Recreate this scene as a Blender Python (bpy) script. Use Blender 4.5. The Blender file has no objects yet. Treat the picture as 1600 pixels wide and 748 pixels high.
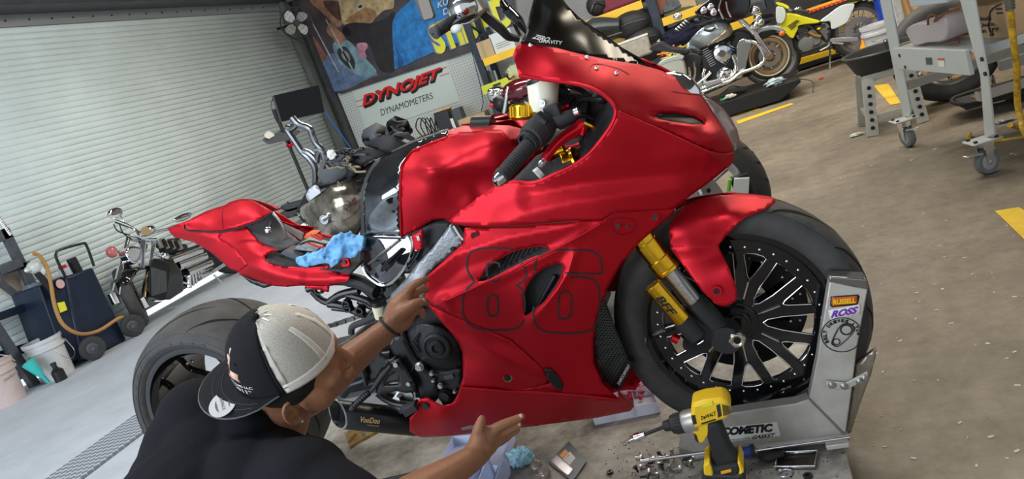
import bpy, math, random
import numpy as np
from mathutils import Vector, Matrix
from mathutils.geometry import delaunay_2d_cdt
random.seed(7)
PI = math.pi
SC = bpy.context.scene
COL = SC.collection
# ---------------------------------------------------------------- camera
F = 1150.0
_dn = np.array([.364, 1, .2363]); _dn /= np.linalg.norm(_dn)
_z = -_dn
_x = np.array([2878., -776., -1150.]); _x -= (_x @ _z) * _z; _x /= np.linalg.norm(_x)
_y = np.cross(_z, _x)
RW = np.array([_x, _y, _z])
CAM = np.array([0., 0., 1.2])
cd = bpy.data.cameras.new('camera'); cam = bpy.data.objects.new('camera', cd); COL.objects.link(cam)
cd.sensor_width = 36; cd.lens = F / 1600 * 36; cd.clip_start = .02; cd.clip_end = 200
r_, u_, b_ = RW @ [1, 0, 0], RW @ [0, -1, 0], -(RW @ [0, 0, 1])
cam.matrix_world = Matrix(((r_[0], u_[0], b_[0], 0), (r_[1], u_[1], b_[1], 0), (r_[2], u_[2], b_[2], 1.2), (0, 0, 0, 1)))
SC.camera = cam
SC.view_settings.view_transform = 'Standard'; SC.view_settings.look = 'None'
SC.view_settings.gamma = 1; SC.view_settings.use_curve_mapping = False
SC.view_settings.exposure = 0.0
# ---------------------------------------------------------------- daylight and lamps
W = bpy.data.worlds.new('world'); SC.world = W; W.use_nodes = True
nt = W.node_tree; bg = nt.nodes['Background']
bg.inputs[0].default_value = (.86, .93, 1, 1); bg.inputs[1].default_value = .7
def area(name, loc, target, sx, sy, power, col):
    l = bpy.data.lights.new(name, 'AREA'); l.shape = 'RECTANGLE'; l.size = sx; l.size_y = sy
    l.energy = power; l.color = col
    o = bpy.data.objects.new(name, l); COL.objects.link(o); o.location = loc
    d = Vector(target) - Vector(loc); o.rotation_euler = d.to_track_quat('-Z', 'Y').to_euler(); return o
area('doorway_daylight', (-4.4, -3.6, 2.3), (-2.6, 3, .5), 4.2, 3.2, 390, (.80, .90, 1))
area('ceiling_lamp_front', (-2.2, 1.2, 4.1), (-2.2, 1.3, 0), 2.4, .5, 90, (.95, .98, 1))
area('ceiling_lamp_middle', (.6, 4.2, 4.1), (.6, 4.2, 0), 2.4, .6, 110, (1, .9, .74))
area('ceiling_lamp_back', (-1.5, 7.6, 4.1), (-1.5, 7.8, 0), 4.5, .6, 260, (1, .95, .86))
area('ceiling_lamp_right', (3.4, 6.5, 4.1), (3.4, 6.5, 0), 2.4, .6, 150, (1, .88, .68))

sl = bpy.data.lights.new('sun', 'SUN'); sl.energy = 9.; sl.angle = .02; sl.color = (1, .97, .92)
so = bpy.data.objects.new('sun', sl); COL.objects.link(so); so.rotation_euler = Vector((.62, -.1, -1.)).to_track_quat('-Z', 'Y').to_euler()

# ---------------------------------------------------------------- helpers
def Y(px, py, v): d = RW @ np.array([px - 800, py - 374, F]); return Vector(CAM + (v - CAM[1]) / d[1] * d)
def X(px, py, v): d = RW @ np.array([px - 800, py - 374, F]); return Vector(CAM + (v - CAM[0]) / d[0] * d)
def Z(px, py, v=0.): d = RW @ np.array([px - 800, py - 374, F]); return Vector(CAM + (v - CAM[2]) / d[2] * d)
def V(*a): return Vector(a)

MATS = {}
def mat(name, col, rough=.5, metal=0., bump=0., bscale=40., coat=0., spec=.5, trans=0., alpha=1., emis=None, estr=0., var=0., vscale=6., col2=None, ior=1.45, sheen=0., aniso=0.):
    if name in MATS: return MATS[name]
    m = bpy.data.materials.new(name); m.use_nodes = True; n = m.node_tree; b = n.nodes['Principled BSDF']
    b.inputs['Base Color'].default_value = (*col, 1); b.inputs['Roughness'].default_value = rough
    b.inputs['Metallic'].default_value = metal; b.inputs['Coat Weight'].default_value = coat
    b.inputs['Coat Roughness'].default_value = .06
    b.inputs['Specular IOR Level'].default_value = spec; b.inputs['Transmission Weight'].default_value = trans
    b.inputs['Alpha'].default_value = alpha; b.inputs['IOR'].default_value = ior; b.inputs['Sheen Weight'].default_value = sheen
    b.inputs['Anisotropic'].default_value = aniso
    if emis: b.inputs['Emission Color'].default_value = (*emis, 1); b.inputs['Emission Strength'].default_value = estr
    tc = n.nodes.new('ShaderNodeTexCoord')
    if var or col2:
        ns = n.nodes.new('ShaderNodeTexNoise'); ns.inputs['Scale'].default_value = vscale; ns.inputs['Detail'].default_value = 8
        ns.inputs['Roughness'].default_value = .65
        n.links.new(tc.outputs['Object'], ns.inputs['Vector'])
        cr = n.nodes.new('ShaderNodeValToRGB')
        c2 = col2 if col2 else tuple(c * (1 - var) for c in col)
        cr.color_ramp.elements[0].position = .35; cr.color_ramp.elements[1].position = .65
        cr.color_ramp.elements[0].color = (*c2, 1); cr.color_ramp.elements[1].color = (*col, 1)
        n.links.new(ns.outputs['Fac'], cr.inputs['Fac']); n.links.new(cr.outputs['Color'], b.inputs['Base Color'])
    if bump:
        nb = n.nodes.new('ShaderNodeTexNoise'); nb.inputs['Scale'].default_value = bscale; nb.inputs['Detail'].default_value = 4
        n.links.new(tc.outputs['Object'], nb.inputs['Vector'])
        bp = n.nodes.new('ShaderNodeBump'); bp.inputs['Strength'].default_value = bump; bp.inputs['Distance'].default_value = .01
        n.links.new(nb.outputs['Fac'], bp.inputs['Height']); n.links.new(bp.outputs['Normal'], b.inputs['Normal'])
    MATS[name] = m; return m

ORG = {}
def thing(name, label, cat, loc=(0, 0, 0), group=None, kind=None):
    o = bpy.data.objects.new(name, None); COL.objects.link(o); o.empty_display_size = .05
    o.location = loc; o['label'] = label; o['category'] = cat
    if group: o['group'] = group
    if kind: o['kind'] = kind
    ORG[o.name] = Vector(loc); return o
def org(o):
    v = Vector((0, 0, 0))
    while o is not None: v += o.location; o = o.parent
    return v
def tag(o, label, cat, group=None, kind=None):
    o['label'] = label; o['category'] = cat
    if group: o['group'] = group
    if kind: o['kind'] = kind
    return o
def kids(o): return [c for c in bpy.data.objects if c.parent == o]
def copy_tree(o, parent=None):
    c = o.copy(); COL.objects.link(c); c.parent = parent
    for k in kids(o): copy_tree(k, c)
    return c

def frame(axis):
    a = Vector(axis).normalized(); t = Vector((0, 0, 1)) if abs(a.z) < .9 else Vector((1, 0, 0))
    u = a.cross(t).normalized(); return u, a.cross(u).normalized(), a
def catmull(pts, n=5, closed=False):
    P = [Vector(p) for p in pts]; out = []; L = len(P)
    if L < 3: return P
    rng = range(L if closed else L - 1)
    for i in rng:
        p0 = P[(i - 1) % L] if (closed or i > 0) else P[0] * 2 - P[1]
        p1 = P[i]; p2 = P[(i + 1) % L]
        p3 = P[(i + 2) % L] if (closed or i + 2 < L) else P[-1] * 2 - P[-2]
        for k in range(n):
            t = k / n
            out.append(.5 * ((2 * p1) + (p2 - p0) * t + (2 * p0 - 5 * p1 + 4 * p2 - p3) * t * t + (3 * p1 - p0 - 3 * p2 + p3) * t ** 3))
    if not closed: out.append(P[-1])
    return out

class MB:
    def __init__(s): s.v = []; s.f = []
    def add(s, vs, fs):
        b = len(s.v); s.v += [Vector(v) for v in vs]; s.f += [tuple(i + b for i in f) for f in fs]; return s
    def hexa(s, c8): return s.add(c8, [(0, 3, 2, 1), (4, 5, 6, 7), (0, 1, 5, 4), (1, 2, 6, 5), (2, 3, 7, 6), (3, 0, 4, 7)])
    def box(s, c, d, rot=0., M=None):
        c = Vector(c); x, y, z = d[0] / 2, d[1] / 2, d[2] / 2
        R = M if M is not None else Matrix.Rotation(rot, 3, 'Z')
        return s.hexa([c + R @ Vector(p) for p in ((-x, -y, -z), (x, -y, -z), (x, y, -z), (-x, y, -z), (-x, -y, z), (x, -y, z), (x, y, z), (-x, y, z))])
    def bar(s, p0, p1, w, h, up=(0, 0, 1)):
        p0 = Vector(p0); p1 = Vector(p1); a = (p1 - p0).normalized(); r = a.cross(Vector(up))
        if r.length < 1e-4: r = a.cross(Vector((1, 0, 0)))
        r.normalize(); u = r.cross(a); r *= w / 2; u *= h / 2
        return s.hexa([p0 - r - u, p0 + r - u, p1 + r - u, p1 - r - u, p0 - r + u, p0 + r + u, p1 + r + u, p1 - r + u])
    def cyl(s, p0, p1, r0, r1=None, n=16, caps=True):
        p0 = Vector(p0); p1 = Vector(p1); r1 = r0 if r1 is None else r1
        u, w, a = frame(p1 - p0); vs = []
        for p, r in ((p0, r0), (p1, r1)):
            for i in range(n): t = 2 * PI * i / n; vs.append(p + (u * math.cos(t) + w * math.sin(t)) * r)
        fs = [(i, (i + 1) % n, n + (i + 1) % n, n + i) for i in range(n)]
        if caps: fs += [tuple(range(n))[::-1], tuple(range(n, 2 * n))]
        return s.add(vs, fs)
    def tube(s, pts, r, n=8, sm=0, closed=False, flat=1.):
        if sm:
            if not np.isscalar(r):
                rr = []; L = len(pts)
                for i in range(L - 1):
                    for k in range(sm): rr.append(r[i] + (r[i + 1] - r[i]) * k / sm)
                rr.append(r[-1]); r = rr
            pts = catmull(pts, sm, closed)
        P = [Vector(p) for p in pts]; L = len(P); vs = []
        pu = None
        for i, p in enumerate(P):
            if closed: d = P[(i + 1) % L] - P[i - 1]
            else: d = P[min(i + 1, L - 1)] - P[max(i - 1, 0)]
            if d.length < 1e-9: d = Vector((0, 0, 1))
            d.normalize()
            if pu is None: u = frame(d)[0]
            else:
                u = pu - d * pu.dot(d)
                if u.length < 1e-6: u = frame(d)[0]
                u.normalize()
            pu = u; w = d.cross(u); rr = r if np.isscalar(r) else r[i]
            for k in range(n): t = 2 * PI * k / n; vs.append(p + (u * math.cos(t) + w * math.sin(t) * flat) * rr)
        fs = []
        for i in range(L if closed else L - 1):
            j = (i + 1) % L
            for k in range(n): fs.append((i * n + k, i * n + (k + 1) % n, j * n + (k + 1) % n, j * n + k))
        if not closed: fs += [tuple(range(n))[::-1], tuple(range((L - 1) * n, L * n))]
        return s.add(vs, fs)
    def sph(s, c, r, n=12, M=None):
        if np.isscalar(r): r = (r, r, r)
        c = Vector(c); m = n // 2 + 1; vs = []; R = M or Matrix.Identity(3)
        vs.append(c + R @ Vector((0, 0, -r[2])))
        for i in range(1, m):
            a = PI * i / m - PI / 2
            for k in range(n): t = 2 * PI * k / n; vs.append(c + R @ Vector((r[0] * math.cos(a) * math.cos(t), r[1] * math.cos(a) * math.sin(t), r[2] * math.sin(a))))
        vs.append(c + R @ Vector((0, 0, r[2]))); fs = []
        for k in range(n): fs.append((0, 1 + (k + 1) % n, 1 + k))
        for i in range(m - 2):
            for k in range(n): a = 1 + i * n; fs.append((a + k, a + (k + 1) % n, a + n + (k + 1) % n, a + n + k))
        a = 1 + (m - 2) * n
        for k in range(n): fs.append((a + k, a + (k + 1) % n, len(vs) - 1))
        return s.add(vs, fs)
    def lathe(s, prof, o, axis, n=32, t0=0., t1=2 * PI, closed=False):
        # prof: list of (along axis, radius)
        o = Vector(o); u, w, a = frame(axis); vs = []; full = abs(t1 - t0 - 2 * PI) < 1e-6; m = n if full else n + 1
        for h, r in prof:
            for i in range(m): t = t0 + (t1 - t0) * i / n; vs.append(o + a * h + (u * math.cos(t) + w * math.sin(t)) * r)
        fs = []; L = len(prof)
        for j in range(L if closed else L - 1):
            q = (j + 1) % L
            for i in range(n): k = (i + 1) % m; fs.append((j * m + i, j * m + k, q * m + k, q * m + i))
        return s.add(vs, fs)
    def prism(s, pts, off):
        P = [Vector(p) for p in pts]; o = Vector(off); n = len(P)
        fs = [tuple(range(n))[::-1], tuple(range(n, 2 * n))] + [(i, (i + 1) % n, n + (i + 1) % n, n + i) for i in range(n)]
        return s.add(P + [p + o for p in P], fs)
    def sheet(s, rows, closed=False):
        R = len(rows); Cn = len(rows[0]); vs = [p for r in rows for p in r]
        return s.add(vs, [(i * Cn + j, i * Cn + (j + 1) % Cn, (i + 1) * Cn + (j + 1) % Cn, (i + 1) * Cn + j) for i in range(R - 1) for j in range(Cn if closed else Cn - 1)])
    def build(s, name, m, parent=None, smooth=True, ang=.6, bevel=0., sub=0, solid=0., label=None, origin=None):
        o0 = org(parent) if parent else (Vector(origin) if origin else Vector((0, 0, 0)))
        me = bpy.data.meshes.new(name); me.from_pydata([tuple(v - o0) for v in s.v], [], s.f)
        me.materials.append(m); me.validate()
        import bmesh
        bm = bmesh.new(); bm.from_mesh(me); bmesh.ops.recalc_face_normals(bm, faces=bm.faces); bm.to_mesh(me); bm.free()
        if smooth: me.shade_smooth(); me.set_sharp_from_angle(angle=ang)
        o = bpy.data.objects.new(name, me); COL.objects.link(o)
        if parent: o.parent = parent
        elif origin: o.location = o0
        if solid: md = o.modifiers.new('s', 'SOLIDIFY'); md.thickness = solid; md.offset = 0
        if bevel: md = o.modifiers.new('b', 'BEVEL'); md.width = bevel; md.segments = 2; md.limit_method = 'ANGLE'
        if sub: md = o.modifiers.new('u', 'SUBSURF'); md.levels = sub; md.render_levels = sub
        if label: o['label'] = label
        return o

def inside(x, y, poly):
    c = False; j = len(poly) - 1
    for i in range(len(poly)):
        xi, yi = poly[i][:2]; xj, yj = poly[j][:2]
        if (yi > y) != (yj > y) and x < (xj - xi) * (y - yi) / (yj - yi) + xi: c = not c
        j = i
    return c
def rbf(ctrl):
    P = np.array([c[:2] for c in ctrl], float) / 100.; v = np.array([c[2] for c in ctrl], float); n = len(P)
    def U(r2): return np.where(r2 > 1e-12, r2 * np.log(np.maximum(r2, 1e-12)), 0.)
    K = U(((P[:, None] - P[None]) ** 2).sum(2)) + np.eye(n) * 4e-2
    Q = np.hstack([np.ones((n, 1)), P]); A = np.zeros((n + 3, n + 3)); A[:n, :n] = K; A[:n, n:] = Q; A[n:, :n] = Q.T
    w = np.linalg.lstsq(A, np.concatenate([v, np.zeros(3)]), rcond=None)[0]
    def f(x, y):
        p = np.array([x, y]) / 100.; return float(U(((P - p) ** 2).sum(1)) @ w[:n] + w[n] + w[n + 1] * p[0] + w[n + 2] * p[1])
    return f
def segdist(x, y, pl):
    best = 1e9; sd = 1
    for (x0, y0), (x1, y1) in zip(pl[:-1], pl[1:]):
        dx, dy = x1 - x0, y1 - y0; t = max(0, min(1, ((x - x0) * dx + (y - y0) * dy) / (dx * dx + dy * dy + 1e-9)))
        d = math.hypot(x - x0 - t * dx, y - y0 - t * dy)
        if d < best: best = d; sd = 1 if (dx * (y - y0) - dy * (x - x0)) > 0 else -1
    return best, sd
def depthf(ctrl, creases=()):
    f = rbf(ctrl)
    def g(x, y):
        d = f(x, y)
        for c in creases:
            pl, amp, w = c[:3]; mode = c[3] if len(c) > 3 else 't'
            r, s = segdist(x, y, pl)
            if r < w:
                if mode == 't': d -= amp * (1 - r / w)
                elif mode == 's': d -= amp * (1 - r / w) if s > 0 else 0
                else: d -= amp * (1 - r / w) ** 2 * (3 - 2 * (1 - r / w))
        return d
    g.creases = creases
    return g
BIKE_Y = 1.73
def panel(name, outline, df, m, parent, thick=.003, step=7, holes=(), lines=(), mirror=0., sm=0, proj=Y, label=None, ang=.9, hsm=0):
    if sm: outline = [(p.x, p.y) for p in catmull([(a[0], a[1], 0) for a in outline], sm, True)]
    holes = [[(p.x, p.y) for p in catmull([(a[0], a[1], 0) for a in h], hsm, True)] if hsm else h for h in holes]
    if not callable(df): df = depthf(df)
    vs = []; es = []
    def loop(pl, closed):
        st = len(vs); n = len(pl)
        for i in range(n if closed else n - 1):
            a = pl[i]; b = pl[(i + 1) % n]; L = math.hypot(a[0] - b[0], a[1] - b[1]); k = max(1, int(L / step + .5))
            for q in range(k): vs.append((a[0] + (b[0] - a[0]) * q / k, a[1] + (b[1] - a[1]) * q / k))
        if not closed: vs.append(tuple(pl[-1]))
        e = len(vs)
        for i in range(st, e - 1): es.append((i, i + 1))
        if closed: es.append((e - 1, st))
    loop(outline, True)
    for h in holes: loop(h, True)
    for l in lines: loop(l, False)
    for c in getattr(df, 'creases', ()):
        pl = c[0]; q = []
        for a, b in zip(pl[:-1], pl[1:]):
            k = max(1, int(math.hypot(a[0] - b[0], a[1] - b[1]) / step + .5))
            q += [(a[0] + (b[0] - a[0]) * i / k, a[1] + (b[1] - a[1]) * i / k) for i in range(k)]
        q.append(tuple(pl[-1])); prev = -1
        for i, p in enumerate(q):
            if inside(p[0], p[1], outline) and not any(inside(p[0], p[1], h) for h in holes) and min(math.hypot(p[0] - v[0], p[1] - v[1]) for v in vs) > 1.2:
                vs.append(p)
                if prev == i - 1 and i: es.append((len(vs) - 2 if not (len(c) > 3 and c[3] == 's') else len(vs) - 3, len(vs) - 1))
                prev = i
                if len(c) > 3 and c[3] == 's':
                    a = q[max(0, i - 1)]; b = q[min(len(q) - 1, i + 1)]; L = math.hypot(b[0] - a[0], b[1] - a[1])
                    vs.append((p[0] + (b[1] - a[1]) / L * 1.1, p[1] - (b[0] - a[0]) / L * 1.1))
    nb = len(vs); B = np.array(vs)
    x0, y0 = B.min(0); x1, y1 = B.max(0); row = 0; yy = y0
    while yy < y1:
        xx = x0 + (step / 2 if row % 2 else 0)
        while xx < x1:
            if inside(xx, yy, outline) and not any(inside(xx, yy, h) for h in holes) and ((B - [xx, yy]) ** 2).sum(1).min() > (step * .55) ** 2: vs.append((xx, yy))
            xx += step
        yy += step * .87; row += 1
    r = delaunay_2d_cdt([Vector(v) for v in vs], es, [], 0, 1e-4)
    V2, T = r[0], r[2]; fs = []
    for t in T:
        cx = sum(V2[i].x for i in t) / len(t); cy = sum(V2[i].y for i in t) / len(t)
        if inside(cx, cy, outline) and not any(inside(cx, cy, h) for h in holes): fs.append(tuple(t))
    P3 = [proj(v.x, v.y, df(v.x, v.y)) for v in V2]
    # orient toward camera
    if fs:
        a, b, c = (P3[i] for i in fs[0][:3]); nrm = (b - a).cross(c - a)
        if nrm.dot(Vector(CAM) - a) < 0: fs = [f[::-1] for f in fs]
    def mk(P3, fs):
        o0 = org(parent) if parent else Vector((0, 0, 0))
        me = bpy.data.meshes.new(name); me.from_pydata([tuple(v - o0) for v in P3], [], fs); me.materials.append(m); me.validate()
        me.shade_smooth(); me.set_sharp_from_angle(angle=ang)
        o = bpy.data.objects.new(name, me); COL.objects.link(o); o.parent = parent
        if thick: md = o.modifiers.new('s', 'SOLIDIFY'); md.thickness = thick; md.offset = -1
        if label: o['label'] = label
        return o
    o = mk(P3, fs)
    if mirror: mk([Vector((p.x, 2 * BIKE_Y - p.y, p.z)) for p in P3], [f[::-1] for f in fs])
    return o
def ribbon(mb, pts, df, w, lift=.0015, proj=Y, closed=False, sm=4):
    P = catmull([(a[0], a[1], 0) for a in pts], sm, closed) if sm else [Vector((a[0], a[1], 0)) for a in pts]
    L = len(P); rows = []
    for i in range(L):
        d = (P[(i + 1) % L] - P[i - 1]) if closed else (P[min(i + 1, L - 1)] - P[max(0, i - 1)])
        n = Vector((-d.y, d.x, 0)).normalized() * (w / 2)
        rows.append([proj(q.x, q.y, df(q.x, q.y) - lift) for q in (P[i] - n, P[i] + n)])
    if closed: rows.append(rows[0])
    mb.sheet(rows)
    return mb
FONT = None
def text_mesh(s, shear=0., bold=0.):
    c = bpy.data.curves.new('t', 'FONT'); c.body = s; c.shear = shear; c.offset = bold; c.resolution_u = 3
    o = bpy.data.objects.new('t', c); COL.objects.link(o); bpy.context.view_layer.update()
    me = bpy.data.meshes.new_from_object(o); vs = [Vector(v.co) for v in me.vertices]; fs = [tuple(p.vertices) for p in me.polygons]
    bpy.data.objects.remove(o); x0 = min(v.x for v in vs); x1 = max(v.x for v in vs); y0 = min(v.y for v in vs); y1 = max(v.y for v in vs)
    return [((v.x - x0) / (x1 - x0), (v.y - y0) / (y1 - y0)) for v in vs], fs
def text_on(mb, s, q, lift=.001, shear=0., bold=.0):
    # q: four corners bottom-left, bottom-right, top-right, top-left (3D)
    q = [Vector(a) for a in q]; uv, fs = text_mesh(s, shear, bold); n = (q[1] - q[0]).cross(q[3] - q[0]).normalized()
    if n.dot(Vector(CAM) - q[0]) < 0: n = -n
    vs = [q[0] * (1 - u) * (1 - v) + q[1] * u * (1 - v) + q[2] * u * v + q[3] * (1 - u) * v + n * lift for u, v in uv]
    return mb.add(vs, fs)
def curve_obj(name, pts, r, m, parent=None, n=8, sm=5): return MB().tube(pts, r, n, sm).build(name, m, parent)
# ---------------------------------------------------------------- materials
RED = mat('candy_red', (.50, .007, .018), .46, .6, bump=.03, bscale=300, spec=.4)
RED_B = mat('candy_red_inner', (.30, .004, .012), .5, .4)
BLK = mat('satin_black', (.012, .012, .013), .38)
BLKM = mat('matte_black', (.02, .02, .022), .62, bump=.1, bscale=120)
GLOSS = mat('gloss_black', (.006, .006, .007), .08, coat=.6)
RUB = mat('tyre_rubber', (.042, .041, .040), .62, bump=.15, bscale=60, col2=(.062, .059, .056), vscale=14)
GRV = mat('tyre_groove', (.003, .003, .003), .9)
GOLD = mat('gold_anodised', (.80, .46, .03), .24, 1., var=.15, vscale=30)
CHR = mat('chrome', (.78, .79, .8), .08, 1.)
STEEL = mat('brushed_steel', (.5, .5, .49), .33, 1., bump=.08, bscale=150, aniso=.4)
ALU = mat('milled_aluminium', (.75, .76, .78), .22, 1.)
SPAR = mat('grey_cast_frame', (.24, .25, .265), .42, .7, bump=.1, bscale=150)
ENG = mat('engine_casting', (.028, .029, .032), .42, .5, bump=.15, bscale=220)
GUN = mat('dark_grey_plastic', (.075, .08, .09), .6, bump=.1, bscale=300)
WHT = mat('white_plastic', (.72, .71, .66), .4)
RUBG = mat('grip_rubber', (.035, .035, .036), .75, bump=.2, bscale=200)
SILV = mat('silver_bracket', (.62, .63, .64), .35, .8)
CLOTH_B = mat('blue_shop_towel', (.16, .42, .74), .85, bump=.35, bscale=90, sheen=.3)

# ---------------------------------------------------------------- the room
def noise_floor():
    m = bpy.data.materials.new('stained_concrete'); m.use_nodes = True; n = m.node_tree; b = n.nodes['Principled BSDF']; L = n.links
    tc = n.nodes.new('ShaderNodeTexCoord')
    def noise(s, d, r=.6):
        a = n.nodes.new('ShaderNodeTexNoise'); a.inputs['Scale'].default_value = s; a.inputs['Detail'].default_value = d; a.inputs['Roughness'].default_value = r
        L.new(tc.outputs['Object'], a.inputs['Vector']); return a
    def ramp(src, p0, c0, p1, c1):
        a = n.nodes.new('ShaderNodeValToRGB'); e = a.color_ramp.elements; e[0].position = p0; e[1].position = p1; e[0].color = (*c0, 1); e[1].color = (*c1, 1)
        L.new(src, a.inputs['Fac']); return a
    big = ramp(noise(.9, 10, .65).outputs['Fac'], .32, (.130, .105, .074), .68, (.265, .222, .168))
    sm = ramp(noise(14, 8, .7).outputs['Fac'], .35, (.62, .60, .57), .6, (1, 1, 1))
    sp = ramp(noise(90, 3).outputs['Fac'], .70, (0, 0, 0), .78, (1, 1, 1))
    mx = n.nodes.new('ShaderNodeMixRGB'); mx.blend_type = 'MULTIPLY'; mx.inputs[0].default_value = .8
    L.new(big.outputs[0], mx.inputs[1]); L.new(sm.outputs[0], mx.inputs[2])
    # grey concrete on the left bay, cool daylight put into its colour
    sx = n.nodes.new('ShaderNodeSeparateXYZ'); L.new(tc.outputs['Object'], sx.inputs[0])
    gr = n.nodes.new('ShaderNodeMapRange'); gr.inputs[1].default_value = -3.6; gr.inputs[2].default_value = -.6; L.new(sx.outputs['X'], gr.inputs[0])
    lft = ramp(noise(2.2, 9, .7).outputs['Fac'], .3, (.46, .50, .56), .7, (.60, .65, .72))
    mb = n.nodes.new('ShaderNodeMixRGB'); L.new(gr.outputs[0], mb.inputs[0]); L.new(lft.outputs[0], mb.inputs[1]); L.new(mx.outputs[0], mb.inputs[2])
    m2 = n.nodes.new('ShaderNodeMixRGB'); m2.inputs[2].default_value = (.55, .5, .42, 1)
    ml = n.nodes.new('ShaderNodeMath'); ml.operation = 'MULTIPLY'; ml.inputs[1].default_value = .45; L.new(sp.outputs[0], ml.inputs[0])
    L.new(ml.outputs[0], m2.inputs[0]); L.new(mb.outputs[0], m2.inputs[1]); L.new(m2.outputs[0], b.inputs['Base Color'])
    ro = ramp(noise(5, 6).outputs['Fac'], .3, (.42, .42, .42), .7, (.75, .75, .75)); L.new(ro.outputs[0], b.inputs['Roughness'])
    bp = n.nodes.new('ShaderNodeBump'); bp.inputs['Strength'].default_value = .25; bp.inputs['Distance'].default_value = .01
    L.new(noise(40, 6).outputs['Fac'], bp.inputs['Height']); L.new(bp.outputs[0], b.inputs['Normal'])
    return m
def struct(name, mb, m, **k):
    o = mb.build(name, m, **k); o['kind'] = 'structure'; return o
WB = 11.5
struct('floor', MB().box((0, 5, -.05), (26, 24, .1)), noise_floor(), smooth=False)
PEG = mat('painted_pegboard', (.56, .60, .58), .6)
n = PEG.node_tree; tc = n.nodes['Texture Coordinate']
sep = n.nodes.new('ShaderNodeSeparateXYZ'); n.links.new(tc.outputs['Object'], sep.inputs[0])
def frac(sock):
    a = n.nodes.new('ShaderNodeMath'); a.operation = 'PINGPONG'; a.inputs[1].default_value = .0225; n.links.new(sock, a.inputs[0]); return a.outputs[0]
hx, hz = frac(sep.outputs['X']), frac(sep.outputs['Z'])
p2 = n.nodes.new('ShaderNodeMath'); p2.operation = 'MULTIPLY'; n.links.new(hx, p2.inputs[0]); n.links.new(hx, p2.inputs[1])
p3 = n.nodes.new('ShaderNodeMath'); p3.operation = 'MULTIPLY_ADD'; n.links.new(hz, p3.inputs[0]); n.links.new(hz, p3.inputs[1]); n.links.new(p2.outputs[0], p3.inputs[2])
p4 = n.nodes.new('ShaderNodeMath'); p4.operation = 'GREATER_THAN'; p4.inputs[1].default_value = .0065 ** 2; n.links.new(p3.outputs[0], p4.inputs[0])
mxp = n.nodes.new('ShaderNodeMixRGB'); mxp.inputs[1].default_value = (.05, .055, .055, 1); mxp.inputs[2].default_value = (.58, .62, .60, 1)
n.links.new(p4.outputs[0], mxp.inputs[0]); n.links.new(mxp.outputs[0], n.nodes['Principled BSDF'].inputs['Base Color'])
WALL = mat('painted_block_wall', (.30, .31, .31), .8, bump=.2, bscale=20, var=.2, vscale=3)
WALLD = mat('dark_steel_beam', (.085, .088, .095), .5, .3, var=.3, vscale=4)
struct('wall_back', MB().box((3.2, WB + .1, 2.2), (20.4, .2, 4.4)), WALL, smooth=False)
struct('ceiling', MB().box((2, 4.5, 4.45), (18, 14.2, .1)), mat('ceiling_deck', (.18, .18, .18), .8, var=.2, vscale=4), smooth=False)
SX = -6.8
# left wall round the roller door: far jamb, header, near jamb
struct('wall_left', MB().box((SX - .25, 11.35, 2.2), (.2, .75, 4.4)).box((SX - .25, 7.2, 3.85), (.2, 7.8, 1.1)).box((SX - .25, -.35, 2.2), (.2, 8.3, 4.4)), WALL, smooth=False)
# roller door curtain with curved slats
ZB, ZT = .13, 3.27
rows = []; npitch = 49; ph = (ZT - ZB) / npitch
for i in range(npitch):
    for t, dx in ((0., -.016), (.06, .000), (.16, .004), (.84, .004), (.92, .000), (.96, -.016)):
        z = ZB + (i + t) * ph; rows.append([V(SX + dx, 3.5, z), V(SX + dx, 10.98, z)])
shut = MB().sheet(rows)
SLAT = mat('pale_roller_steel', (.74, .82, .79), .5, .05, var=.12, vscale=1.6, bump=.03, bscale=8)
o = struct('door_1', shut, SLAT, ang=.9, solid=.004)
tb = MB().box((SX, 7.2, ZT + .06), (.05, 7.5, .12))
d1 = tb.build('top_bar', mat('grey_steel_trim', (.33, .34, .34), .5, .4), o, smooth=False)
sc = MB()
for k in range(26): sc.cyl((SX + .02, 3.8 + k * .28, ZT + .06), (SX + .034, 3.8 + k * .28, ZT + .06), .010, n=8)
sc.build('bolt', BLK, o)
MB().box((SX, 7.2, .1), (.06, 7.5, .07)).build('bottom_bar', mat('alu_bottom_bar', (.4, .41, .42), .4, .8), o, smooth=False)
struct('trim_1', MB().box((SX + .12, 7.2, 3.72), (.42, 7.7, .66)), WALLD, smooth=False, bevel=.01)        # steel hood over the curtain
JMB = mat('olive_grey_jamb', (.17, .18, .165), .5, .5, var=.2, vscale=5)
struct('trim_2', MB().box((SX + .07, 11.02, 1.7), (.10, .12, 3.4)).box((SX + .03, 11.16, 1.7), (.03, .2, 3.4)), JMB, smooth=False)
struct('trim_3', MB().box((SX + .05, 11.36, 1.7), (.16, .16, 3.4)), WALLD, smooth=False)
# sunlit apron outside, seen under the curtain
struct('trim_4', MB().box((SX - 3.1, 6, -.015), (5.8, 14, .04)), mat('sunlit_apron', (.8, .8, .78), .8), smooth=False)
# pegboard panels on the back wall
struct('trim_5', MB().box((-4.95, WB - .03, 1.1), (3.4, .04, 2.2)), PEG, smooth=False)
YEL = mat('floor_paint_yellow', (.72, .47, .03), .6, var=.25, vscale=12)
def floor_strip(px, nm, w=None):
    P = [Z(x, y, .002) for x, y in px]; return struct(nm, MB().prism(P, (0, 0, .002)), YEL, smooth=False)
floor_strip([(1555, 330), (1592, 324), (1640, 352), (1640, 395), (1602, 376)], 'trim_6')
floor_strip([(1365, 134), (1388, 131), (1408, 161), (1391, 164)], 'trim_7')
floor_strip([(1151, 189), (1236, 161), (1240, 163), (1153, 194)], 'trim_8')
floor_strip([(1120, 183), (1186, 169), (1188, 170.5), (1120, 186)], 'trim_9')

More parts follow.
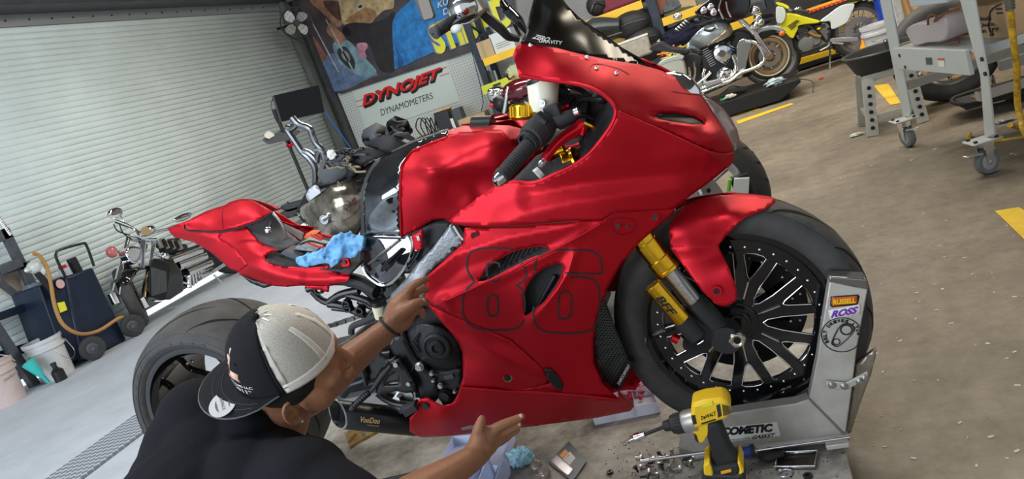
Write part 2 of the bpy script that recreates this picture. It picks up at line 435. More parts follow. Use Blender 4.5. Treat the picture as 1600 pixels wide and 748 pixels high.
# ---------------------------------------------------------------- lift platform under the red motorcycle
PZ = .13
CONC = mat('dirty_platform', (.42, .40, .36), .5, bump=.25, bscale=60, col2=(.13, .112, .09), vscale=6)
n = CONC.node_tree; _ns = [q for q in n.nodes if q.type == 'TEX_NOISE'][0]; _ns.inputs['Roughness'].default_value = .75
lift = thing('motorcycle_lift', 'low stained grey steel lift platform under the red sport motorcycle', 'lift', (-1.2, 1.6, 0))
MB().box((-1.27, 1.70, PZ - .012), (2.47, 1.15, .024)).build('deck', CONC, lift, smooth=False, bevel=.004)
MB().box((-1.27, 1.15, .055), (2.45, .03, .11)).box((-1.27, 2.25, .055), (2.45, .03, .11)).box((-.055, 1.7, .055), (.03, 1.1, .11)).box((-2.48, 1.7, .055), (.03, 1.1, .11)).build('side_skirt', mat('lift_skirt', (.06, .055, .05), .6, var=.4), lift, smooth=False)

# diamond plate strip across the floor
def diamond_mat():
    m = mat('diamond_plate', (.50, .52, .56), .5, .4); n = m.node_tree; L = n.links; tc = n.nodes['Texture Coordinate']
    w1 = n.nodes.new('ShaderNodeTexChecker'); w1.inputs['Scale'].default_value = 34
    mp = n.nodes.new('ShaderNodeMapping'); mp.inputs['Rotation'].default_value = (0, 0, .785); L.new(tc.outputs['Object'], mp.inputs[0]); L.new(mp.outputs[0], w1.inputs[0])
    w1.inputs[1].default_value = (.62, .66, .74, 1); w1.inputs[2].default_value = (.20, .22, .27, 1); L.new(w1.outputs['Color'], n.nodes['Principled BSDF'].inputs['Base Color'])
    bp = n.nodes.new('ShaderNodeBump'); bp.inputs['Strength'].default_value = .8; bp.inputs['Distance'].default_value = .01
    L.new(w1.outputs['Fac'], bp.inputs['Height']); L.new(bp.outputs[0], n.nodes['Principled BSDF'].inputs['Normal']); return m
tag(MB().box((-3.78, 1.95, .008), (.36, 2.3, .016)).build('tread_plate', diamond_mat(), smooth=False, bevel=.003), 'diamond pattern steel plate strip on the floor beyond the rear tyre', 'metal plate')
# ================================================================ the red sport motorcycle
bike = thing('sport_motorcycle', 'matte candy red sport motorcycle with gold forks and wide rear tyre on the lift', 'motorcycle', (-.98, BIKE_Y, .13))
def tyre(name, c, prof, parent, m=RUB, ax=(0, 1, 0), n=72): return MB().lathe(prof, c, ax, n).build(name, m, parent, ang=1.2)
def prof_at(prof, off):
    for (a, ra), (b, rb) in zip(prof[:-1], prof[1:]):
        if a <= off <= b: return ra + (rb - ra) * (off - a) / (b - a + 1e-9)
    return prof[0][1]
def groove(mb, c, prof, path, w):
    # path: (offset along axle, angle); laid on the crown
    rows = []; n = len(path)
    for i, (o, a) in enumerate(path):
        o0, a0 = path[max(0, i - 1)]; o1, a1 = path[min(n - 1, i + 1)]; r = prof_at(prof, o); do, da = o1 - o0, (a1 - a0) * r; L = math.hypot(do, da) + 1e-9
        hw = w / 2 * min(1., 2.2 * min(i, n - 1 - i) / n + .15); row = []
        for s in (-1, 0, 1):
            oo = o - s * hw * da / L; aa = a + s * hw * do / L / r; rr = prof_at(prof, oo) + .0017; row.append(V(c[0] + rr * math.cos(aa), c[1] + oo, c[2] + rr * math.sin(aa)))
        rows.append(row)
    return mb.sheet(rows)
FC = V(-.197, 1.73, .455)      # front wheel centre
RC = V(-1.76, 1.73, .53)       # rear wheel centre
fp = [(-.045, .222), (-.056, .232), (-.061, .25), (-.061, .266), (-.055, .281), (-.042, .292), (-.022, .299), (0, .301)]; fp = fp + [(-a, r) for a, r in fp[::-1][1:]]
fw = tyre('front_tyre', FC, fp, bike)
g = MB()
for k in range(11):
    a0 = 2 * PI * k / 11
    for s in (1, -1):
        g = groove(g, FC, fp, [(s * (.004 + .05 * t), a0 + (.25 if s > 0 else 0) + .75 * t - .25 * t * t) for t in [i / 12 for i in range(13)]], .009)
g.build('tread_groove', GRV, fw)
TRD = mat('worn_tread', (.085, .080, .074), .7, bump=.2, bscale=90, col2=(.050, .048, .046), vscale=12)
MB().lathe([(o, prof_at(fp, o) + .0007) for o in [x / 1000 for x in range(-50, 51, 5)]], FC, (0, 1, 0), 96).build('tread_band', TRD, fw, ang=1.2)
rp = [(-.12, .222), (-.137, .232), (-.145, .25), (-.142, .266), (-.12, .284), (-.085, .298), (-.045, .307), (0, .310)]; rp = rp + [(-a, r) for a, r in rp[::-1][1:]]
rw = tyre('rear_tyre', RC, rp, bike)
g = MB()
for k in range(10):
    a0 = 2 * PI * k / 10
    for s in (1, -1):
        for q, (st, en) in enumerate(((.012, .105), (.050, .128))):
            g = groove(g, RC, rp, [(s * (st + (en - st) * t ** 1.5), a0 + q * .31 + (.16 if s > 0 else 0) + (.62 - .2 * q) * t) for t in [i / 14 for i in range(15)]], .006)
g.build('tread_groove', GRV, rw)
MB().lathe([(o / 1000, prof_at(rp, o / 1000) + .0007) for o in range(-128, 129, 16)], RC, (0, 1, 0), 96).build('tread_band', TRD, rw, ang=1.2)
g = MB()
for r, h in ((.243, -.1427), (.262, -.1438)):
    g.lathe([(h, r), (h - .0012, r + .0008), (h, r + .0016)], RC, (0, 1, 0), 72)
for k in range(40):
    a = 2 * PI * k / 40
    if k % 7 < 4: g.box((RC.x + .253 * math.cos(a), RC.y - .1452, RC.z + .253 * math.sin(a)), (.012, .0012, .006), M=Matrix.Rotation(-a + PI / 2, 3, 'Y'))
g.build('sidewall_lettering', mat('sidewall_mark', (.05, .05, .05), .6), rw)

def rim(name, c, hw, lip, parent, m=GLOSS, drop=.03):
    s = -1
    pr = []
    for sgn in (-1, 1):
        q = [(sgn * (hw + .004), lip), (sgn * (hw + .002), lip - .010), (sgn * (hw - .008), lip - .014), (sgn * (hw - .02), lip - .024), (sgn * hw * .45, lip - drop)]
        pr += q if sgn < 0 else q[::-1]
    inner = [(a, r - .006) for a, r in pr[::-1]]
    return MB().lathe(pr + inner, c, (0, 1, 0), 72, closed=True).build(name, m, parent, ang=.7)
fr = rim('front_rim', FC, .046, .229, bike)
RV = FC + V(0, -.030, 0)
ring = MB().lathe([(-.004, .172), (-.004, .207), (.004, .207), (.004, .172)], RV, (0, 1, 0), 72, closed=True)
def P2(r, a, y=0): return V(RV.x + r * math.cos(a), RV.y + y, RV.z + r * math.sin(a))
ed = MB(); NS = 7
for k in range(NS):
    a = 2 * PI * k / NS + .18; hs = PI / NS; b = a + hs; sp = MB()
    for s in (-1, 1):
        P = [(.040, a), (.108, a), (.118, a + s * .05), (.180, a + s * .165), (.180, a + s * .285), (.105, a + s * .275), (.068, a + s * (hs - .12)), (.058, a + s * hs), (.040, a + s * hs)]
        sp.prism([P2(r, t, -.006) for r, t in P], (0, .012, 0))
        ed.tube([P2(.113, a, -.0068), P2(.121, a + s * .052, -.0068), P2(.172, a + s * .148, -.0068), P2(.176, a + s * .10, -.0068), P2(.177, a, -.0068)], .0013, 6)
        ed.tube([P2(.176, b - s * .10, -.0068), P2(.174, b - s * .155, -.0068), P2(.105, b - s * .168, -.0068), P2(.070, b - s * .125, -.0068), P2(.0595, b, -.0068)], .0013, 6)
    ed.bar(P2(.062, a, -.0068), P2(.106, a, -.0068), .003, .008, up=(0, 1, 0))
    sp.build('spoke', GLOSS, fr, bevel=.0015)
ed.build('milled_spoke_edge', ALU, fr)
ring.build('spoke_ring', GLOSS, fr)
rv = MB()
for k in range(36): rv.sph(P2(.189, 2 * PI * k / 36, -.005), (.0034, .003, .0034), 8)
rv.build('rivet', ALU, fr)
hub = MB().cyl(FC + V(0, -.055, 0), FC + V(0, .055, 0), .032, n=32).cyl(FC + V(0, -.042, 0), FC + V(0, .042, 0), .048, n=32).cyl(FC + V(0, -.062, 0), FC + V(0, -.052, 0), .024, n=32)
hub.build('front_hub', GLOSS, bike, bevel=.002)
# brake discs
for nm, yy in (('brake_disc', .058), ('brake_disc', -.046)):
    d = MB(); c = FC + V(0, yy, 0)
    if yy > 0:
        d.lathe([(-.0025, .078), (-.0025, .166), (.0025, .166), (.0025, .078)], c, (0, 1, 0), 60, closed=True)
        for k in range(9): a = k * PI / 4.5; d.bar(c + V(.05 * math.cos(a), 0, .05 * math.sin(a)), c + V(.128 * math.cos(a + .25), 0, .128 * math.sin(a + .25)), .005, .022, up=(math.sin(a), 0, -math.cos(a)))
        ds = d.build(nm, BLK, bike)
        for k in range(27):
            a = k * 2 * PI / 27
            for q in (.132, .152): MB().cyl(c + V(q * math.cos(a + q * 3), -.004, q * math.sin(a + q * 3)), c + V(q * math.cos(a + q * 3), -.0026, q * math.sin(a + q * 3)), .003, n=6).build('disc_rivet', ALU, ds)
rr_ = rim('rear_rim', RC, .127, .229, bike, drop=.02)
q = MB(); c = RC + V(0, .06, 0)
for k in range(10):
    a = 2 * PI * k / 10; q.bar(c + V(.03 * math.cos(a), 0, .03 * math.sin(a)), c + V(.212 * math.cos(a + .1), -.01, .212 * math.sin(a + .1)), .012, .016, up=(math.sin(a), 0, -math.cos(a)))
q.cyl(c + V(0, -.10, 0), c + V(0, .05, 0), .045, n=24).lathe([(-.02, .205), (.02, .205), (.02, .214), (-.02, .214)], c, (0, 1, 0), 60, closed=True)
q.build('spoke', GLOSS, rr_, bevel=.002)
q = MB()
for k in range(36): a = 2 * PI * k / 36; q.sph(c + V(.2 * math.cos(a), -.012, .2 * math.sin(a)), .004, 8)
q.build('rivet', ALU, rr_)

# ---- front fork
def yp(px, py, y): return Y(px, py, y)
for s in (-1, 1):
    yy = BIKE_Y + s * .098
    def L(px, py):
        p = Y(px, py, BIKE_Y - .098); return V(p.x, yy, p.z)
    top, mid0, mid1, low, axl = L(1008, 378), L(1043, 421), L(1048, 428), L(1087, 476), L(1135, 524)
    crown = L(905, 250)
    MB().tube([crown, L(1014, 385)], .0265, 20).build('gold_fork_tube', GOLD, bike)
    d = (mid0 - top).normalized()
    MB().tube([L(1008, 378) , mid0], .028, 24).cyl(mid0 - d * .036, mid0 - d * .002, .031, n=24).cyl(mid0 - d * .006, mid0 + d * .004, .0325, n=24).build('gold_fork_collar', GOLD, bike, bevel=.0015)
    MB().tube([mid0, low], .0215, 24).build('polished_fork_stanchion', STEEL, bike)
    lg = MB().tube([L(1083, 470), L(1096, 486), L(1118, 510), axl], [.027, .030, .030, .026], 20)
    lg.cyl(axl + V(0, -.030, 0), axl + V(0, .030, 0), .034, n=24)
    lgo = lg.build('fork_foot', BLKM, bike, bevel=.002)
    if s < 0:
        c0 = axl + V(-.004, -.03, 0); c0 = V(FC.x, yy - .030, FC.z)
        MB().cyl(c0 + V(0, .004, 0), c0 + V(0, -.012, 0), .020, n=6).lathe([(-.004, .011), (-.016, .011), (-.016, .016), (-.004, .019)], c0, (0, 1, 0), 24, closed=True).build('axle_nut', mat('pale_titanium', (.72, .69, .6), .25, 1.), bike, bevel=.001)
        MB().cyl(c0 + V(0, -.0125, 0), c0 + V(0, -.0135, 0), .009, n=6).build('axle_socket', GRV, bike)
    # second gold canister with black body
    if s < 0:
        yy2 = yy - .042
        a0, a1, b0, b1 = Y(1020, 446, yy2), Y(1072, 506, yy2), Y(1066, 500, yy2), Y(1090, 526, yy2)
        can = MB().tube([a0, a1], .0205, 24); dd = (a1 - a0).normalized(); can.cyl(a0 - dd * .003, a0 + dd * .006, .0215, n=24)
        cn = can.build('gold_damper_canister', GOLD, bike, bevel=.001)
        MB().tube([b0, b1], [.024, .022], 20).tube([b1 - V(.02, -.0, .01), Y(1075, 541, yy2 + .01)], [.017, .013], 16).tube([b0, Y(1108, 520, yy2 + .03)], [.018, .022], 16).build('damper_body', BLKM, bike)
        k_ = Y(1060, 531, yy2 + .012); MB().cyl(k_, Y(1050, 526, yy2 + .012), .011, n=10).build('red_adjuster_knob', mat('red_anodised', (.7, .02, .04), .3, .9), bike)
        # lettering on canister
        tm = MB(); nrm = V(0, -1, 0); sd = dd.cross(nrm).normalized()
        def cq(t0, t1, w): return [a0 + dd * t0 + sd * w + nrm * .0208, a0 + dd * t1 + sd * w + nrm * .0208, a0 + dd * t1 - sd * w + nrm * .0208, a0 + dd * t0 - sd * w + nrm * .0208]
        qq = cq(.022, .080, .0095); text_on(tm, 'BFF', qq, .0008, .3, .02); tm.build('canister_lettering', BLK, cn, smooth=False)
tri = MB().box((-.46, BIKE_Y, .93), (.06, .24, .022), M=Matrix.Rotation(-.4, 3, 'Y')); tri.build('lower_triple_clamp', BLK, bike, bevel=.006)

# ---- front mudguard
FEND = [(1046, 357), (1049, 343), (1057, 335), (1068, 323), (1085, 313), (1110, 306), (1150, 303), (1180, 304), (1204, 307), (1212, 311), (1211, 317), (1193, 328), (1165, 339), (1148, 354), (1134, 369), (1123, 383),
        (1124, 388), (1137, 413), (1150, 447), (1152, 461), (1150, 470), (1141, 476), (1131, 479), (1120, 476), (1098, 456), (1075, 425), (1048, 389)]
fd = depthf([(1046, 357, 1.645), (1068, 323, 1.70), (1110, 306, 1.725), (1150, 303, 1.73), (1204, 307, 1.73), (1212, 311, 1.73), (1193, 328, 1.665), (1180, 318, 1.69), (1165, 339, 1.64), (1134, 369, 1.648), (1123, 383, 1.645),
             (1100, 340, 1.648), (1140, 325, 1.655), (1075, 370, 1.622), (1048, 389, 1.632), (1098, 440, 1.590), (1137, 413, 1.60), (1150, 470, 1.592), (1120, 476, 1.588)],
            [([(1052, 354), (1097, 337), (1140, 334)], .006, 16), ([(1047, 389), (1085, 387), (1122, 383)], .008, 18)])
panel('front_mudguard', FEND, fd, RED, bike, .003, 5, mirror=1)
c_ = Y(1119, 454, 1.587); MB().lathe([(0, .004), (.001, .013), (-.003, .013), (-.003, .004)], c_, (0, 1, 0), 24, closed=True).build('mudguard_bolt_cup', RED, bike)
MB().cyl(c_, c_ + V(0, -.006, 0), .0065, n=12).build('mudguard_bolt', BLK, bike)

# ---- upper fairing, above the crease
UP = [(802, 84), (806, 74), (814, 67), (840, 70), (870, 75), (905, 84), (950, 93), (1000, 101), (1030, 109), (1060, 122), (1080, 134), (1095, 148), (1112, 168), (1127, 195), (1141, 218), (1148, 236), (1130, 239), (1109, 236),
      (1060, 213), (1020, 195), (990, 182), (966, 173), (962, 166), (952, 154), (935, 142), (912, 133), (880, 127), (848, 123), (818, 123), (811, 116), (806, 100)]
upd = depthf([(802, 84, 1.565), (814, 67, 1.60), (870, 75, 1.60), (950, 93, 1.635), (1015, 104, 1.685), (1060, 122, 1.71), (1095, 148, 1.715), (1127, 195, 1.69), (1148, 236, 1.675), (1109, 236, 1.605), (1085, 200, 1.584), (1120, 208, 1.615),
              (1060, 213, 1.578), (1020, 195, 1.550), (966, 173, 1.515), (935, 142, 1.525), (880, 127, 1.54), (818, 123, 1.555), (870, 105, 1.552), (950, 120, 1.565), (1010, 140, 1.60), (1060, 165, 1.63), (1100, 195, 1.635), (1040, 182, 1.58), (990, 160, 1.56)],
             [([(1018, 178), (1050, 178), (1085, 183), (1100, 193)], -.012, 9, 'g')])
SLOT = [(1022, 180), (1035, 177), (1060, 177), (1085, 182), (1098, 188), (1102, 194), (1080, 194), (1050, 190), (1030, 186)]
panel('upper_fairing', UP, upd, RED, bike, .004, 6, holes=[SLOT], mirror=1)
panel('air_slot', [(1018, 178), (1060, 174), (1104, 190), (1105, 197), (1070, 196), (1030, 190)], lambda x, y: upd(x, y) + .006, mat('smoked_lamp', (.035, .030, .026), .55), bike, .002, 5, mirror=1)
for (x, y, col) in ((829, 71, ALU), (917, 90, WHT), (932, 107, CHR), (963, 115, CHR)):
    p = Y(x, y, upd(x, y)); MB().sph(p, (.0055, .003, .0055), 12).build('fairing_screw', col, bike)
g = MB(); ribbon(g, [(922, 113), (923, 103), (932, 99), (950, 102), (970, 108), (984, 116)], upd, 1.6); ribbon(g, [(1050, 142), (1075, 146), (1093, 147)], upd, 1.4)
g.build('panel_seam', RED_B, bike)
# ---- side of the upper fairing
SD = [(966, 173), (990, 184), (1020, 197), (1060, 215), (1107, 238), (1130, 240), (1147, 239), (1147, 250), (1143, 257), (1120, 276), (1100, 291), (1080, 305), (1059, 323), (1052, 327), (1000, 330), (958, 333), (942, 343), (900, 345), (860, 348), (810, 352),
      (760, 354), (725, 353), (706, 349), (700, 345), (715, 333), (740, 314), (773, 290), (783, 286), (800, 282), (820, 286), (836, 285), (870, 270), (905, 252), (928, 232), (947, 208), (958, 190)]
sdd = depthf([(966, 173, 1.508), (1020, 197, 1.530), (1060, 215, 1.552), (1107, 238, 1.585), (1148, 240, 1.668), (1143, 257, 1.665), (1100, 291, 1.63), (1059, 323, 1.60), (1000, 330, 1.558), (942, 343, 1.525), (860, 348, 1.512), (760, 354, 1.52), (700, 345, 1.545),
              (740, 314, 1.54), (783, 288, 1.530), (836, 285, 1.518), (905, 252, 1.512), (947, 208, 1.506), (1036, 273, 1.572), (1100, 266, 1.615), (960, 282, 1.535), (895, 291, 1.518), (850, 305, 1.512), (800, 332, 1.512), (1020, 235, 1.552)],
             [([(830, 306), (895, 291), (960, 281), (1036, 273), (1098, 266)], -.012, 26), ([(795, 345), (840, 325), (900, 315), (980, 305), (1060, 296)], .007, 30), ([(1107, 240), (1099, 265)], .006, 12)])
panel('side_fairing', SD, sdd, RED, bike, .004, 6, mirror=1)
# rolled lip of the cockpit cutout
lip = [(811, 118), (848, 124), (880, 128), (912, 134), (935, 143), (952, 156), (962, 172), (958, 190), (947, 208), (928, 232), (905, 252), (870, 270), (836, 285), (800, 283)]
def lipd(x, y): return upd(x, y) if y < 172 else sdd(x, y)
MB().tube([Y(x, y, lipd(x, y) + .003) for x, y in lip], .0042, 8, 3).build('cockpit_edge_lip', RED, bike)
# ---- headlight lens
LEN = [(1095, 147), (1110, 155), (1128, 168), (1143, 185), (1152, 202), (1155, 215), (1153, 228), (1148, 236), (1141, 218), (1127, 195), (1112, 168)]
panel('headlight_lens', LEN, depthf([(1095, 147, 1.715), (1128, 168, 1.725), (1152, 202, 1.73), (1153, 228, 1.725), (1148, 236, 1.668), (1127, 195, 1.692), (1112, 168, 1.705)]), mat('headlight_glass', (.75, .75, .72), .05, trans=.85, ior=1.3, coat=.5), bike, .003, 4, mirror=1)
MB().sph((-.20, BIKE_Y, 1.0), (.07, .05, .07), 16).build('headlamp_reflector', CHR, bike)
# ---- windscreen
WS = [(813, 67), (822, 52), (828, 25), (836, -4), (845, -30), (856, -36), (870, -16), (886, 8), (905, 27), (935, 50), (970, 73), (1000, 90), (1016, 104), (985, 99), (950, 93), (905, 85), (870, 76), (840, 70)]
wsd = depthf([(813, 67, 1.602), (822, 52, 1.60), (836, -4, 1.61), (845, -30, 1.64), (856, -36, 1.73), (886, 8, 1.73), (905, 27, 1.73), (970, 73, 1.73), (1016, 104, 1.73), (950, 93, 1.64), (870, 76, 1.604), (870, 30, 1.655), (920, 65, 1.66)])
TINT = mat('dark_tinted_screen', (.012, .010, .008), .20, alpha=.95, spec=.3)
panel('windscreen', WS, wsd, TINT, bike, .003, 6, mirror=1)
g = MB(); text_on(g, 'ZERO', [Y(831, 60, wsd(831, 60)), Y(857, 66, wsd(857, 66)), Y(861, 59, wsd(861, 59)), Y(835, 53, wsd(835, 53))], .004, .5, .03)
text_on(g, 'GRAVITY', [Y(842, 67, wsd(842, 67)), Y(880, 71, wsd(880, 71)), Y(879, 65, wsd(879, 65)), Y(842, 61, wsd(842, 61))], .004, .3, .02)
g.build('windscreen_lettering', WHT, bike, smooth=False)

# ---- mid fairing with the number
MF = [(726, 356), (790, 354), (860, 349), (937, 343), (942, 345), (947, 337), (958, 331), (1000, 329), (1055, 327), (1053, 332), (1030, 352), (998, 380), (969, 415), (948, 455), (934, 492), (928, 530), (928, 567), (942, 600), (966, 622),
      (940, 619), (900, 616), (880, 613), (866, 598), (852, 578), (825, 553), (798, 530), (770, 519), (735, 504), (700, 488), (675, 477), (664, 470), (664, 455), (667, 431), (690, 410), (723, 381), (724, 370)]
mfd = depthf([(726, 356, 1.535), (860, 349, 1.527), (942, 345, 1.533), (1000, 329, 1.565), (1055, 327, 1.60), (1030, 352, 1.595), (998, 380, 1.588), (969, 415, 1.580), (948, 455, 1.575), (934, 492, 1.573), (928, 530, 1.573), (928, 567, 1.58), (966, 622, 1.60),
              (900, 616, 1.565), (852, 578, 1.545), (798, 530, 1.53), (735, 504, 1.522), (664, 470, 1.522), (667, 431, 1.525), (723, 381, 1.532), (780, 470, 1.512), (860, 500, 1.517), (900, 440, 1.53), (820, 380, 1.520), (940, 390, 1.55), (880, 560, 1.545), (740, 430, 1.512)],
             [([(690, 471), (700, 467), (780, 434), (860, 396), (942, 348)], .007, 12), ([(832, 500), (850, 480), (872, 452), (888, 425), (897, 395)], .010, 14), ([(668, 432), (712, 397), (795, 371), (900, 352)], .011, 24), ([(694, 467), (703, 490)], .006, 12)])
VENT1 = [(746, 440), (752, 430), (769, 411), (788, 399), (804, 391), (820, 387), (841, 384), (859, 387), (848, 396), (826, 406), (798, 420), (765, 437)]
VENT2 = [(879, 412), (880, 424), (874, 440), (864, 456), (851, 472), (832, 487), (820, 494), (817, 480), (818, 460), (826, 440), (841, 423), (860, 413), (872, 410)]
mfo = panel('mid_fairing', MF, mfd, RED, bike, .004, 5, holes=[VENT1, VENT2])
panel('far_mid_fairing', [(760, 335), (950, 300), (960, 400), (930, 500), (860, 560), (790, 560)], lambda x, y: 1.94, RED, bike, .004, 9)
for nm, hl in (('upper_vent_lip', VENT1), ('lower_vent_lip', VENT2)):
    MB().tube([Y(x, y, mfd(x, y) + .002) for x, y in hl], .0022, 6, 3, closed=True).build(nm, RED, bike)
MB().tube([Y(x, y, mfd(x, y) - .0005) for x, y in ((697, 469), (740, 450), (765, 438), (800, 423), (826, 409), (860, 393), (900, 372), (938, 350))], .0026, 6, 3).build('layer_edge', RED, bike)
# black duct behind vents
for nm, pl in (('vent_duct', [(735, 445), (770, 395), (845, 370), (880, 380), (800, 430)]), ('vent_duct', [(805, 505), (810, 430), (850, 400), (895, 395), (890, 440), (840, 500)])):
    panel(nm, pl, lambda x, y: mfd(x, y) + .035, BLKM, bike, .002, 8)
g = MB()
for k in range(9): x = 765 + k * 9; g.bar(Y(x, 430 - k * 5, 1.538), Y(x + 14, 405 - k * 5, 1.538), .003, .004)
g.build('duct_grille', BLK, bike)
MB().tube([Y(840, 480, 1.54), Y(868, 430, 1.54)], .006, 8).build('duct_stay', BLK, bike)
# number outlines
CH = lambda x, y: (600 + x / 1.8705, 300 + y / 1.87)
def dig(pts, closed=True):
    mbx = MB(); ribbon(mbx, [CH(*p) for p in pts], lambda x, y: mfd(x, y), 2.8, .0012, closed=closed, sm=4); return mbx
num = MB()
def addn(pts, closed=True):
    q = dig(pts, closed); num.add(q.v, q.f)
addn([(264, 262), (246, 235), (242, 205), (252, 178), (285, 165), (345, 164), (378, 168)], False)
addn([(395, 198), (410, 220), (415, 243), (405, 262), (388, 272), (404, 287), (411, 320), (411, 350)], False)
addn([(264, 262), (240, 285), (230, 320), (232, 360), (252, 390), (290, 402), (345, 404), (385, 399), (403, 385), (408, 372)], False)
addn([(301, 245), (300, 220), (303, 208), (318, 205), (334, 208), (338, 220)], False)
addn([(303, 252), (320, 262), (335, 256), (338, 240)], False)
addn([(304, 310), (318, 299), (331, 310), (333, 335), (331, 356), (318, 363), (305, 356), (302, 335)])
addn([(441, 235), (441, 215), (452, 186), (485, 171), (540, 169), (600, 172), (628, 186), (637, 215), (637, 239)], False)
addn([(637, 239), (600, 239), (560, 237), (528, 236), ], False)
addn([(545, 250), (590, 250), (620, 262), (630, 290), (629, 340), (622, 380), (600, 405), (560, 412), (490, 411), (455, 400), (438, 375), (436, 345), (438, 335)], False)
addn([(514, 300), (530, 290), (546, 300), (549, 330), (545, 360), (528, 372), (512, 362), (512, 330)])
num.build('race_number', BLKM, mfo, smooth=False)
for (x, y, dm) in ((743, 368, mfd), (1022, 339, mfd), (965, 352, mfd), (980, 353, mfd)):
    p = Y(x, y, dm(x, y)); r = .0075 if x > 985 or x < 800 else (.006 if x < 970 else .004)
    MB().cyl(p + V(0, .003, 0), p + V(0, -.0015, 0), r, n=16).build('fastener_hole', BLK, bike)
    if x in (743, 1022): MB().lathe([(-.001, r), (-.003, r + .002), (.0, r + .005)], p, (0, 1, 0), 24).build('fastener_boss', RED, bike)
g = MB(); ribbon(g, [(956, 349), (960, 342), (975, 341), (990, 345), (993, 354), (988, 363), (972, 367), (960, 362)], mfd, 1.8, closed=True); g.build('recess_edge', RED_B, mfo)

# ---- lower left of the mid fairing
LF = [(664, 471), (675, 478), (735, 505), (798, 531), (825, 554), (852, 579), (862, 594), (851, 600), (836, 605), (814, 608), (776, 608), (740, 606), (718, 605), (723, 590), (723, 565), (722, 549), (716, 535), (702, 517), (690, 503), (675, 485)]
lfd = depthf([(664, 471, 1.530), (735, 505, 1.528), (798, 531, 1.535), (852, 579, 1.552), (851, 600, 1.56), (776, 608, 1.545), (718, 605, 1.54), (723, 565, 1.545), (716, 535, 1.545), (690, 503, 1.54), (770, 560, 1.528), (810, 575, 1.54)],
             [([(690, 502), (722, 530), (780, 556), (840, 585)], .010, 22)])
panel('lower_side_fairing', LF, lfd, RED, bike, .004, 5)
p = Y(793, 590, lfd(793, 590)); MB().cyl(p, p + V(0, -.004, 0), .008, n=16).build('fairing_bolt', BLK, bike)
MB().lathe([(-.001, .008), (-.002, .011), (.001, .013)], p, (0, 1, 0), 24).build('bolt_washer', mat('brass_washer', (.4, .3, .12), .4, .8), bike)
# ---- belly pan
BP = [(640, 654), (646, 649), (650, 642), (651, 631), (656, 624), (668, 622), (678, 628), (688, 633), (700, 634), (709, 629), (715, 616), (719, 605), (776, 609), (820, 609), (851, 602), (864, 596), (878, 612), (900, 616), (940, 620), (967, 623), (965, 610), (991, 635), (985, 642), (929, 653), (821, 667), (741, 676), (700, 681), (662, 683), (654, 682), (640, 674)]
bpd = depthf([(640, 664, 1.55), (656, 624, 1.545), (688, 633, 1.54), (719, 605, 1.538), (776, 609, 1.548), (851, 602, 1.562), (900, 616, 1.568), (967, 623, 1.602), (991, 635, 1.665), (929, 653, 1.675), (821, 667, 1.668), (741, 676, 1.66), (662, 683, 1.64), (760, 640, 1.580), (860, 636, 1.600), (930, 635, 1.625), (690, 655, 1.545)])
panel('belly_pan', BP, bpd, RED, bike, .004, 5, mirror=1)
p = Y(665, 634, 1.541); MB().cyl(p, p + V(0, -.004, 0), .0095, n=18).build('belly_pan_grommet', BLK, bike)
panel('belly_slot', [(850, 576), (860, 577), (872, 588), (880, 602), (878, 611), (866, 606), (856, 592)], lambda x, y: mfd(x, y) - .006, BLK, bike, .002, 5)
MB().tube([Y(x, y, bpd(x, y) - .006) for x, y in ((720, 606), (776, 610), (820, 612), (880, 615), (940, 621), (966, 624))], .004, 8, 3).build('belly_top_lip', RED, bike)
# ---------------------------------------------------------------- tank and its red cover
T = lambda x, y: (560 + x / 3.4, 160 + y / 3.4)
TK = [T(228, 712), T(222, 560), T(221, 440), T(228, 345), T(250, 300), T(285, 258), T(330, 238), T(400, 208), T(470, 183), T(560, 165), T(680, 155), T(758, 150), T(790, 180), T(816, 205), (812, 235), (806, 262), (785, 292), (760, 312), (736, 330), (701, 346), T(450, 618), T(400, 625), T(345, 655), T(290, 690)]
tkd = depthf([(*T(228, 712), 1.60), (*T(222, 560), 1.59), (*T(228, 345), 1.60), (*T(285, 258), 1.63), (*T(400, 208), 1.64), (*T(560, 165), 1.63), (*T(758, 150), 1.60), (812, 235, 1.60), (785, 292, 1.60), (736, 330, 1.60), (701, 346, 1.60), (*T(345, 655), 1.605),
              (*T(370, 355), 1.562), (*T(560, 330), 1.575), (*T(700, 335), 1.575), (*T(560, 260), 1.567), (*T(700, 230), 1.556), (*T(480, 440), 1.585), (*T(580, 480), 1.60), (*T(640, 420), 1.605), (*T(370, 500), 1.567), (*T(350, 610), 1.59), (*T(300, 420), 1.572)],
             [([T(370, 355), T(470, 347), T(580, 330), T(720, 345)], .012, 20), ([T(400, 380), T(500, 430), T(570, 480), T(595, 520)], .008, 18)])
panel('tank_cover_side', TK, tkd, RED, bike, .004, 5, mirror=1)
TT = [T(470, 183), T(480, 150), T(500, 138), T(560, 126), T(700, 118), T(800, 122), (812, 200), (822, 206), (820, 214), T(816, 205), T(790, 180), T(758, 150), T(680, 155), T(560, 165)]
panel('tank_cover_top', TT, depthf([(*T(470, 183), 1.64), (*T(485, 140), 1.70), (*T(700, 118), 1.73), (815, 200, 1.73), (*T(816, 205), 1.61), (*T(758, 150), 1.612), (*T(560, 165), 1.635), (*T(600, 140), 1.68)]), RED, bike, .003, 4, mirror=1)
TB = [(567, 368), (567, 330), (566, 305), (571, 284), (580, 264), (593, 248), (608, 238), (640, 221), (670, 209), (703, 200), (704, 206), (698, 215), (676, 222), (657, 230), (643, 237), (632, 252), (626, 262), (625, 300), (625, 325), (626, 368), (600, 367)]
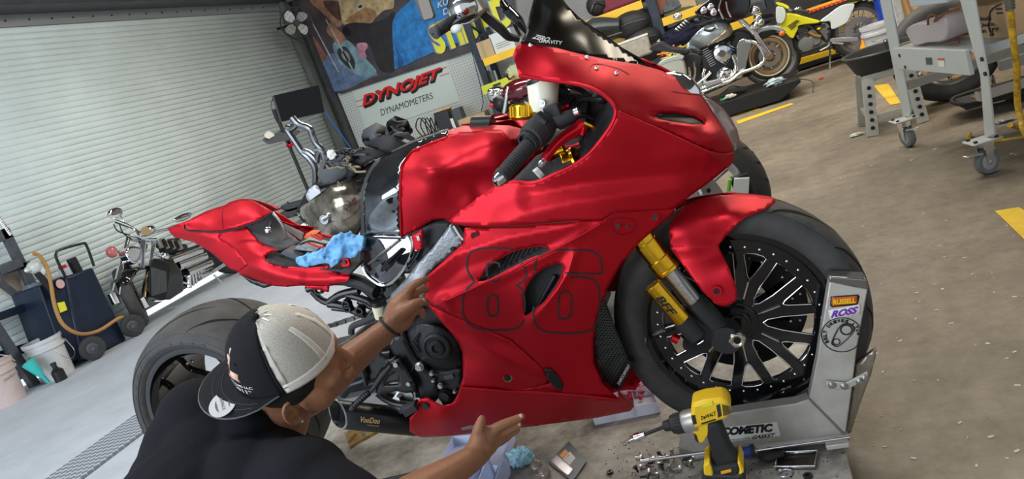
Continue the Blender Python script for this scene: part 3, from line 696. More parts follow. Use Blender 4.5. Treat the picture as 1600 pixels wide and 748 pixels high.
tbd = depthf([(567, 368, 1.61), (566, 305, 1.62), (580, 264, 1.66), (608, 238, 1.71), (670, 209, 1.73), (703, 200, 1.73), (698, 215, 1.66), (657, 230, 1.645), (626, 262, 1.608), (625, 325, 1.598), (626, 368, 1.60), (597, 310, 1.585), (600, 280, 1.612), (620, 245, 1.65)])
MB().tube([Y(*q, tkd(*q) - .001) for q in (T(228, 712), T(223, 560), T(222, 440), T(230, 345), T(252, 300), T(287, 258), T(332, 238), T(400, 209), T(470, 184))], .0028, 6, 3).build('cover_edge', RED, bike)
TKG = mat('clear_wrapped_black_tank', (.20, .215, .23), .06, .95, coat=1., bump=.25, bscale=9, col2=(.03, .03, .035), vscale=9)
panel('fuel_tank', TB, tbd, TKG, bike, .004, 5, mirror=1)
g = MB(); ribbon(g, [(567, 366), (566, 305), (571, 284), (580, 264), (593, 248)], lambda x, y: tbd(x, y), 5, .002); ribbon(g, [(612, 237), (650, 219), (700, 202)], tbd, 3, .002); g.build('carbon_tank_trim', mat('carbon_weave', (.05, .055, .055), .35, .3, bump=.6, bscale=400), bike)
MB().box((-.86, BIKE_Y, .95), (.24, .2, .12)).build('tank_core', BLK, bike, bevel=.04)
g = MB(); MB_ = g.tube([Y(740, 200, 1.73), Y(770, 199, 1.73)], .03, 16); g.build('fuel_cap', BLK, bike)

# ---------------------------------------------------------------- tail
S6 = lambda x, y: (250 + x / 3.937, 290 + y / 3.937)
T1 = [S6(45, 262), S6(100, 245), S6(148, 234), S6(155, 258), S6(175, 272), S6(280, 280), S6(375, 285), S6(363, 310), S6(367, 330), S6(430, 365), S6(470, 395), S6(505, 440), S6(540, 488), S6(510, 510), S6(482, 532), S6(430, 512), S6(390, 475), S6(340, 432), S6(300, 400), S6(200, 345), S6(90, 318), S6(62, 290)]
t1d = depthf([(*S6(45, 262), 1.715), (*S6(148, 234), 1.69), (*S6(90, 318), 1.71), (*S6(375, 285), 1.670), (*S6(367, 330), 1.663), (*S6(430, 365), 1.653), (*S6(540, 488), 1.630), (*S6(482, 532), 1.65), (*S6(300, 400), 1.68), (*S6(200, 345), 1.70), (*S6(250, 310), 1.675), (*S6(400, 430), 1.652)],
             [([S6(60, 280), S6(200, 305), S6(330, 322)], .005, 10)])
panel('tail_side_panel', T1, t1d, RED, bike, .003, 4, mirror=1)
T2 = [S6(375, 285), S6(450, 270), S6(525, 251), S6(570, 300), S6(622, 351), S6(680, 378), S6(735, 396), S6(680, 405), S6(645, 430), S6(645, 450), S6(690, 476), S6(760, 492), S6(900, 505), S6(980, 498), S6(1040, 482), S6(1062, 515), S6(1110, 545), S6(1168, 548), S6(1168, 578), S6(1120, 600), S6(1050, 610), S6(1000, 620), S6(870, 614), S6(780, 622), S6(700, 617), S6(640, 600), S6(580, 575), S6(490, 545), S6(482, 532), S6(510, 510), S6(540, 488), S6(505, 440), S6(470, 395), S6(430, 365), S6(367, 330), S6(363, 310)]
t2d = depthf([(*S6(375, 285), 1.669), (*S6(525, 251), 1.672), (*S6(622, 351), 1.650), (*S6(735, 396), 1.63), (*S6(645, 440), 1.60), (*S6(760, 492), 1.60), (*S6(900, 505), 1.60), (*S6(1040, 482), 1.61), (*S6(1168, 560), 1.60), (*S6(1050, 610), 1.60), (*S6(870, 614), 1.60), (*S6(700, 617), 1.615), (*S6(580, 575), 1.63), (*S6(482, 532), 1.65), (*S6(540, 488), 1.615), (*S6(430, 365), 1.651), (*S6(367, 330), 1.661), (*S6(650, 540), 1.60), (*S6(850, 565), 1.588), (*S6(600, 430), 1.605)],
             [([S6(540, 488), S6(700, 545), S6(900, 585), S6(1160, 565)], .009, 12)])
panel('tail_front_panel', T2, t2d, RED, bike, .003, 4, mirror=1)
CW = [S6(148, 234), S6(200, 198), S6(270, 163), S6(330, 140), S6(395, 122), S6(430, 100), S6(470, 88), S6(510, 81), S6(548, 82), S6(575, 92), S6(602, 106), S6(650, 132), S6(692, 158), S6(660, 180), S6(620, 203), S6(540, 232), S6(460, 258), S6(385, 272), S6(280, 274), S6(180, 268), S6(160, 255)]
cwd = depthf([(*S6(148, 234), 1.68), (*S6(270, 163), 1.73), (*S6(395, 122), 1.73), (*S6(548, 82), 1.73), (*S6(692, 158), 1.72), (*S6(620, 203), 1.675), (*S6(540, 232), 1.670), (*S6(385, 272), 1.668), (*S6(180, 268), 1.688), (*S6(400, 200), 1.682), (*S6(500, 150), 1.688), (*S6(600, 150), 1.70), (*S6(270, 220), 1.69)])
panel('seat_cowl', CW, cwd, RED, bike, .003, 4, mirror=1)
g = MB(); ribbon(g, [S6(393, 122), S6(383, 160), S6(381, 210), S6(385, 268)], cwd, 1.1)
g.build('cowl_seam', RED_B, bike)
g = MB(); g.tube([Y(*S6(x, y), 1.642) for x, y in ((150, 240), (165, 275), (280, 283), (385, 283), (460, 268), (540, 242), (620, 212), (690, 165))], .0028, 6, 3); g.build('cowl_gasket', BLK, bike)
panel('seat_base_panel', [S6(525, 249), S6(620, 212), S6(690, 168), S6(720, 195), S6(762, 262), S6(810, 305), S6(862, 345), S6(800, 378), S6(738, 398), S6(680, 378), S6(620, 352), S6(570, 302)], depthf([(*S6(525, 249), 1.675), (*S6(690, 168), 1.72), (*S6(762, 262), 1.74), (*S6(862, 345), 1.70), (*S6(738, 398), 1.64), (*S6(620, 352), 1.655), (*S6(660, 290), 1.69)]), GUN, bike, .003, 5)
p = Y(*S6(665, 275), 1.665); MB().sph(p, (.012, .008, .012), 14).cyl(p, Y(*S6(685, 225), 1.69), .004, n=8).build('seat_lock', CHR, bike)
MB().tube([Y(*S6(x, y), 1.70) for x, y in ((690, 165), (730, 210), (760, 260), (775, 320))], .004, 6, 3).build('cowl_bracket', STEEL, bike)
panel('tail_far_rail', [S6(700, 160), S6(730, 170), S6(800, 215), S6(870, 252), S6(950, 288), S6(1062, 318), S6(1050, 330), S6(980, 320), S6(900, 300), S6(800, 255), S6(740, 212)], lambda x, y: 1.84, RED, bike, .004, 5)
panel('seat_label', [S6(740, 222), S6(885, 290), S6(870, 335), S6(760, 262)], lambda x, y: 1.80, WHT, bike, .001, 6)
# inner tray and battery
trd = depthf([(*S6(645, 440), 1.60), (*S6(860, 345), 1.70), (*S6(1040, 335), 1.74), (*S6(1150, 480), 1.60), (*S6(900, 500), 1.605)])
panel('under_seat_tray', [S6(640, 430), S6(735, 395), S6(862, 340), S6(900, 300), S6(1060, 325), S6(1260, 330), S6(1245, 470), S6(1170, 540), S6(1060, 520), S6(900, 505), S6(760, 492), S6(655, 462)], lambda x, y: trd(x, y) + .01, BLKM, bike, .003, 6)
def tbox(a, b, c, d, y0, y1, m, nm):
    P = [Y(*S6(*q), y0) for q in (a, b, c, d)]; MB().prism(P, (0, y1 - y0, -.0)).build(nm, m, bike, smooth=False, bevel=.003)
tbox((735, 420), (845, 470), (860, 440), (760, 398), 1.635, 1.72, GUN, 'fuse_box')
tbox((815, 395), (960, 410), (980, 385), (860, 350), 1.66, 1.72, mat('battery_label', (.35, .37, .37), .4, var=.6, vscale=60), 'battery')
tbox((880, 325), (940, 335), (950, 300), (895, 295), 1.72, 1.76, mat('orange_relay', (.75, .13, .02), .5), 'relay')


for k, (pts, c) in enumerate([([(930, 300), (980, 330), (1000, 320), (960, 300)], 'r'), ([(860, 360), (930, 340), (1010, 360), (1060, 350)], 'b'), ([(700, 430), (760, 450), (800, 470), (860, 480)], 'b'), ([(900, 345), (960, 370), (1040, 385)], 'r')]):
    MB().tube([Y(*S6(*q), 1.655) for q in pts], .003, 6, 4).build('wire', BLK if c == 'b' else mat('red_wire', (.6, .02, .01), .5), bike)
# front red bracket of the tail
panel('tail_bracket', [S6(1100, 475), S6(1125, 450), S6(1160, 446), S6(1170, 500), S6(1176, 545), S6(1160, 562), S6(1120, 548), S6(1100, 530), S6(1120, 500)], lambda x, y: 1.597, RED, bike, .008, 4)
for x, y in ((1135, 470), (1150, 518)): p = Y(*S6(x, y), 1.596); MB().cyl(p, p + V(0, -.003, 0), .006, n=12).build('bracket_hole', BLK, bike)
panel('tail_tab', [S6(885, 614), S6(1040, 608), S6(1035, 655), S6(1010, 650), S6(990, 640), S6(960, 640), S6(920, 630)], lambda x, y: 1.60, RED, bike, .004, 4)
panel('under_tail_light', [S6(490, 545), S6(580, 580), S6(660, 600), S6(685, 617), S6(640, 630), S6(560, 600)], lambda x, y: 1.66, BLK, bike, .03, 5)

# ---------------------------------------------------------------- seat-side glossy cover and frame
C4 = lambda x, y: (540 + x / 3.9375, 330 + y / 3.937)
CV = [C4(105, 150), C4(200, 150), C4(340, 152), C4(395, 140), C4(412, 170), C4(415, 215), C4(460, 235), C4(440, 285), C4(395, 350), C4(330, 425), C4(270, 468), C4(225, 470), C4(180, 450), C4(130, 400), C4(100, 350), C4(90, 280), C4(95, 220)]
cvd = depthf([(*C4(105, 150), 1.615), (*C4(340, 152), 1.60), (*C4(415, 200), 1.59), (*C4(460, 240), 1.588), (*C4(330, 425), 1.60), (*C4(200, 460), 1.61), (*C4(90, 280), 1.63), (*C4(260, 300), 1.585)])
panel('side_airbox_cover', CV, cvd, mat('piano_black', (.10, .10, .11), .06, .9, coat=1., bump=.15, bscale=10), bike, .006, 5)
MB().tube([Y(*q, cvd(*q) - .003) for q in [C4(*a) for a in ((405, 150), (412, 220), (395, 290), (345, 375), (280, 440), (225, 455), (175, 430), (125, 385), (100, 320))]], .0045, 8, 4).build('cover_bright_rim', CHR, bike)
MB().tube([Y(*q, cvd(*q) - .002) for q in [C4(*a) for a in ((145, 320), (230, 255), (330, 175))]], [.006, .008, .006], 8, 4, flat=.5).build('cover_rib', STEEL, bike)
MB().tube([Y(*q, cvd(*q) - .004) for q in [C4(*a) for a in ((200, 390), (270, 320), (350, 235))]], [.012, .015, .008], 10, 4, flat=.7).build('cover_boss', GLOSS, bike)
MB().prism([Y(*C4(*q), 1.578) for q in ((180, 350), (215, 320), (248, 370), (210, 415))], (0, .01, 0)).build('cover_badge_block', GUN, bike, smooth=False)
panel('cover_red_bracket', [C4(405, 150), C4(440, 135), C4(472, 105), C4(475, 150), C4(472, 190), C4(470, 230), C4(450, 245), C4(420, 235), C4(415, 195)], lambda x, y: 1.575, RED, bike, .004, 4)
p = Y(*C4(448, 165), 1.574); MB().box(p, (.008, .003, .012)).build('bracket_pad', STEEL, bike)
SPR = [(704, 350), (722, 378), (720, 384), (706, 396), (680, 416), (667, 430), (664, 470), (640, 500), (622, 515), (600, 530), (588, 520), (592, 500), (604, 476), (612, 458), (632, 438), (652, 412), (675, 388)]
spd = depthf([(704, 350, 1.555), (722, 378, 1.552), (667, 430, 1.556), (664, 470, 1.565), (600, 530, 1.59), (592, 500, 1.595), (632, 438, 1.565), (675, 388, 1.555), (650, 445, 1.55)])
panel('frame_spar', SPR, spd, SPAR, bike, .03, 5, mirror=1)
p = Y(*C4(658, 230), 1.548); MB().cyl(p, p + V(0, -.004, 0), .005, n=12).build('frame_bolt', BLK, bike)
MB().tube([Y(*C4(x, y), 1.545) for x, y in ((665, 88), (700, 145), (725, 175))], .004, 8).build('frame_edge_clip', CHR, bike)
panel('airbox', [(648, 372), (660, 356), (680, 348), (703, 347), (706, 356), (680, 385), (655, 412), (645, 400)], lambda x, y: 1.60, BLKM, bike, .1, 6)
# engine block mass, upright behind covers
MB().prism([Y(*q, 1.60) for q in ((640, 430), (700, 360), (900, 380), (930, 520), (900, 600), (700, 625), (640, 600), (610, 520))], (0, .26, 0)).build('engine_block', BLKM, bike, bevel=.01)
C5 = lambda x, y: (500 + x / 3.115, 460 + y / 3.117)
CL = [C5(425, 190), C5(450, 160), C5(500, 140), C5(560, 150), C5(610, 170), C5(650, 205), C5(685, 235), C5(692, 300), C5(690, 350), C5(650, 368), C5(590, 368), C5(540, 350), C5(490, 320), C5(450, 280), C5(428, 240)]
cld = depthf([(*C5(425, 190), 1.575), (*C5(500, 140), 1.57), (*C5(610, 170), 1.568), (*C5(692, 300), 1.57), (*C5(590, 368), 1.572), (*C5(450, 280), 1.575), (*C5(570, 255), 1.535), (*C5(520, 220), 1.542), (*C5(620, 290), 1.545)])
panel('clutch_cover', CL, cld, ENG, bike, .03, 5, sm=3)
c = Y(*C5(570, 258), 1.535)
MB().lathe([(.006, .040), (-.004, .037), (-.006, .032), (-.003, .030), (-.003, .022), (-.008, .020), (-.009, .012), (-.004, .010), (-.004, .001)], c, (0, 1, 0), 40).build('clutch_cap', ENG, bike)
g = MB()
for k in range(5): g.tube([Y(*C5(440 + k * 10, 235 - k * 12), 1.556), Y(*C5(480 + k * 9, 290 - k * 8), 1.556)], .0022, 6)
g.build('cover_ribs', ENG, bike)
LE = [C5(535, 365), C5(600, 372), C5(688, 360), C5(690, 430), C5(665, 500), C5(640, 530), C5(600, 540), C5(560, 470), C5(540, 420)]
panel('sump_cover', LE, lambda x, y: 1.572, ENG, bike, .04, 6)
MB().box(Y(*C5(628, 400), 1.57), (.028, .004, .012)).build('model_plate', GUN, bike, bevel=.001)
for nm, x, y, r, m in (('oil_filler_cap', 610, 490, .014, ENG), ('sump_bolt', 590, 438, .006, STEEL), ('sump_bolt', 548, 378, .005, STEEL), ('sump_bolt', 556, 412, .004, STEEL), ('sump_bolt', 660, 465, .004, STEEL)):
    p = Y(*C5(x, y), 1.568); MB().cyl(p + V(0, .004, 0), p + V(0, -.012, 0), r, n=14).lathe([(-.004, r), (-.006, r * 1.4), (0, r * 1.4)], p, (0, 1, 0), 16).build(nm, m, bike)
g = MB().tube([Y(*C5(x, y), 1.56) for x, y in ((470, 500), (462, 440), (440, 390), (470, 330))], .003, 6, 4); g.build('engine_hose', BLK, bike)
FP = [C5(330, 235), C5(400, 180), C5(430, 240), C5(455, 300), C5(500, 360), C5(535, 380), C5(560, 430), C5(580, 500), C5(560, 525), C5(520, 520), C5(475, 500), C5(440, 420), C5(390, 330), C5(350, 280)]
panel('frame_pivot_plate', FP, lambda x, y: 1.565, BLK, bike, .02, 6)
c = Y(*C5(485, 350), 1.556)
MB().cyl(c + V(0, .01, 0), c + V(0, -.003, 0), .0125, n=24).build('swingarm_pivot_washer', STEEL, bike, bevel=.001)
MB().cyl(c, c + V(0, -.010, 0), .0095, n=6).lathe([(-.0101, .004), (-.0101, .0075)], c, (0, 1, 0), 12).build('swingarm_pivot_nut', STEEL, bike)
# rearset triangle
RS = [C5(345, 325), C5(385, 315), C5(400, 345), C5(440, 400), C5(465, 450), C5(465, 475), C5(420, 480), C5(370, 470), C5(290, 488), C5(270, 478), C5(275, 440), C5(310, 380)]
panel('rearset_bracket', RS, lambda x, y: 1.545, BLK, bike, .01, 5, holes=[[C5(335, 400), C5(378, 375), C5(382, 440), C5(310, 445)]])
for x, y, r in ((370, 340, .007), (432, 433, .006), (243, 472, .005), (235, 325, .006)): p = Y(*C5(x, y), 1.545); MB().cyl(p, p + V(0, -.005, 0), r, n=12).build('rearset_bolt', STEEL, bike)
MB().tube([Y(*C5(x, y), 1.535) for x, y in ((150, 560), (185, 520), (240, 475))], [.007, .008, .006], 10).build('foot_peg', BLKM, bike)
p0, p1 = Y(*C5(165, 540), 1.535), Y(*C5(235, 480), 1.535)
g = MB()
for k in range(8): q = p0.lerp(p1, k / 7); d = (p1 - p0).normalized(); g.cyl(q - d * .0012, q + d * .0012, .0092, n=10)
g.build('peg_knurl', BLK, bike)
MB().tube([Y(*C5(x, y), 1.54) for x, y in ((250, 470), (300, 400), (345, 345))], .006, 8).build('brake_pedal_arm', BLKM, bike)
MB().cyl(Y(*C5(218, 395), 1.545), Y(*C5(225, 440), 1.545), .006, n=12).cyl(Y(*C5(205, 350), 1.545), Y(*C5(220, 395), 1.545), .011, n=14).build('rear_master_cylinder', BLK, bike)
panel('heel_guard', [C5(205, 340), C5(240, 290), C5(275, 270), C5(330, 320), C5(370, 300), C5(360, 330), C5(300, 370), C5(260, 430), C5(225, 420)], lambda x, y: 1.553, BLK, bike, .006, 5)
# swingarm, chain, sprocket side
for s in (-1, 1):
    yy = BIKE_Y + s * .10
    a = Y(610, 560, 1.60); b = V(RC.x, 0, RC.z); a = V(a.x, yy, a.z)
    MB().tube([V(a.x, yy, a.z), V(a.x - .18, BIKE_Y + s * .12, a.z + .01), V(-1.45, BIKE_Y + s * .175, .535), V(RC.x + .02, BIKE_Y + s * .175, RC.z)], [.04, .036, .030, .026], 14, 4, flat=.7).build('swingarm_leg', mat('silver_black_swingarm', (.03, .03, .033), .25, .5), bike)
MB().cyl(RC - V(0, .19, 0), RC + V(0, .19, 0), .017, n=16).build('rear_axle', STEEL, bike)
for z0, dz in ((.66, .045), (.54, .10)):
    ch = MB()
    for k in range(44): t = k / 43; ch.box(V(-1.02 - .72 * t, 1.875, z0 - dz * t), (.017, .018 if k % 2 else .010, .012))
    ch.build('drive_chain', mat('chain_steel', (.2, .2, .19), .4, .9), bike, smooth=False)
MB().lathe([(-.003, .02), (-.003, .105), (.003, .105), (.003, .02)], RC + V(0, .165, 0), (0, 1, 0), 40, closed=True).build('rear_sprocket', BLK, bike)
MB().tube([Y(*C5(x, y), 1.66) for x, y in ((110, 480), (150, 440), (210, 420), (240, 400))], .017, 12, 3).build('exhaust_link_pipe', BLK, bike)
MB().tube([Y(*C5(x, y), 1.70) for x, y in ((120, 400), (230, 350), (330, 270))], .012, 10).build('brake_stay', STEEL, bike)
MB().tube([Y(*C5(x, y), 1.62) for x, y in ((280, 480), (320, 510), (370, 530), (440, 540))], .010, 10, 4).build('linkage_rod', BLK, bike)
c = Y(*C5(385, 495), 1.64); MB().lathe([(-.004, .008), (-.004, .045), (.004, .045), (.004, .008)], c, (0, 1, 0), 30, closed=True).build('rear_disc', STEEL, bike)
MB().cyl(c, c + V(0, -.02, 0), .011, n=12).build('disc_centre_bolt', CHR, bike)
# subframe
sb = [([(190, -20), (100, 0), (40, 40)], .011), ([(40, 45), (110, 55), (200, 95)], .011), ([(60, 65), (180, 80), (215, 110)], .008), ([(130, 0), (230, 30), (300, 90)], .010), ([(230, 120), (260, 80), (300, 60)], .008)]
for pts, r in sb: MB().tube([Y(*C5(*q), 1.65) for q in pts], r, 10, 3).build('subframe_tube', BLK, bike)
S_ = ([(488, 455), (505, 470), (540, 480), (585, 497)], [(560, 470), (590, 480), (620, 460)], [(575, 440), (600, 470), (600, 500)], [(480, 452), (520, 440), (560, 446), (590, 470)])
for pts in S_: MB().tube([Y(*q, 1.66) for q in pts], .010, 10, 3).build('subframe_tube', BLK, bike)
for x, y in ((498, 453), (541, 475), (543, 481), (562, 485), (593, 452)):
    p = Y(x, y, 1.635); MB().lathe([(0, .005), (-.006, .008), (-.006, .012), (.01, .014)], p, (0, 1, 0), 16).build('subframe_boss', BLK, bike)
MB().tube([Y(*C5(x, y), 1.60) for x, y in ((152, 190), (160, 155), (220, 130), (290, 95), (330, 60))], .009, 10, 4).build('rubber_hose', RUBG, bike)
p = Y(*C5(285, 55), 1.60); MB().cyl(p, p + V(-.008, 0, -.035), .019, .015, n=16).build('rear_brake_reservoir', mat('milky_plastic', (.75, .72, .52), .4), bike, bevel=.003)
MB().cyl(p + V(.002, 0, .004), p + V(.004, 0, .014), .021, n=16).build('reservoir_cap', BLK, bike)
MB().tube([Y(490, 425, 1.64), Y(560, 440, 1.64), Y(590, 455, 1.62)], .02, 10, 3).build('tail_underside_beam', BLKM, bike)
# muffler
m0, m1 = Y(522, 645, 1.55), Y(655, 660, 1.675)
ax = (m1 - m0).normalized()
m0 = Y(512, 645, 1.55) - V(0, 0, .0); ax = (m1 - m0).normalized(); ML = (m1 - m0).length - .01
mo = MB().lathe([(0, .037), (.001, .039), (ML, .039), (ML + .01, .036)], m0, ax, 48).lathe([(.0, .0365), (.03, .033), (.16, .028)], m0, ax, 48)
def slash(mb):
    for i, v in enumerate(mb.v):
        h = (v - m0).dot(ax)
        if h < .02: r_c = (v - m0) - ax * h; mb.v[i] = v + ax * (.028 + r_c.dot(V(-.2, -1, .1)) * .8)
    return mb
slash(mo)
muf = mo.build('muffler', mat('black_ceramic', (.014, .014, .015), .33, .2, bump=.05, bscale=200), bike, ang=.9)
# angled outlet ring
slash(MB().lathe([(-.002, .0365), (-.002, .039), (.001, .0396), (.001, .0365)], m0, ax, 48, closed=True)).build('muffler_tip_ring', STEEL, muf)
pn = MB().cyl(m0 + ax * .075, m0 + ax * .085, .034, n=30); pn.build('muffler_baffle', GRV, muf)
nrm = V(0, -1, 0); sd = ax.cross(nrm).normalized(); sd = sd if sd.z > 0 else -sd
nr = nrm * .86 + sd * .42; nr = (nr - ax * nr.dot(ax)).normalized(); sd2 = ax.cross(nr).normalized(); sd2 = sd2 if sd2.z > 0 else -sd2
o_ = m0 + ax * .085 + nr * .0392
g = MB(); text_on(g, 'VooDoo', [o_ - sd2 * .008, o_ - sd2 * .008 + ax * .055, o_ + sd2 * .008 + ax * .055, o_ + sd2 * .008], .0012, .1, .03)
o2 = o_ + ax * .022 - sd2 * .013; text_on(g, 'industries', [o2 - sd2 * .002, o2 - sd2 * .002 + ax * .032, o2 + sd2 * .002 + ax * .032, o2 + sd2 * .002], .0012)
g.build('muffler_lettering', mat('tan_print', (.5, .33, .14), .5), muf, smooth=False)
MB().bar(Y(*C5(395, 560), 1.55), Y(*C5(470, 530), 1.55), .03, .012).bar(Y(*C5(410, 580), 1.53), Y(*C5(470, 545), 1.53), .012, .02).build('muffler_hanger', BLKM, bike, bevel=.002)
MB().tube([m1 - ax * .02, m1 + V(.05, .03, .0), V(m1.x + .16, 1.64, m1.z + .0), V(m1.x + .3, 1.72, m1.z - .03)], .026, 14, 4).build('exhaust_pipe', STEEL, bike)
# radiator
rad = [(943, 458), (950, 480), (965, 520), (985, 568), (980, 590), (970, 608), (955, 604), (942, 588), (931, 560), (929, 530), (934, 495)]
rm = mat('radiator_mesh', (.03, .032, .033), .5, .5); n_ = rm.node_tree; ck = n_.nodes.new('ShaderNodeTexChecker'); ck.inputs['Scale'].default_value = 260
n_.links.new(n_.nodes['Texture Coordinate'].outputs['Object'], ck.inputs[0]); ck.inputs[1].default_value = (.004, .004, .004, 1); ck.inputs[2].default_value = (.10, .105, .11, 1); n_.links.new(ck.outputs[0], n_.nodes['Principled BSDF'].inputs['Base Color'])
rdo = panel('radiator_core', rad, depthf([(943, 458, 1.62), (985, 568, 1.64), (970, 608, 1.65), (929, 530, 1.60)]), rm, bike, .02, 6)
g = MB(); text_on(g, 'SAMCOSPORT', [Y(968, 601, 1.636), Y(985, 571, 1.63), Y(982, 568, 1.63), Y(964, 598, 1.636)], .002, 0, .02); g.build('hose_lettering', WHT, rdo, smooth=False)
MB().tube([Y(962, 603, 1.65), Y(972, 585, 1.645), Y(985, 560, 1.64)], .012, 10).build('radiator_hose', BLK, rdo)
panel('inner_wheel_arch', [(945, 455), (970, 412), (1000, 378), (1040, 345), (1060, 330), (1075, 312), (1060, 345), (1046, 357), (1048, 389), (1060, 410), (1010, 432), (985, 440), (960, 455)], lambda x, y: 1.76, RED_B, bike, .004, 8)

# ---------------------------------------------------------------- cockpit
C7 = lambda x, y: (740 + x / 3.738, 100 + y / 3.74)
def c7(x, y, d): return Y(*C7(x, y), d)
g0, g1 = c7(155, 668, 1.40), c7(345, 450, 1.50); dd = (g1 - g0).normalized()
bar = MB().cyl(g0, g1 + dd * .16, .011, n=16).build('clip_on_bar', BLK, bike)
gm = MB(); Lg = (g1 - g0).length
gm.lathe([(0, .012), (.002, .0175), (.012, .0185), (.02, .0165), (Lg * .93, .0172), (Lg * .95, .022), (Lg, .022), (Lg, .01)], g0, dd, 24)
gro = gm.build('throttle_grip', RUBG, bike)
rg = MB()
for k in range(12): rg.lathe([(.025 + k * .007, .0168), (.0265 + k * .007, .0180), (.028 + k * .007, .0168)], g0, dd, 20)
rg.build('grip_ribs', RUBG, gro)
MB().lathe([(-.016, .004), (-.015, .009), (-.010, .013), (.0, .0155), (.001, .002)], g0, dd, 20).build('bar_end_weight', CHR, bike)
h0 = c7(330, 440, 1.495); h1 = c7(385, 385, 1.525)
sw = MB().cyl(h0, h1, .029, .033, n=20).cyl(h1, h1 + (h1 - h0).normalized() * .03, .033, .026, n=20).box(h1 + V(.0, -.004, .012), (.05, .04, .03), M=Matrix.Rotation(-.6, 3, 'Y'))
sw.build('throttle_housing', RUBG, bike, bevel=.003)
MB().lathe([(0, .024), (.008, .024), (.010, .020), (.0, .020)], h0 - dd * .012, dd, 20, closed=True).build('housing_collar', RUBG, bike)
# brake master cylinder and lever
MB().tube([c7(430, 330, 1.545), c7(500, 335, 1.545), c7(560, 310, 1.55), c7(610, 285, 1.555)], [.012, .017, .016, .011], 12).box(c7(470, 290, 1.55), (.035, .03, .04)).build('brake_master_cylinder', BLKM, bike, bevel=.003)
MB().cyl(c7(590, 285, 1.545), c7(615, 275, 1.545), .010, n=12).build('banjo_bolt', STEEL, bike)
REDA = mat('red_lever_anodise', (.72, .015, .03), .22, .9)
MB().tube([c7(640, 355, 1.53), c7(600, 385, 1.52), c7(540, 420, 1.50), c7(480, 470, 1.475), c7(440, 520, 1.455), c7(415, 560, 1.445)], [.010, .009, .008, .007, .0065, .006], 10, 4, flat=1.6).build('brake_lever', REDA, bike)
MB().tube([c7(415, 558, 1.445), c7(398, 578, 1.44), c7(388, 590, 1.435)], [.006, .008, .006], 10, 3).build('lever_tip', ALU, bike)
MB().box(c7(610, 385, 1.525), (.03, .012, .022), M=Matrix.Rotation(.5, 3, 'Y')).build('lever_adjuster', REDA, bike, bevel=.003)
# reservoir
rs0 = c7(405, 90, 1.60); rs1 = c7(408, 240, 1.59)
MB().lathe([(0, .030), (.0, .034), (.01, .036), (.05, .032), (.07, .024), (.075, .010), (.088, .008)], rs0, (rs1 - rs0), 28).build('brake_fluid_reservoir', mat('frosted_reservoir', (.80, .77, .62), .35, coat=.2), bike)
MB().cyl(rs0 - V(0, 0, -.0), rs0 + V(-.002, 0, .012), .038, n=28).build('reservoir_lid', BLK, bike, bevel=.002)
for x, y in ((405, 225), (443, 262)): p = c7(x, y, 1.565); MB().cyl(p, p + V(0, -.012, 0), .008, n=14).cyl(p, p + V(0, -.014, 0), .004, n=6).build('reservoir_bolt', STEEL, bike)
MB().tube([c7(440, 265, 1.57), c7(450, 320, 1.57), c7(470, 360, 1.56)], .012, 10).build('reservoir_bracket', BLKM, bike)
# gold fork caps
a, b = c7(285, 320, 1.62), c7(385, 260, 1.66)
gc = MB().lathe([(0, .004), (0, .030), (.004, .034), (.030, .034), (.034, .030), (.036, .005)], c7(300, 325, 1.60), (.25, .2, .95), 32)
gc.build('gold_fork_cap', GOLD, bike)
g = MB(); c = c7(300, 325, 1.60); u_v, w_v, a_v = frame((.25, .2, .95))
for k in range(20): t = 2 * PI * k / 20; g.cyl(c + a_v * .006 + (u_v * math.cos(t) + w_v * math.sin(t)) * .034, c + a_v * .028 + (u_v * math.cos(t) + w_v * math.sin(t)) * .034, .0022, n=6)
g.build('fork_cap_knurl', GOLD, bike)
a, b = c7(600, 530, 1.60), c7(500, 590, 1.57)
MB().tube([c7(620, 560, 1.615), c7(515, 590, 1.60)], .030, 24).cyl(c7(615, 560, 1.59), c7(595, 570, 1.59), .034, n=24).build('gold_fork_clamp', GOLD, bike, bevel=.002)
MB().tube([c7(470, 520, 1.60), c7(530, 495, 1.60)], .012, 14).build('gold_adjuster', GOLD, bike)
panel('inner_fairing_panel', [(798, 283), (812, 270), (838, 243), (852, 236), (860, 252), (905, 228), (955, 150), (966, 172), (955, 205), (925, 240), (880, 268), (840, 287), (815, 288)], depthf([(798, 283, 1.55), (852, 236, 1.58), (905, 228, 1.62), (966, 172, 1.56), (925, 240, 1.55), (840, 287, 1.545)]), BLKM, bike, .003, 6)
st = panel('warning_sticker', [C7(342, 622), C7(372, 600), C7(415, 648), C7(390, 672)], lambda x, y: 1.54, WHT, bike, .0005, 6)
g = MB(); text_on(g, 'CAUTION READ MANUAL', [Y(*C7(352, 630), 1.538), Y(*C7(396, 664), 1.538), Y(*C7(404, 650), 1.538), Y(*C7(366, 608), 1.538)], .0015); g.build('sticker_text', BLK, st, smooth=False)
random.seed(4)
cb = [([(470, 180), (510, 160), (540, 175), (545, 210), (500, 240), (450, 250)], .011, RUBG), ([(560, 290), (600, 230), (660, 205), (740, 215), (780, 225)], .006, BLK), ([(640, 370), (700, 350), (740, 300), (790, 250)], .007, BLK),
      ([(600, 400), (680, 410), (720, 360), (800, 300)], .006, RUBG), ([(620, 470), (680, 450), (740, 380)], .009, BLK), ([(560, 330), (640, 300), (720, 330), (760, 310)], .005, BLK), ([(500, 370), (560, 360), (620, 420), (640, 500)], .007, RUBG),
      ([(480, 120), (560, 130), (640, 160), (700, 220)], .006, BLK), ([(640, 500), (690, 470), (700, 420)], .008, RUBG)]
for pts, r, m in cb: MB().tube([c7(x, y, 1.62 + random.random() * .03) for x, y in pts], r, 8, 5).build('cable', m, bike)
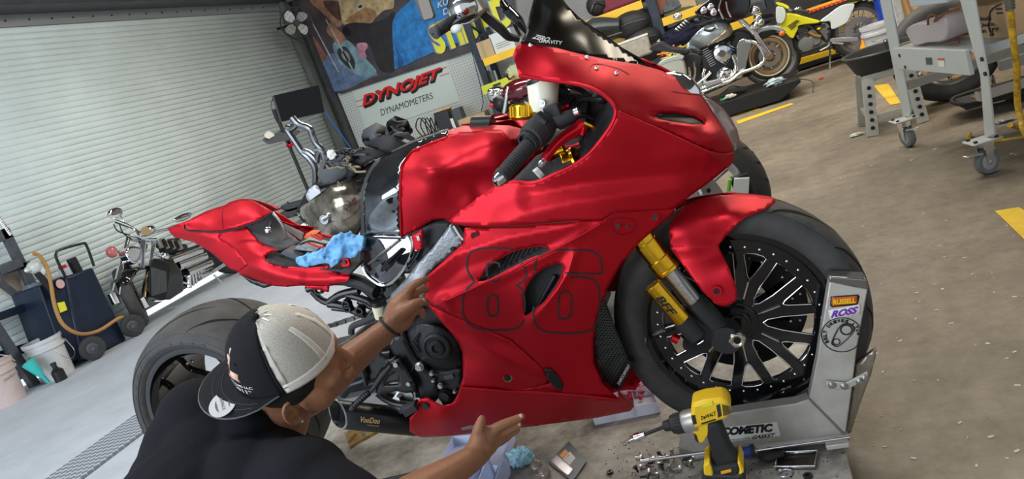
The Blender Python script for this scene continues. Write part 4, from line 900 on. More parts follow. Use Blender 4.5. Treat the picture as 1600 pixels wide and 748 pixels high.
MB().tube([c7(645, 345, 1.60), c7(690, 365, 1.60), c7(740, 400, 1.61)], .006, 8).build('gold_cable_end', GOLD, bike)
MB().box((-.36, BIKE_Y + .02, 1.02), (.14, .16, .10), M=Matrix.Rotation(-.5, 3, 'Y')).build('dash_unit', BLKM, bike, bevel=.01)
MB().box(c7(560, 250, 1.68), (.10, .06, .07), M=Matrix.Rotation(.4, 3, 'Y')).build('dash_bracket', BLK, bike, bevel=.006)
MB().tube([c7(520, 265, 1.575), c7(560, 245, 1.575)], .006, 8).build('red_spring', REDA, bike)
MB().sph(c7(515, 262, 1.57), .007, 10).build('switch_button', REDA, bike)
# far bar and lever
MB().tube([V(-.56, 1.88, .96), V(-.60, 2.03, .93)], .017, 14).build('left_grip', RUBG, bike)
def D(px, py, zc): c = np.array([(px - 800) / F * zc, (py - 374) / F * zc, zc]); return Vector(CAM + RW @ c)
def slab(name, pts, y0, th, m, parent, bevel=.002, smooth=True, sub=0):
    return MB().prism([Y(a, b, y0) for a, b in pts], (0, th, 0)).build(name, m, parent, bevel=bevel, smooth=smooth)
# ================================================================ front wheel chock
CST = mat('weathered_aluminium', (.54, .52, .48), .48, .35, bump=.12, bscale=30, col2=(.38, .36, .32), vscale=7)
chock = thing('wheel_chock', 'welded bare metal front wheel chock with racing stickers holding the front tyre', 'wheel chock', (-.1, 1.62, PZ))
slab('upright', [(1296, 440), (1356, 452), (1347, 500), (1339, 545), (1331, 610), (1321, 679), (1264, 622), (1268, 604), (1277, 560), (1286, 500)], 1.618, .036, CST, chock, .003)
slab('base_beam', [(1264, 623), (1320, 680), (1290, 683), (1205, 692), (1136, 702), (1085, 708), (1060, 700), (1068, 668), (1080, 655), (1119, 649), (1190, 638), (1245, 630)], 1.620, .036, CST, chock, .003)
g = MB().tube([Y(1265, 623, 1.617), Y(1320, 679, 1.617)], .0022, 6); g.build('weld_seam', mat('weld_bead', (.30, .27, .23), .5, .8), chock)
slab('top_cap', [(1295, 432), (1354, 436), (1357, 452), (1330, 448), (1296, 441)], 1.615, .045, mat('polished_cap', (.35, .35, .35), .15, .9), chock, .003)
panel('base_flange', [(1085, 709), (1136, 703), (1205, 693), (1290, 684), (1326, 680), (1327, 688), (1290, 692), (1206, 702), (1136, 713), (1085, 718)], lambda x, y: 1.61, CST, chock, .02, 8)
p = Y(1294, 695, 1.60)
MB().box(Y(1308, 692, 1.60), (.05, .03, .012)).build('flange_bracket', CST, chock, bevel=.002)
MB().cyl(p, p + V(0, -.008, 0), .006, n=6).build('flange_bolt', STEEL, chock)
# tyre cradle behind the beam
MB().box((-.20, 1.73, PZ + .012), (.34, .16, .020)).build('cradle_plate', CST, chock, bevel=.003)
slab('far_upright', [(1290, 470), (1345, 480), (1320, 675), (1266, 650)], 1.80, .036, CST, chock, .003)
slab('far_beam', [(1266, 650), (1300, 672), (1120, 690), (1075, 685), (1110, 650)], 1.80, .036, CST, chock, .003)
panel('side_plate', [(1337, 570), (1370, 544), (1368, 558), (1361, 585), (1353, 606), (1341, 640), (1330, 675), (1322, 679), (1331, 620)], lambda x, y: 1.66, mat('tan_bare_metal', (.42, .38, .32), .4, .8), chock, .012, 6)
slab('clamp_strap_plate', [(1291, 595), (1322, 598), (1334, 592), (1356, 580), (1357, 590), (1337, 602), (1324, 609), (1291, 607)], 1.609, .006, CST, chock, .002)
for x, y in ((1300, 601), (1319, 603), (1343, 595), (1351, 590)):
    p = Y(x, y, 1.609); MB().cyl(p, p + V(0, -.003, 0), .0085, n=20).cyl(p, p + V(0, -.008, 0), .0055, n=8).build('clamp_bolt', STEEL, chock, bevel=.0008)
def decal(name, pts, y0, m, parent): return panel(name, pts, lambda x, y: y0, m, parent, .0004, 6)
YW, PUR = mat('sticker_yellow', (.85, .55, .02), .4), mat('sticker_purple', (.16, .03, .36), .4)
SRD = mat('sticker_orange', (.55, .10, .01), .4)
d1 = decal('oval_sticker', [(1298, 463), (1341, 460), (1343, 463), (1341, 473), (1339, 476), (1300, 480), (1297, 477)], 1.6165, BLK, chock)
d2 = decal('oval_sticker_field', [(1300, 465), (1339, 462), (1340, 472), (1338, 474), (1301, 478), (1299, 475)], 1.6160, SRD, d1)
def quad(x0, y0, x1, y1, x2, y2, x3, y3, yy): return [Y(x0, y0, yy), Y(x1, y1, yy), Y(x2, y2, yy), Y(x3, y3, yy)]
g = MB(); text_on(g, 'RUSSELL', quad(1302, 476, 1337, 473, 1337, 465, 1302, 468, 1.6154), .0004, 0, .04); g.build('sticker_text', YW, d1, smooth=False)
d3 = decal('white_sticker', [(1294, 484), (1344, 475), (1345, 490), (1297, 500)], 1.6165, WHT, chock)
g = MB(); text_on(g, 'ROSS', quad(1298, 497, 1341, 489, 1341, 478, 1298, 486, 1.616), .0004, .35, .05); g.build('sticker_text', PUR, d3, smooth=False)
cc = Y(1315, 523, 1.6168)
def ringd(r0, r1, c): return MB().lathe([(-.0002, r0), (-.0006, r0), (-.0006, r1), (-.0002, r1)], c, (0, 1, 0), 40, closed=True)
bs = ringd(.0405, .0425, cc).build('round_emblem', BLK, chock)
g = MB()
word = 'BELT DRIVES LTD.'
for i, chx in enumerate(word):
    if chx == ' ': continue
    a = math.radians(196 - i * 13.6) ; r0, r1 = .0305, .0385
    hw = .0034; t = V(math.sin(a), 0, -math.cos(a)); rd = V(math.cos(a), 0, math.sin(a)); rot = math.radians(12)
    a0 = cc + rd * r0; a1 = cc + rd * r1
    text_on(g, chx, [a0 - t * hw, a0 + t * hw, a1 + t * hw, a1 - t * hw], .0006, 0, .05)
g.add(ringd(.010, .013, cc + V(.012, 0, .010)).v, ringd(.010, .013, cc).f)
g.add(ringd(.006, .008, cc + V(-.014, 0, -.014)).v, ringd(.006, .008, cc).f)
g.tube([cc + V(-.022, -.0006, -.010), cc + V(.002, -.0006, .022), cc + V(.022, -.0006, .022), cc + V(.026, -.0006, .004), cc + V(-.010, -.0006, -.024), cc + V(-.022, -.0006, -.020)], .0016, 5, 4, closed=True)
g.build('emblem_lettering', BLK, bs, smooth=False)
d4 = decal('long_sticker', [(1127, 668), (1214, 659), (1220, 682), (1135, 691), (1128, 680)], 1.6195, WHT, chock)
g = MB(); text_on(g, 'COMETIC', quad(1128, 681, 1211, 674, 1207, 661, 1126, 668, 1.619), .0004, .35, .06)
text_on(g, '*****', quad(1133, 689, 1173, 685, 1173, 683, 1133, 687, 1.619), .0004, 0, .05)
text_on(g, 'GASKET', quad(1175, 686, 1211, 682, 1212, 676, 1176, 680, 1.619), .0004, .3, .03); g.build('sticker_text', BLK, d4, smooth=False)

# ================================================================ tools on the platform
YEL_T = mat('tool_yellow', (.85, .55, .02), .45, bump=.05, bscale=200)
TBK = mat('tool_black', (.02, .02, .02), .6, bump=.15, bscale=300)
ty = 1.40
base = Y(1130, 772, ty + .03)
drill = thing('cordless_drill', 'yellow and black cordless drill standing on its battery by the chock', 'drill', (base.x, base.y, PZ))
def tl(px, py, off=0): return Y(px, py, ty + .03 + off)
ax0, ax1 = tl(1046, 664), tl(1135, 644); ad = (ax1 - ax0).normalized(); LA = (ax1 - ax0).length
MB().lathe([(-.004, .008), (-.002, .011), (.012, .013), (.016, .020), (.022, .0215), (.040, .0215), (.046, .019)], ax0 - ad * .010, ad, 24).build('chuck', TBK, drill)
g = MB()
for k in range(20):
    u_v, w_v, a_v = frame(ad); t = 2 * PI * k / 20; q = ax0 + ad * .014 + (u_v * math.cos(t) + w_v * math.sin(t)) * .0215; g.cyl(q, q + ad * .016, .0016, n=5)
g.build('chuck_grip', TBK, drill)
MB().lathe([(.030, .004), (.030, .021), (.036, .0245), (.060, .0255), (.062, .01)], ax0, ad, 28).build('gear_case', mat('grey_gear_case', (.42, .41, .39), .4, .6), drill)
slab('motor_housing', [(1080, 632), (1100, 626), (1124, 623), (1134, 625), (1141, 634), (1142, 645), (1137, 655), (1112, 662), (1085, 672), (1079, 655)], ty, .058, YEL_T, drill, .009)
slab('trigger_guard_body', [(1078, 668), (1106, 661), (1110, 676), (1104, 684), (1100, 692), (1092, 693), (1088, 680), (1080, 676)], ty + .012, .034, YEL_T, drill, .004)
slab('trigger', [(1083, 676), (1094, 674), (1096, 684), (1092, 693), (1086, 689)], ty + .018, .022, TBK, drill, .003)
slab('handle', [(1104, 663), (1120, 659), (1128, 668), (1134, 682), (1141, 700), (1152, 716), (1158, 726), (1120, 735), (1112, 722), (1111, 705), (1106, 690), (1103, 678)], ty + .010, .038, TBK, drill, .008)
slab('battery_collar', [(1110, 722), (1118, 732), (1152, 724), (1158, 735), (1150, 746), (1112, 750), (1106, 738)], ty - .002, .062, TBK, drill, .006)
slab('battery_side_accent', [(1099, 727), (1108, 721), (1113, 733), (1116, 748), (1100, 750)], ty - .005, .068, YEL_T, drill, .004)
slab('battery_side_accent', [(1152, 722), (1157, 722), (1163, 736), (1158, 748), (1151, 748), (1156, 736)], ty - .005, .068, YEL_T, drill, .003)
slab('logo_bar', [(1126, 737), (1142, 733), (1143, 737), (1127, 741)], ty - .004, .004, mat('accent_orange', (.85, .38, .02), .5), drill, .0005)
slab('top_panel', [(1097, 631), (1113, 627), (1114, 633), (1098, 637)], ty - .002, .004, mat('yellow_label', (.80, .70, .03), .5), drill, .0005)
slab('side_rubber', [(1080, 650), (1086, 648), (1089, 662), (1083, 664)], ty - .001, .06, TBK, drill, .001)
slab('battery', [(1098, 740), (1150, 743), (1162, 733), (1166, 762), (1160, 773), (1104, 778), (1096, 760)], ty - .006, .070, TBK, drill, .006)
slab('side_band', [(1119, 633), (1125, 631), (1128, 650), (1122, 653)], ty - .001, .06, TBK, drill, .001)
g = MB()
for k in range(5): x = 1129 + k * 2.6; g.bar(Y(x, 632 + k * .6, ty - .0015), Y(x + 2, 650 - k * 1.0, ty - .0015), .001, .0018)
g.build('cooling_slots', TBK, drill, smooth=False)
pl = slab('name_plate', [(1094, 651), (1121, 642), (1122, 648), (1095, 658)], ty - .0008, .002, YEL_T, drill, .0005)
g = MB(); text_on(g, 'DeWALT', quad(1096, 656, 1119, 648, 1118, 642, 1095, 650, ty - .001), .0006, .0, .03); g.build('maker_lettering', BLK, pl, smooth=False)
g = MB(); g.bar(Y(1096, 662, ty - .001), Y(1118, 655, ty - .001), .001, .003); g.build('label_band', BLK, drill, smooth=False)
s0, s1 = tl(1044, 664), tl(980, 689); sdv = (s1 - s0).normalized(); SL = (s1 - s0).length
MB().cyl(s0, s0 + sdv * SL * .62, .0042, n=10).build('bit_shaft', TBK, drill)
MB().lathe([(SL * .55, .004), (SL * .56, .0075), (SL * .70, .0085), (SL * .71, .0098), (SL * .80, .0098), (SL * .82, .008), (SL * .9, .0075), (SL * .91, .003), (SL * 1.12, .0015)], s0, sdv, 16).build('socket_adapter', CHR, drill)

# screwdriver lying on the platform
def lay(px, py, h): return Z(px, py, PZ + h)
a0, a1 = Y(1182, 703, 1.575), Y(1328, 682, 1.592); sd_ = thing('screwdriver', 'long shank screwdriver with blue and black handle lying below the chock', 'screwdriver', (a0.x, a0.y, PZ))
MB().tube([a0, a1], .0032, 10).build('shank', CHR, sd_)
d = (a1 - a0).normalized(); MB().lathe([(-.012, .004), (-.010, .011), (.0, .009), (.002, .003)], a0, d, 16).build('ferrule', STEEL, sd_)
MB().lathe([(-.075, .004), (-.07, .013), (-.05, .015), (-.03, .0125), (-.012, .0135), (-.008, .009)], a0, d, 16).build('handle', mat('blue_handle', (.015, .06, .30), .3, coat=.3), sd_)
MB().lathe([(-.014, .004), (-.013, .0155), (-.004, .0150), (-.002, .006)], a0, d, 16).build('handle_collar', TBK, sd_)
b0, b1 = Y(1012, 718, 1.56), Y(1118, 704, 1.57)
rd = thing('extension_bar', 'shiny steel extension bar lying behind the drill', 'extension bar', (b0.x, b0.y, PZ))
MB().tube([b0, b1], .0045, 12).build('bar', CHR, rd); d = (b1 - b0).normalized()
MB().lathe([(-.02, .003), (-.018, .006), (.004, .0065), (.006, .004)], b0, d, 12).build('drive_end', CHR, rd)
MB().tube([b1, lay(1145, 700, .008)], .012, 12).build('grip', TBK, rd)
a0, a1 = lay(1062, 702, .008), lay(1098, 698, .008)
tag(MB().bar(a0, a1, .018, .016).build('flat_bar', CST, bevel=.002), 'short grey metal bar lying between the drill and the chock', 'metal bar')
k0, k1 = lay(1190, 712, .012), lay(1224, 708, .012)
tag(MB().tube([k0, lay(1200, 714, .012), k1], [.010, .013, .009], 12, 3).build('rubber_plug', TBK), 'black rubber plug lying left of the small metal tray', 'rubber plug')
# small metal tray
tr = thing('parts_tray', 'small open chrome rimmed metal tray below the chock', 'tray', tuple(Z(1244, 716, PZ)))
TP = [Z(1214, 706, PZ + .012), Z(1277, 703, PZ + .012), Z(1273, 727, PZ + .012), Z(1210, 728, PZ + .012)]
cy = sum(TP, Vector()) / 4
MB().prism([cy + (p - cy) * .96 - V(0, 0, .0105) for p in TP], (0, 0, .002)).build('tray_floor', mat('oily_steel', (.10, .085, .07), .35, .7, var=.6, vscale=40), tr, smooth=False)
MB().tube([*TP], .0018, 8, closed=True).build('wire_rim', CHR, tr)
w_ = MB()
for i in range(4):
    a, b = TP[i], TP[(i + 1) % 4]; a = cy + (a - cy) * .97; b = cy + (b - cy) * .97; w_.add([a, b, b - V(0, 0, .011), a - V(0, 0, .011)], [(0, 1, 2, 3)])
w_.build('tray_wall', STEEL, tr, solid=.001)
c = Z(1226, 739, PZ + .004); tag(MB().lathe([(-.003, .011), (-.003, .017), (.003, .017), (.003, .011)], c, (0, 0, 1), 32, closed=True).build('steel_ring', ALU, bevel=.001), 'bright flat steel ring lying in front of the metal tray', 'ring')
c = Z(1262, 743, PZ + .004); tag(MB().lathe([(-.003, .005), (-.003, .010), (.003, .010), (.003, .005)], c, (0, 0, 1), 24, closed=True).build('dark_washer', BLK), 'small dark rubber washer lying right of the bright steel ring', 'washer')
c = Z(953, 737, PZ + .004); tag(MB().lathe([(-.003, .004), (-.003, .009), (.003, .009), (.003, .004)], c, (0, 0, 1), 20, closed=True).build('dark_washer', BLK), 'small dark washer lying alone right of the blister pack', 'washer')
# loose bolts
random.seed(11)
BM = [mat('bolt_steel', (.45, .45, .44), .3, .9), mat('bolt_dark', (.05, .05, .05), .4, .8)]
bolts = [(1001, 713), (1012, 722), (1020, 716), (1031, 724), (1038, 714), (1046, 722), (1003, 728), (996, 738), (1016, 735), (1026, 742), (1037, 733), (1048, 737), (1052, 712), (1068, 718), (1078, 722), (1061, 731), (1010, 744), (1042, 745), (1085, 712), (1030, 708)]
for i, (x, y) in enumerate(bolts):
    c = Z(x, y, PZ + .006); a = random.random() * 6.28; tip = random.random() < .35
    d = V(math.cos(a), math.sin(a), 0) if not tip else V(.2 * math.cos(a), .2 * math.sin(a), 1)
    d.normalize(); kd = 'dark' if i % 3 == 1 else 'bright steel'; b = thing('loose_bolt', 'small %s bolt in the scattered pile left of the drill' % kd, 'bolt', tuple(c - V(0, 0, .006)), kd + ' bolts beside the drill')
    m = BM[i % 3 == 1]; q = c if not tip else c + V(0, 0, .014); 
    if tip: d = -d
    MB().cyl(q, q + d * (.016 if not tip else .014), .003, n=8).build('shank', m, b); MB().cyl(q - d * .005, q, .0058, n=6).build('head', m, b)
# debris flecks on the deck: stuff
fl = MB()
for k in range(260):
    x, y = random.gauss(1090, 110), random.gauss(722, 18)
    if not (940 < x < 1318 and 690 < y < 752): continue
    c = Z(x, y, PZ + .001); fl.box(c, (random.random() * .004 + .001, random.random() * .002 + .001, .0015), random.random() * 3)
tag(fl.build('metal_shavings', BLK, smooth=False), 'dark grit and shavings scattered round the drill', 'debris', kind='stuff')

# ---- plastic organisers, towel, blister pack
CLR = mat('clear_plastic', (.78, .80, .92), .12, trans=.35, ior=1.2, alpha=.75)
REDP = mat('red_plastic_clips', (.65, .01, .03), .35)
def bin_box(name, label, P, h, m, lid=None, cells=()):
    c = sum(P, Vector()) / 4; t = thing(name, label, 'plastic box', tuple(c))
    fl_ = MB().prism(P, (0, 0, .002)).build('base', m, t, smooth=False)
    for i in range(4): MB().add([P[i], P[(i + 1) % 4], P[(i + 1) % 4] + V(0, 0, h), P[i] + V(0, 0, h)], [(0, 1, 2, 3)]).build('side_wall', m, t, solid=.0015, smooth=False)
    for k in range(1, 3):
        pa, pb = P[0].lerp(P[1], k / 3), P[3].lerp(P[2], k / 3); MB().add([pa, pb, pb + V(0, 0, h * .9), pa + V(0, 0, h * .9)], [(0, 1, 2, 3)]).build('divider', m, t, solid=.0012, smooth=False)
    pa, pb = P[0].lerp(P[3], .5), P[1].lerp(P[2], .5); MB().add([pa, pb, pb + V(0, 0, h * .9), pa + V(0, 0, h * .9)], [(0, 1, 2, 3)]).build('divider', m, t, solid=.0012, smooth=False)
    return t
OP = [V(-.66, 1.90, PZ + .002), V(-.38, 1.90, PZ + .002), V(-.38, 2.12, PZ + .002), V(-.66, 2.12, PZ + .002)]
q0, q1, q2, q3 = Z(930, 664, PZ + .002), Z(1032, 644, PZ + .002), Z(1012, 590, PZ + .002), Z(935, 600, PZ + .002)
ob = bin_box('parts_organiser', 'clear divided plastic organiser holding red clips behind the front tyre', [q0, q1, q2, q3], .035, CLR)
for k in range(34):
    u, v = .42 + .5 * random.random(), .35 + .6 * random.random(); p = q0.lerp(q1, u).lerp(q3.lerp(q2, u), v) + V(0, 0, .008 + .012 * random.random())
    c = thing('red_clip', 'small red plastic clip lying in the clear organiser behind the front tyre', 'clip', tuple(p), 'red clips in the clear organiser')
    a = random.random() * 3; d = V(math.cos(a), math.sin(a), random.random() - .3).normalized()
    MB().cyl(p, p + d * .014, .0035, .002, n=8).build('stem', REDP, c); MB().cyl(p - d * .002, p, .0075, n=10).build('cap', REDP, c)
b0, b1, b2, b3 = Z(668, 790, PZ + .002), Z(760, 800, PZ + .002), Z(806, 686, PZ + .002), Z(712, 694, PZ + .002)
CLR2 = mat('milky_blue_plastic', (.62, .68, .88), .2, trans=.3, ior=1.2, alpha=.85)
bn = bin_box('storage_box', 'milky blue plastic box lying open under the lower hand', [b0, b1, b2, b3], .03, CLR2)
for nm, pts, lab in (('plastic_bag', [(742, 760), (760, 716), (772, 745), (768, 765)], 'pointed clear plastic bag standing in the milky box, left one'), ('plastic_bag', [(768, 765), (785, 712), (793, 722), (796, 745), (780, 765)], 'pointed clear plastic bag standing in the milky box, right one beside the blue towel')):
    P = [Y(x, y, 1.60 + i * .012) for i, (x, y) in enumerate(pts)]; c = sum(P, Vector()) / len(P)
    tag(MB().prism(P, (.0, .02, .0)).build(nm, CLR2, bevel=.004, origin=tuple(c)), lab, 'plastic bag')
def crumple(name, c, r, m, label, cat, seed=3, sc=(1, 1, .7), amp=.35):
    from mathutils import noise as N
    mb = MB().sph(c, 1., 40); vs = []
    for v in mb.v:
        d = v - Vector(c); q = d * 1.7 + Vector((seed, seed, seed))
        n = N.noise(q) * .6 + abs(N.noise(q * 1.8)) * 1.0 + abs(N.noise(q * 3.6)) * .25
        vs.append(Vector(c) + Vector((d.x * sc[0], d.y * sc[1], d.z * sc[2])) * r * (1 - amp + n * amp * 1.3))
    mb.v = vs; return tag(mb.build(name, m, ang=.5, origin=c), label, cat)
LBT = mat('pale_blue_towel', (.38, .66, .80), .8, bump=.3, bscale=120)
c = Z(812, 714, PZ + .022); crumple('shop_towel', tuple(c), .046, LBT, 'crumpled pale blue shop towel on the platform beside the milky box', 'towel', 5)
# blister pack
BPp = [Z(857, 722, PZ + .004), Z(889, 690, PZ + .004), Z(916, 722, PZ + .004), Z(895, 752, PZ + .004)]
bp_ = thing('blister_pack', 'dark retail blister card with orange tag and white price label on the platform', 'package', tuple(sum(BPp, Vector()) / 4 - V(0, 0, .004)))
MB().prism(BPp, (0, 0, .0015)).build('card', mat('navy_card', (.010, .012, .035), .35, var=.5, vscale=40), bp_, smooth=False)
def onp(u0, v0, u1, v1, m, nm, h):
    f = lambda u, v: BPp[0].lerp(BPp[1], v).lerp(BPp[3].lerp(BPp[2], v), u) + V(0, 0, h)
    return MB().prism([f(u0, v0), f(u1, v0), f(u1, v1), f(u0, v1)], (0, 0, .0006)).build(nm, m, bp_, smooth=False)
onp(.12, .42, .28, .72, mat('orange_tag', (.85, .28, .02), .4), 'orange_tag', .0016); onp(.30, .40, .62, .78, WHT, 'price_label', .0016)
f = lambda u, v: BPp[0].lerp(BPp[1], v).lerp(BPp[3].lerp(BPp[2], v), u) + V(0, 0, .0026)
g = MB(); text_on(g, '1.1W', [f(.42, .48), f(.42, .68), f(.34, .68), f(.34, .48)], .0003); g.build('label_text', BLK, bp_, smooth=False)
onp(.05, .05, .8, .36, mat('clear_bubble', (.45, .12, .2), .15, trans=.5, alpha=.4, ior=1.2), 'bubble', .004)
for i, (x, y, lab) in enumerate(((838, 727, 'small round clear glass lamp nearest the pale blue towel'), (851, 738, 'small round clear glass lamp nearest the blister card'))):
    c = Z(x, y, PZ + .013); t = thing('signal_bulb', lab, 'lamp', tuple(c - V(0, 0, .013)))
    MB().sph(c, .018, 18).build('globe', mat('smoked_bulb', (.55, .45, .42), .05, trans=.6, coat=.5, ior=1.3), t); MB().cyl(c - V(0, 0, .012), c - V(.012, .01, .004), .006, n=12).build('cap', CHR, t)
a0, a1 = Z(598, 750, PZ + .006), Z(648, 739, PZ + .006); t = thing('marker_pen', 'black marker pen lying on the platform below the exhaust', 'pen', tuple(a0 - V(0, 0, .006)))
MB().tube([a0, a1], .0055, 12).build('barrel', TBK, t); MB().tube([a1, a1 + (a1 - a0) * .12], .004, 10).build('pen_tip', STEEL, t)
# brass clamp block
wb = thing('brass_clamp_block', 'brass coloured clamp block with a bolt lying below the muffler', 'clamp', tuple(Z(565, 690, PZ)))
BRS = mat('brass_block', (.42, .27, .10), .45, .5, var=.5, vscale=30)
for pts, h in (([(541, 688), (555, 676), (592, 670), (598, 673), (560, 694), (548, 702)], .012), ([(541, 684), (553, 679), (560, 684), (548, 697)], .024)):
    MB().prism([Z(x, y, PZ) for x, y in pts], (0, 0, h)).build('clamp_arm', BRS, wb, bevel=.001, smooth=False)
c = Z(570, 679, PZ + .012); MB().cyl(c, c + V(0, 0, .012), .010, n=6).cyl(c + V(0, 0, .012), c + V(0, 0, .02), .005, n=10).build('bolt', STEEL, wb)
c = Z(985, 762, PZ)

# ================================================================ the person
SKIN = mat('brown_skin', (.33, .148, .078), .48, bump=.12, bscale=130, var=.12, vscale=18, spec=.4)
SHIRT = mat('black_cotton', (.010, .0105, .014), .9, bump=.2, bscale=260, spec=.2)
man = thing('person', 'person in black shirt and backwards trucker cap crouching, hands on the red fairing', 'person', (-1.05, .62, 0))
def chain(mb, pts, rs, n=14):
    P = [Vector(p) for p in pts]
    mb.tube(P, list(rs), n, 5)
    mb.sph(P[0], rs[0] * .99, n); mb.sph(P[-1], rs[-1] * .99, n); return mb
def remesh(o, vox, it=6, fac=.6):
    md = o.modifiers.new('r', 'REMESH'); md.mode = 'VOXEL'; md.voxel_size = vox; md.use_smooth_shade = True
    sm_ = o.modifiers.new('s', 'SMOOTH'); sm_.iterations = it; sm_.factor = fac; return o
fv = V(.87, .38, 0); uv = V(.2, -.42, .88).normalized(); fv = (fv - uv * fv.dot(uv)).normalized(); rv_ = fv.cross(uv).normalized()
HB = D(445, 562, 1.38)                     # centre of the cap opening
def H(f, r, u): return HB + fv * f + rv_ * r + uv * u
RM = Matrix((fv, rv_, uv)).transposed()
body = MB()
body.sph(H(-.005, 0, .01), (.088, .072, .090), 24, RM)                  # skull
body.sph(H(.045, 0, -.045), (.050, .056, .070), 20, RM)                 # face
body.sph(H(.05, 0, -.095), (.035, .040, .028), 16, RM)                  # jaw and chin
body.sph(H(.030, .050, -.075), (.035, .018, .032), 14, RM); body.sph(H(.030, -.050, -.075), (.035, .018, .032), 14, RM)
body.sph(H(.068, .036, -.048), (.022, .020, .018), 14, RM); body.sph(H(.068, -.036, -.048), (.022, .020, .018), 14, RM)   # cheeks
body.tube([H(.088, 0, -.012), H(.103, 0, -.045), H(.112, 0, -.058)], [.009, .011, .013], 10, 4); body.sph(H(.100, .012, -.060), .008, 8); body.sph(H(.100, -.012, -.060), .008, 8)  # nose
body.tube([H(.086, .032, .000), H(.097, .0, .004), H(.086, -.032, .000)], .009, 8, 4)                      # brow
body.tube([H(.088, .022, -.083), H(.098, 0, -.080), H(.088, -.022, -.083)], .006, 8, 4); body.tube([H(.088, .020, -.091), H(.097, 0, -.092), H(.088, -.020, -.091)], .0065, 8, 4)
nk = D(425, 675, 1.44)
chain(body, [H(-.03, 0, -.03), H(-.045, 0, -.085), nk, nk + V(-.06, -.06, -.06)], [.062, .060, .064, .075])
# ears
for s in (1, -1):
    ec = H(-.012, s * .076, -.056)
    body.tube([ec + uv * .030 * math.cos(t) + fv * (-.016 * math.sin(t) + .004) + rv_ * s * (.006 + .009 * max(0, math.sin(t))) for t in [k * PI / 7 - .3 for k in range(9)]], .0045, 8, 3)
    body.sph(ec + rv_ * s * .003, (.012, .005, .024), 10, RM); body.sph(ec - uv * .026 + rv_ * s * .005 + fv * .004, (.009, .005, .009), 8, RM)
    body.tube([ec + uv * .016 + fv * .004 + rv_ * s * .006, ec + uv * .004 - fv * .009 + rv_ * s * .009, ec - uv * .012 + fv * .002 + rv_ * s * .006], .003, 6, 3)
# torso core
Ls, Rs, UB, MBK = D(312, 656, 1.47), D(478, 752, 1.28), D(385, 735, 1.44), D(322, 830, 1.38)
PEL = V(-1.12, .56, .34)
chain(body, [UB, MBK, (MBK + PEL) / 2, PEL], [.10, .11, .11, .12])
chain(body, [Ls + (UB - Ls) * .2, UB, Rs + (UB - Rs) * .2], [.055, .08, .055])
# left arm reaching to the fairing
EL = D(478, 622, 1.60); WL = D(607, 512, 1.62)
chain(body, [Ls, (Ls + EL) / 2 + V(0, 0, -.01), EL], [.056, .050, .043])
chain(body, [EL, EL.lerp(WL, .35), EL.lerp(WL, .8), WL], [.043, .041, .029, .0245])
zL = 1.63
def dl(x, y, z=0): return D(x, y, zL + z)
chain(body, [WL, dl(616, 500), dl(626, 478, .0), dl(636, 462, .0)], [.024, .026, .027, .018])
chain(body, [dl(612, 512), dl(630, 500, .005), dl(645, 482, .01)], [.021, .022, .014])
chain(body, [dl(622, 492, -.01), dl(634, 484, -.022), dl(648, 476, -.026)], [.022, .017, .0125])
# fingers: index, middle, ring, little, thumb
chain(body, [dl(632, 464, -.004), dl(643, 448, -.012), dl(656, 440, -.008), dl(667, 436, .006)], [.0125, .0105, .0092, .0078], 10)
chain(body, [dl(638, 468, .012), dl(651, 456, .008), dl(660, 452, .012), dl(667, 453, .022)], [.0115, .010, .009, .0078], 10)
chain(body, [dl(640, 478, .016), dl(652, 471, .018), dl(661, 470, .024), dl(668, 474, .030)], [.011, .0095, .0088, .0078], 10)
chain(body, [dl(638, 490, .010), dl(650, 486, .010), dl(659, 484, .012), dl(661, 494, .016)], [.0105, .009, .0082, .0075], 10)
chain(body, [dl(630, 488, -.020), dl(645, 476, -.030), dl(656, 472, -.026), dl(665, 470, -.014)], [.0135, .0118, .0108, .0088], 10)
# right arm, palm up under the belly pan
ER = D(590, 812, 1.19); WR = D(738, 716, 1.32)
chain(body, [Rs, (Rs + ER) / 2, ER], [.056, .049, .042])
chain(body, [ER, ER.lerp(WR, .35), ER.lerp(WR, .8), WR], [.041, .039, .027, .0235])
def dr(x, y, z=0): return D(x, y, 1.34 + z)
chain(body, [WR, dr(748, 704), dr(756, 688), dr(762, 680)], [.0235, .025, .024, .019])
chain(body, [dr(746, 708, .01), dr(762, 696, .012), dr(774, 686, .014)], [.018, .019, .014])
chain(body, [dr(744, 700, -.006), dr(750, 684, -.010), dr(756, 674, -.006)], [.019, .018, .013])
chain(body, [dr(764, 676, -.004), dr(781, 665, -.004), dr(797, 658, .0), dr(816, 650, .006)], [.0115, .0095, .0085, .0068], 10)
chain(body, [dr(769, 683, .008), dr(786, 675, .010), dr(799, 669, .012), dr(812, 663, .014)], [.011, .0092, .0082, .0068], 10)
chain(body, [dr(770, 690, .018), dr(785, 684, .022), dr(797, 678, .024), dr(808, 672, .026)], [.0105, .0088, .0078, .0066], 10)
chain(body, [dr(765, 697, .024), dr(778, 692, .030), dr(788, 687, .034), dr(796, 682, .036)], [.0098, .008, .0072, .0062], 10)
chain(body, [dr(746, 690, -.008), dr(747, 674, -.016), dr(750, 664, -.020), dr(753, 655, -.018)], [.014, .0115, .0105, .0088], 10)
# legs
KL, KR = V(-1.30, .92, .50), V(-.86, .70, .47)
AL, AR = V(-1.32, .58, .10), V(-.92, .36, .10)
chain(body, [PEL + V(-.07, 0, 0), KL], [.08, .055]); chain(body, [KL, AL], [.05, .036]); chain(body, [PEL + V(.07, 0, 0), KR], [.08, .055]); chain(body, [KR, AR], [.05, .036])
remesh(body.build('body', SKIN, man), .0034, 5, .5)
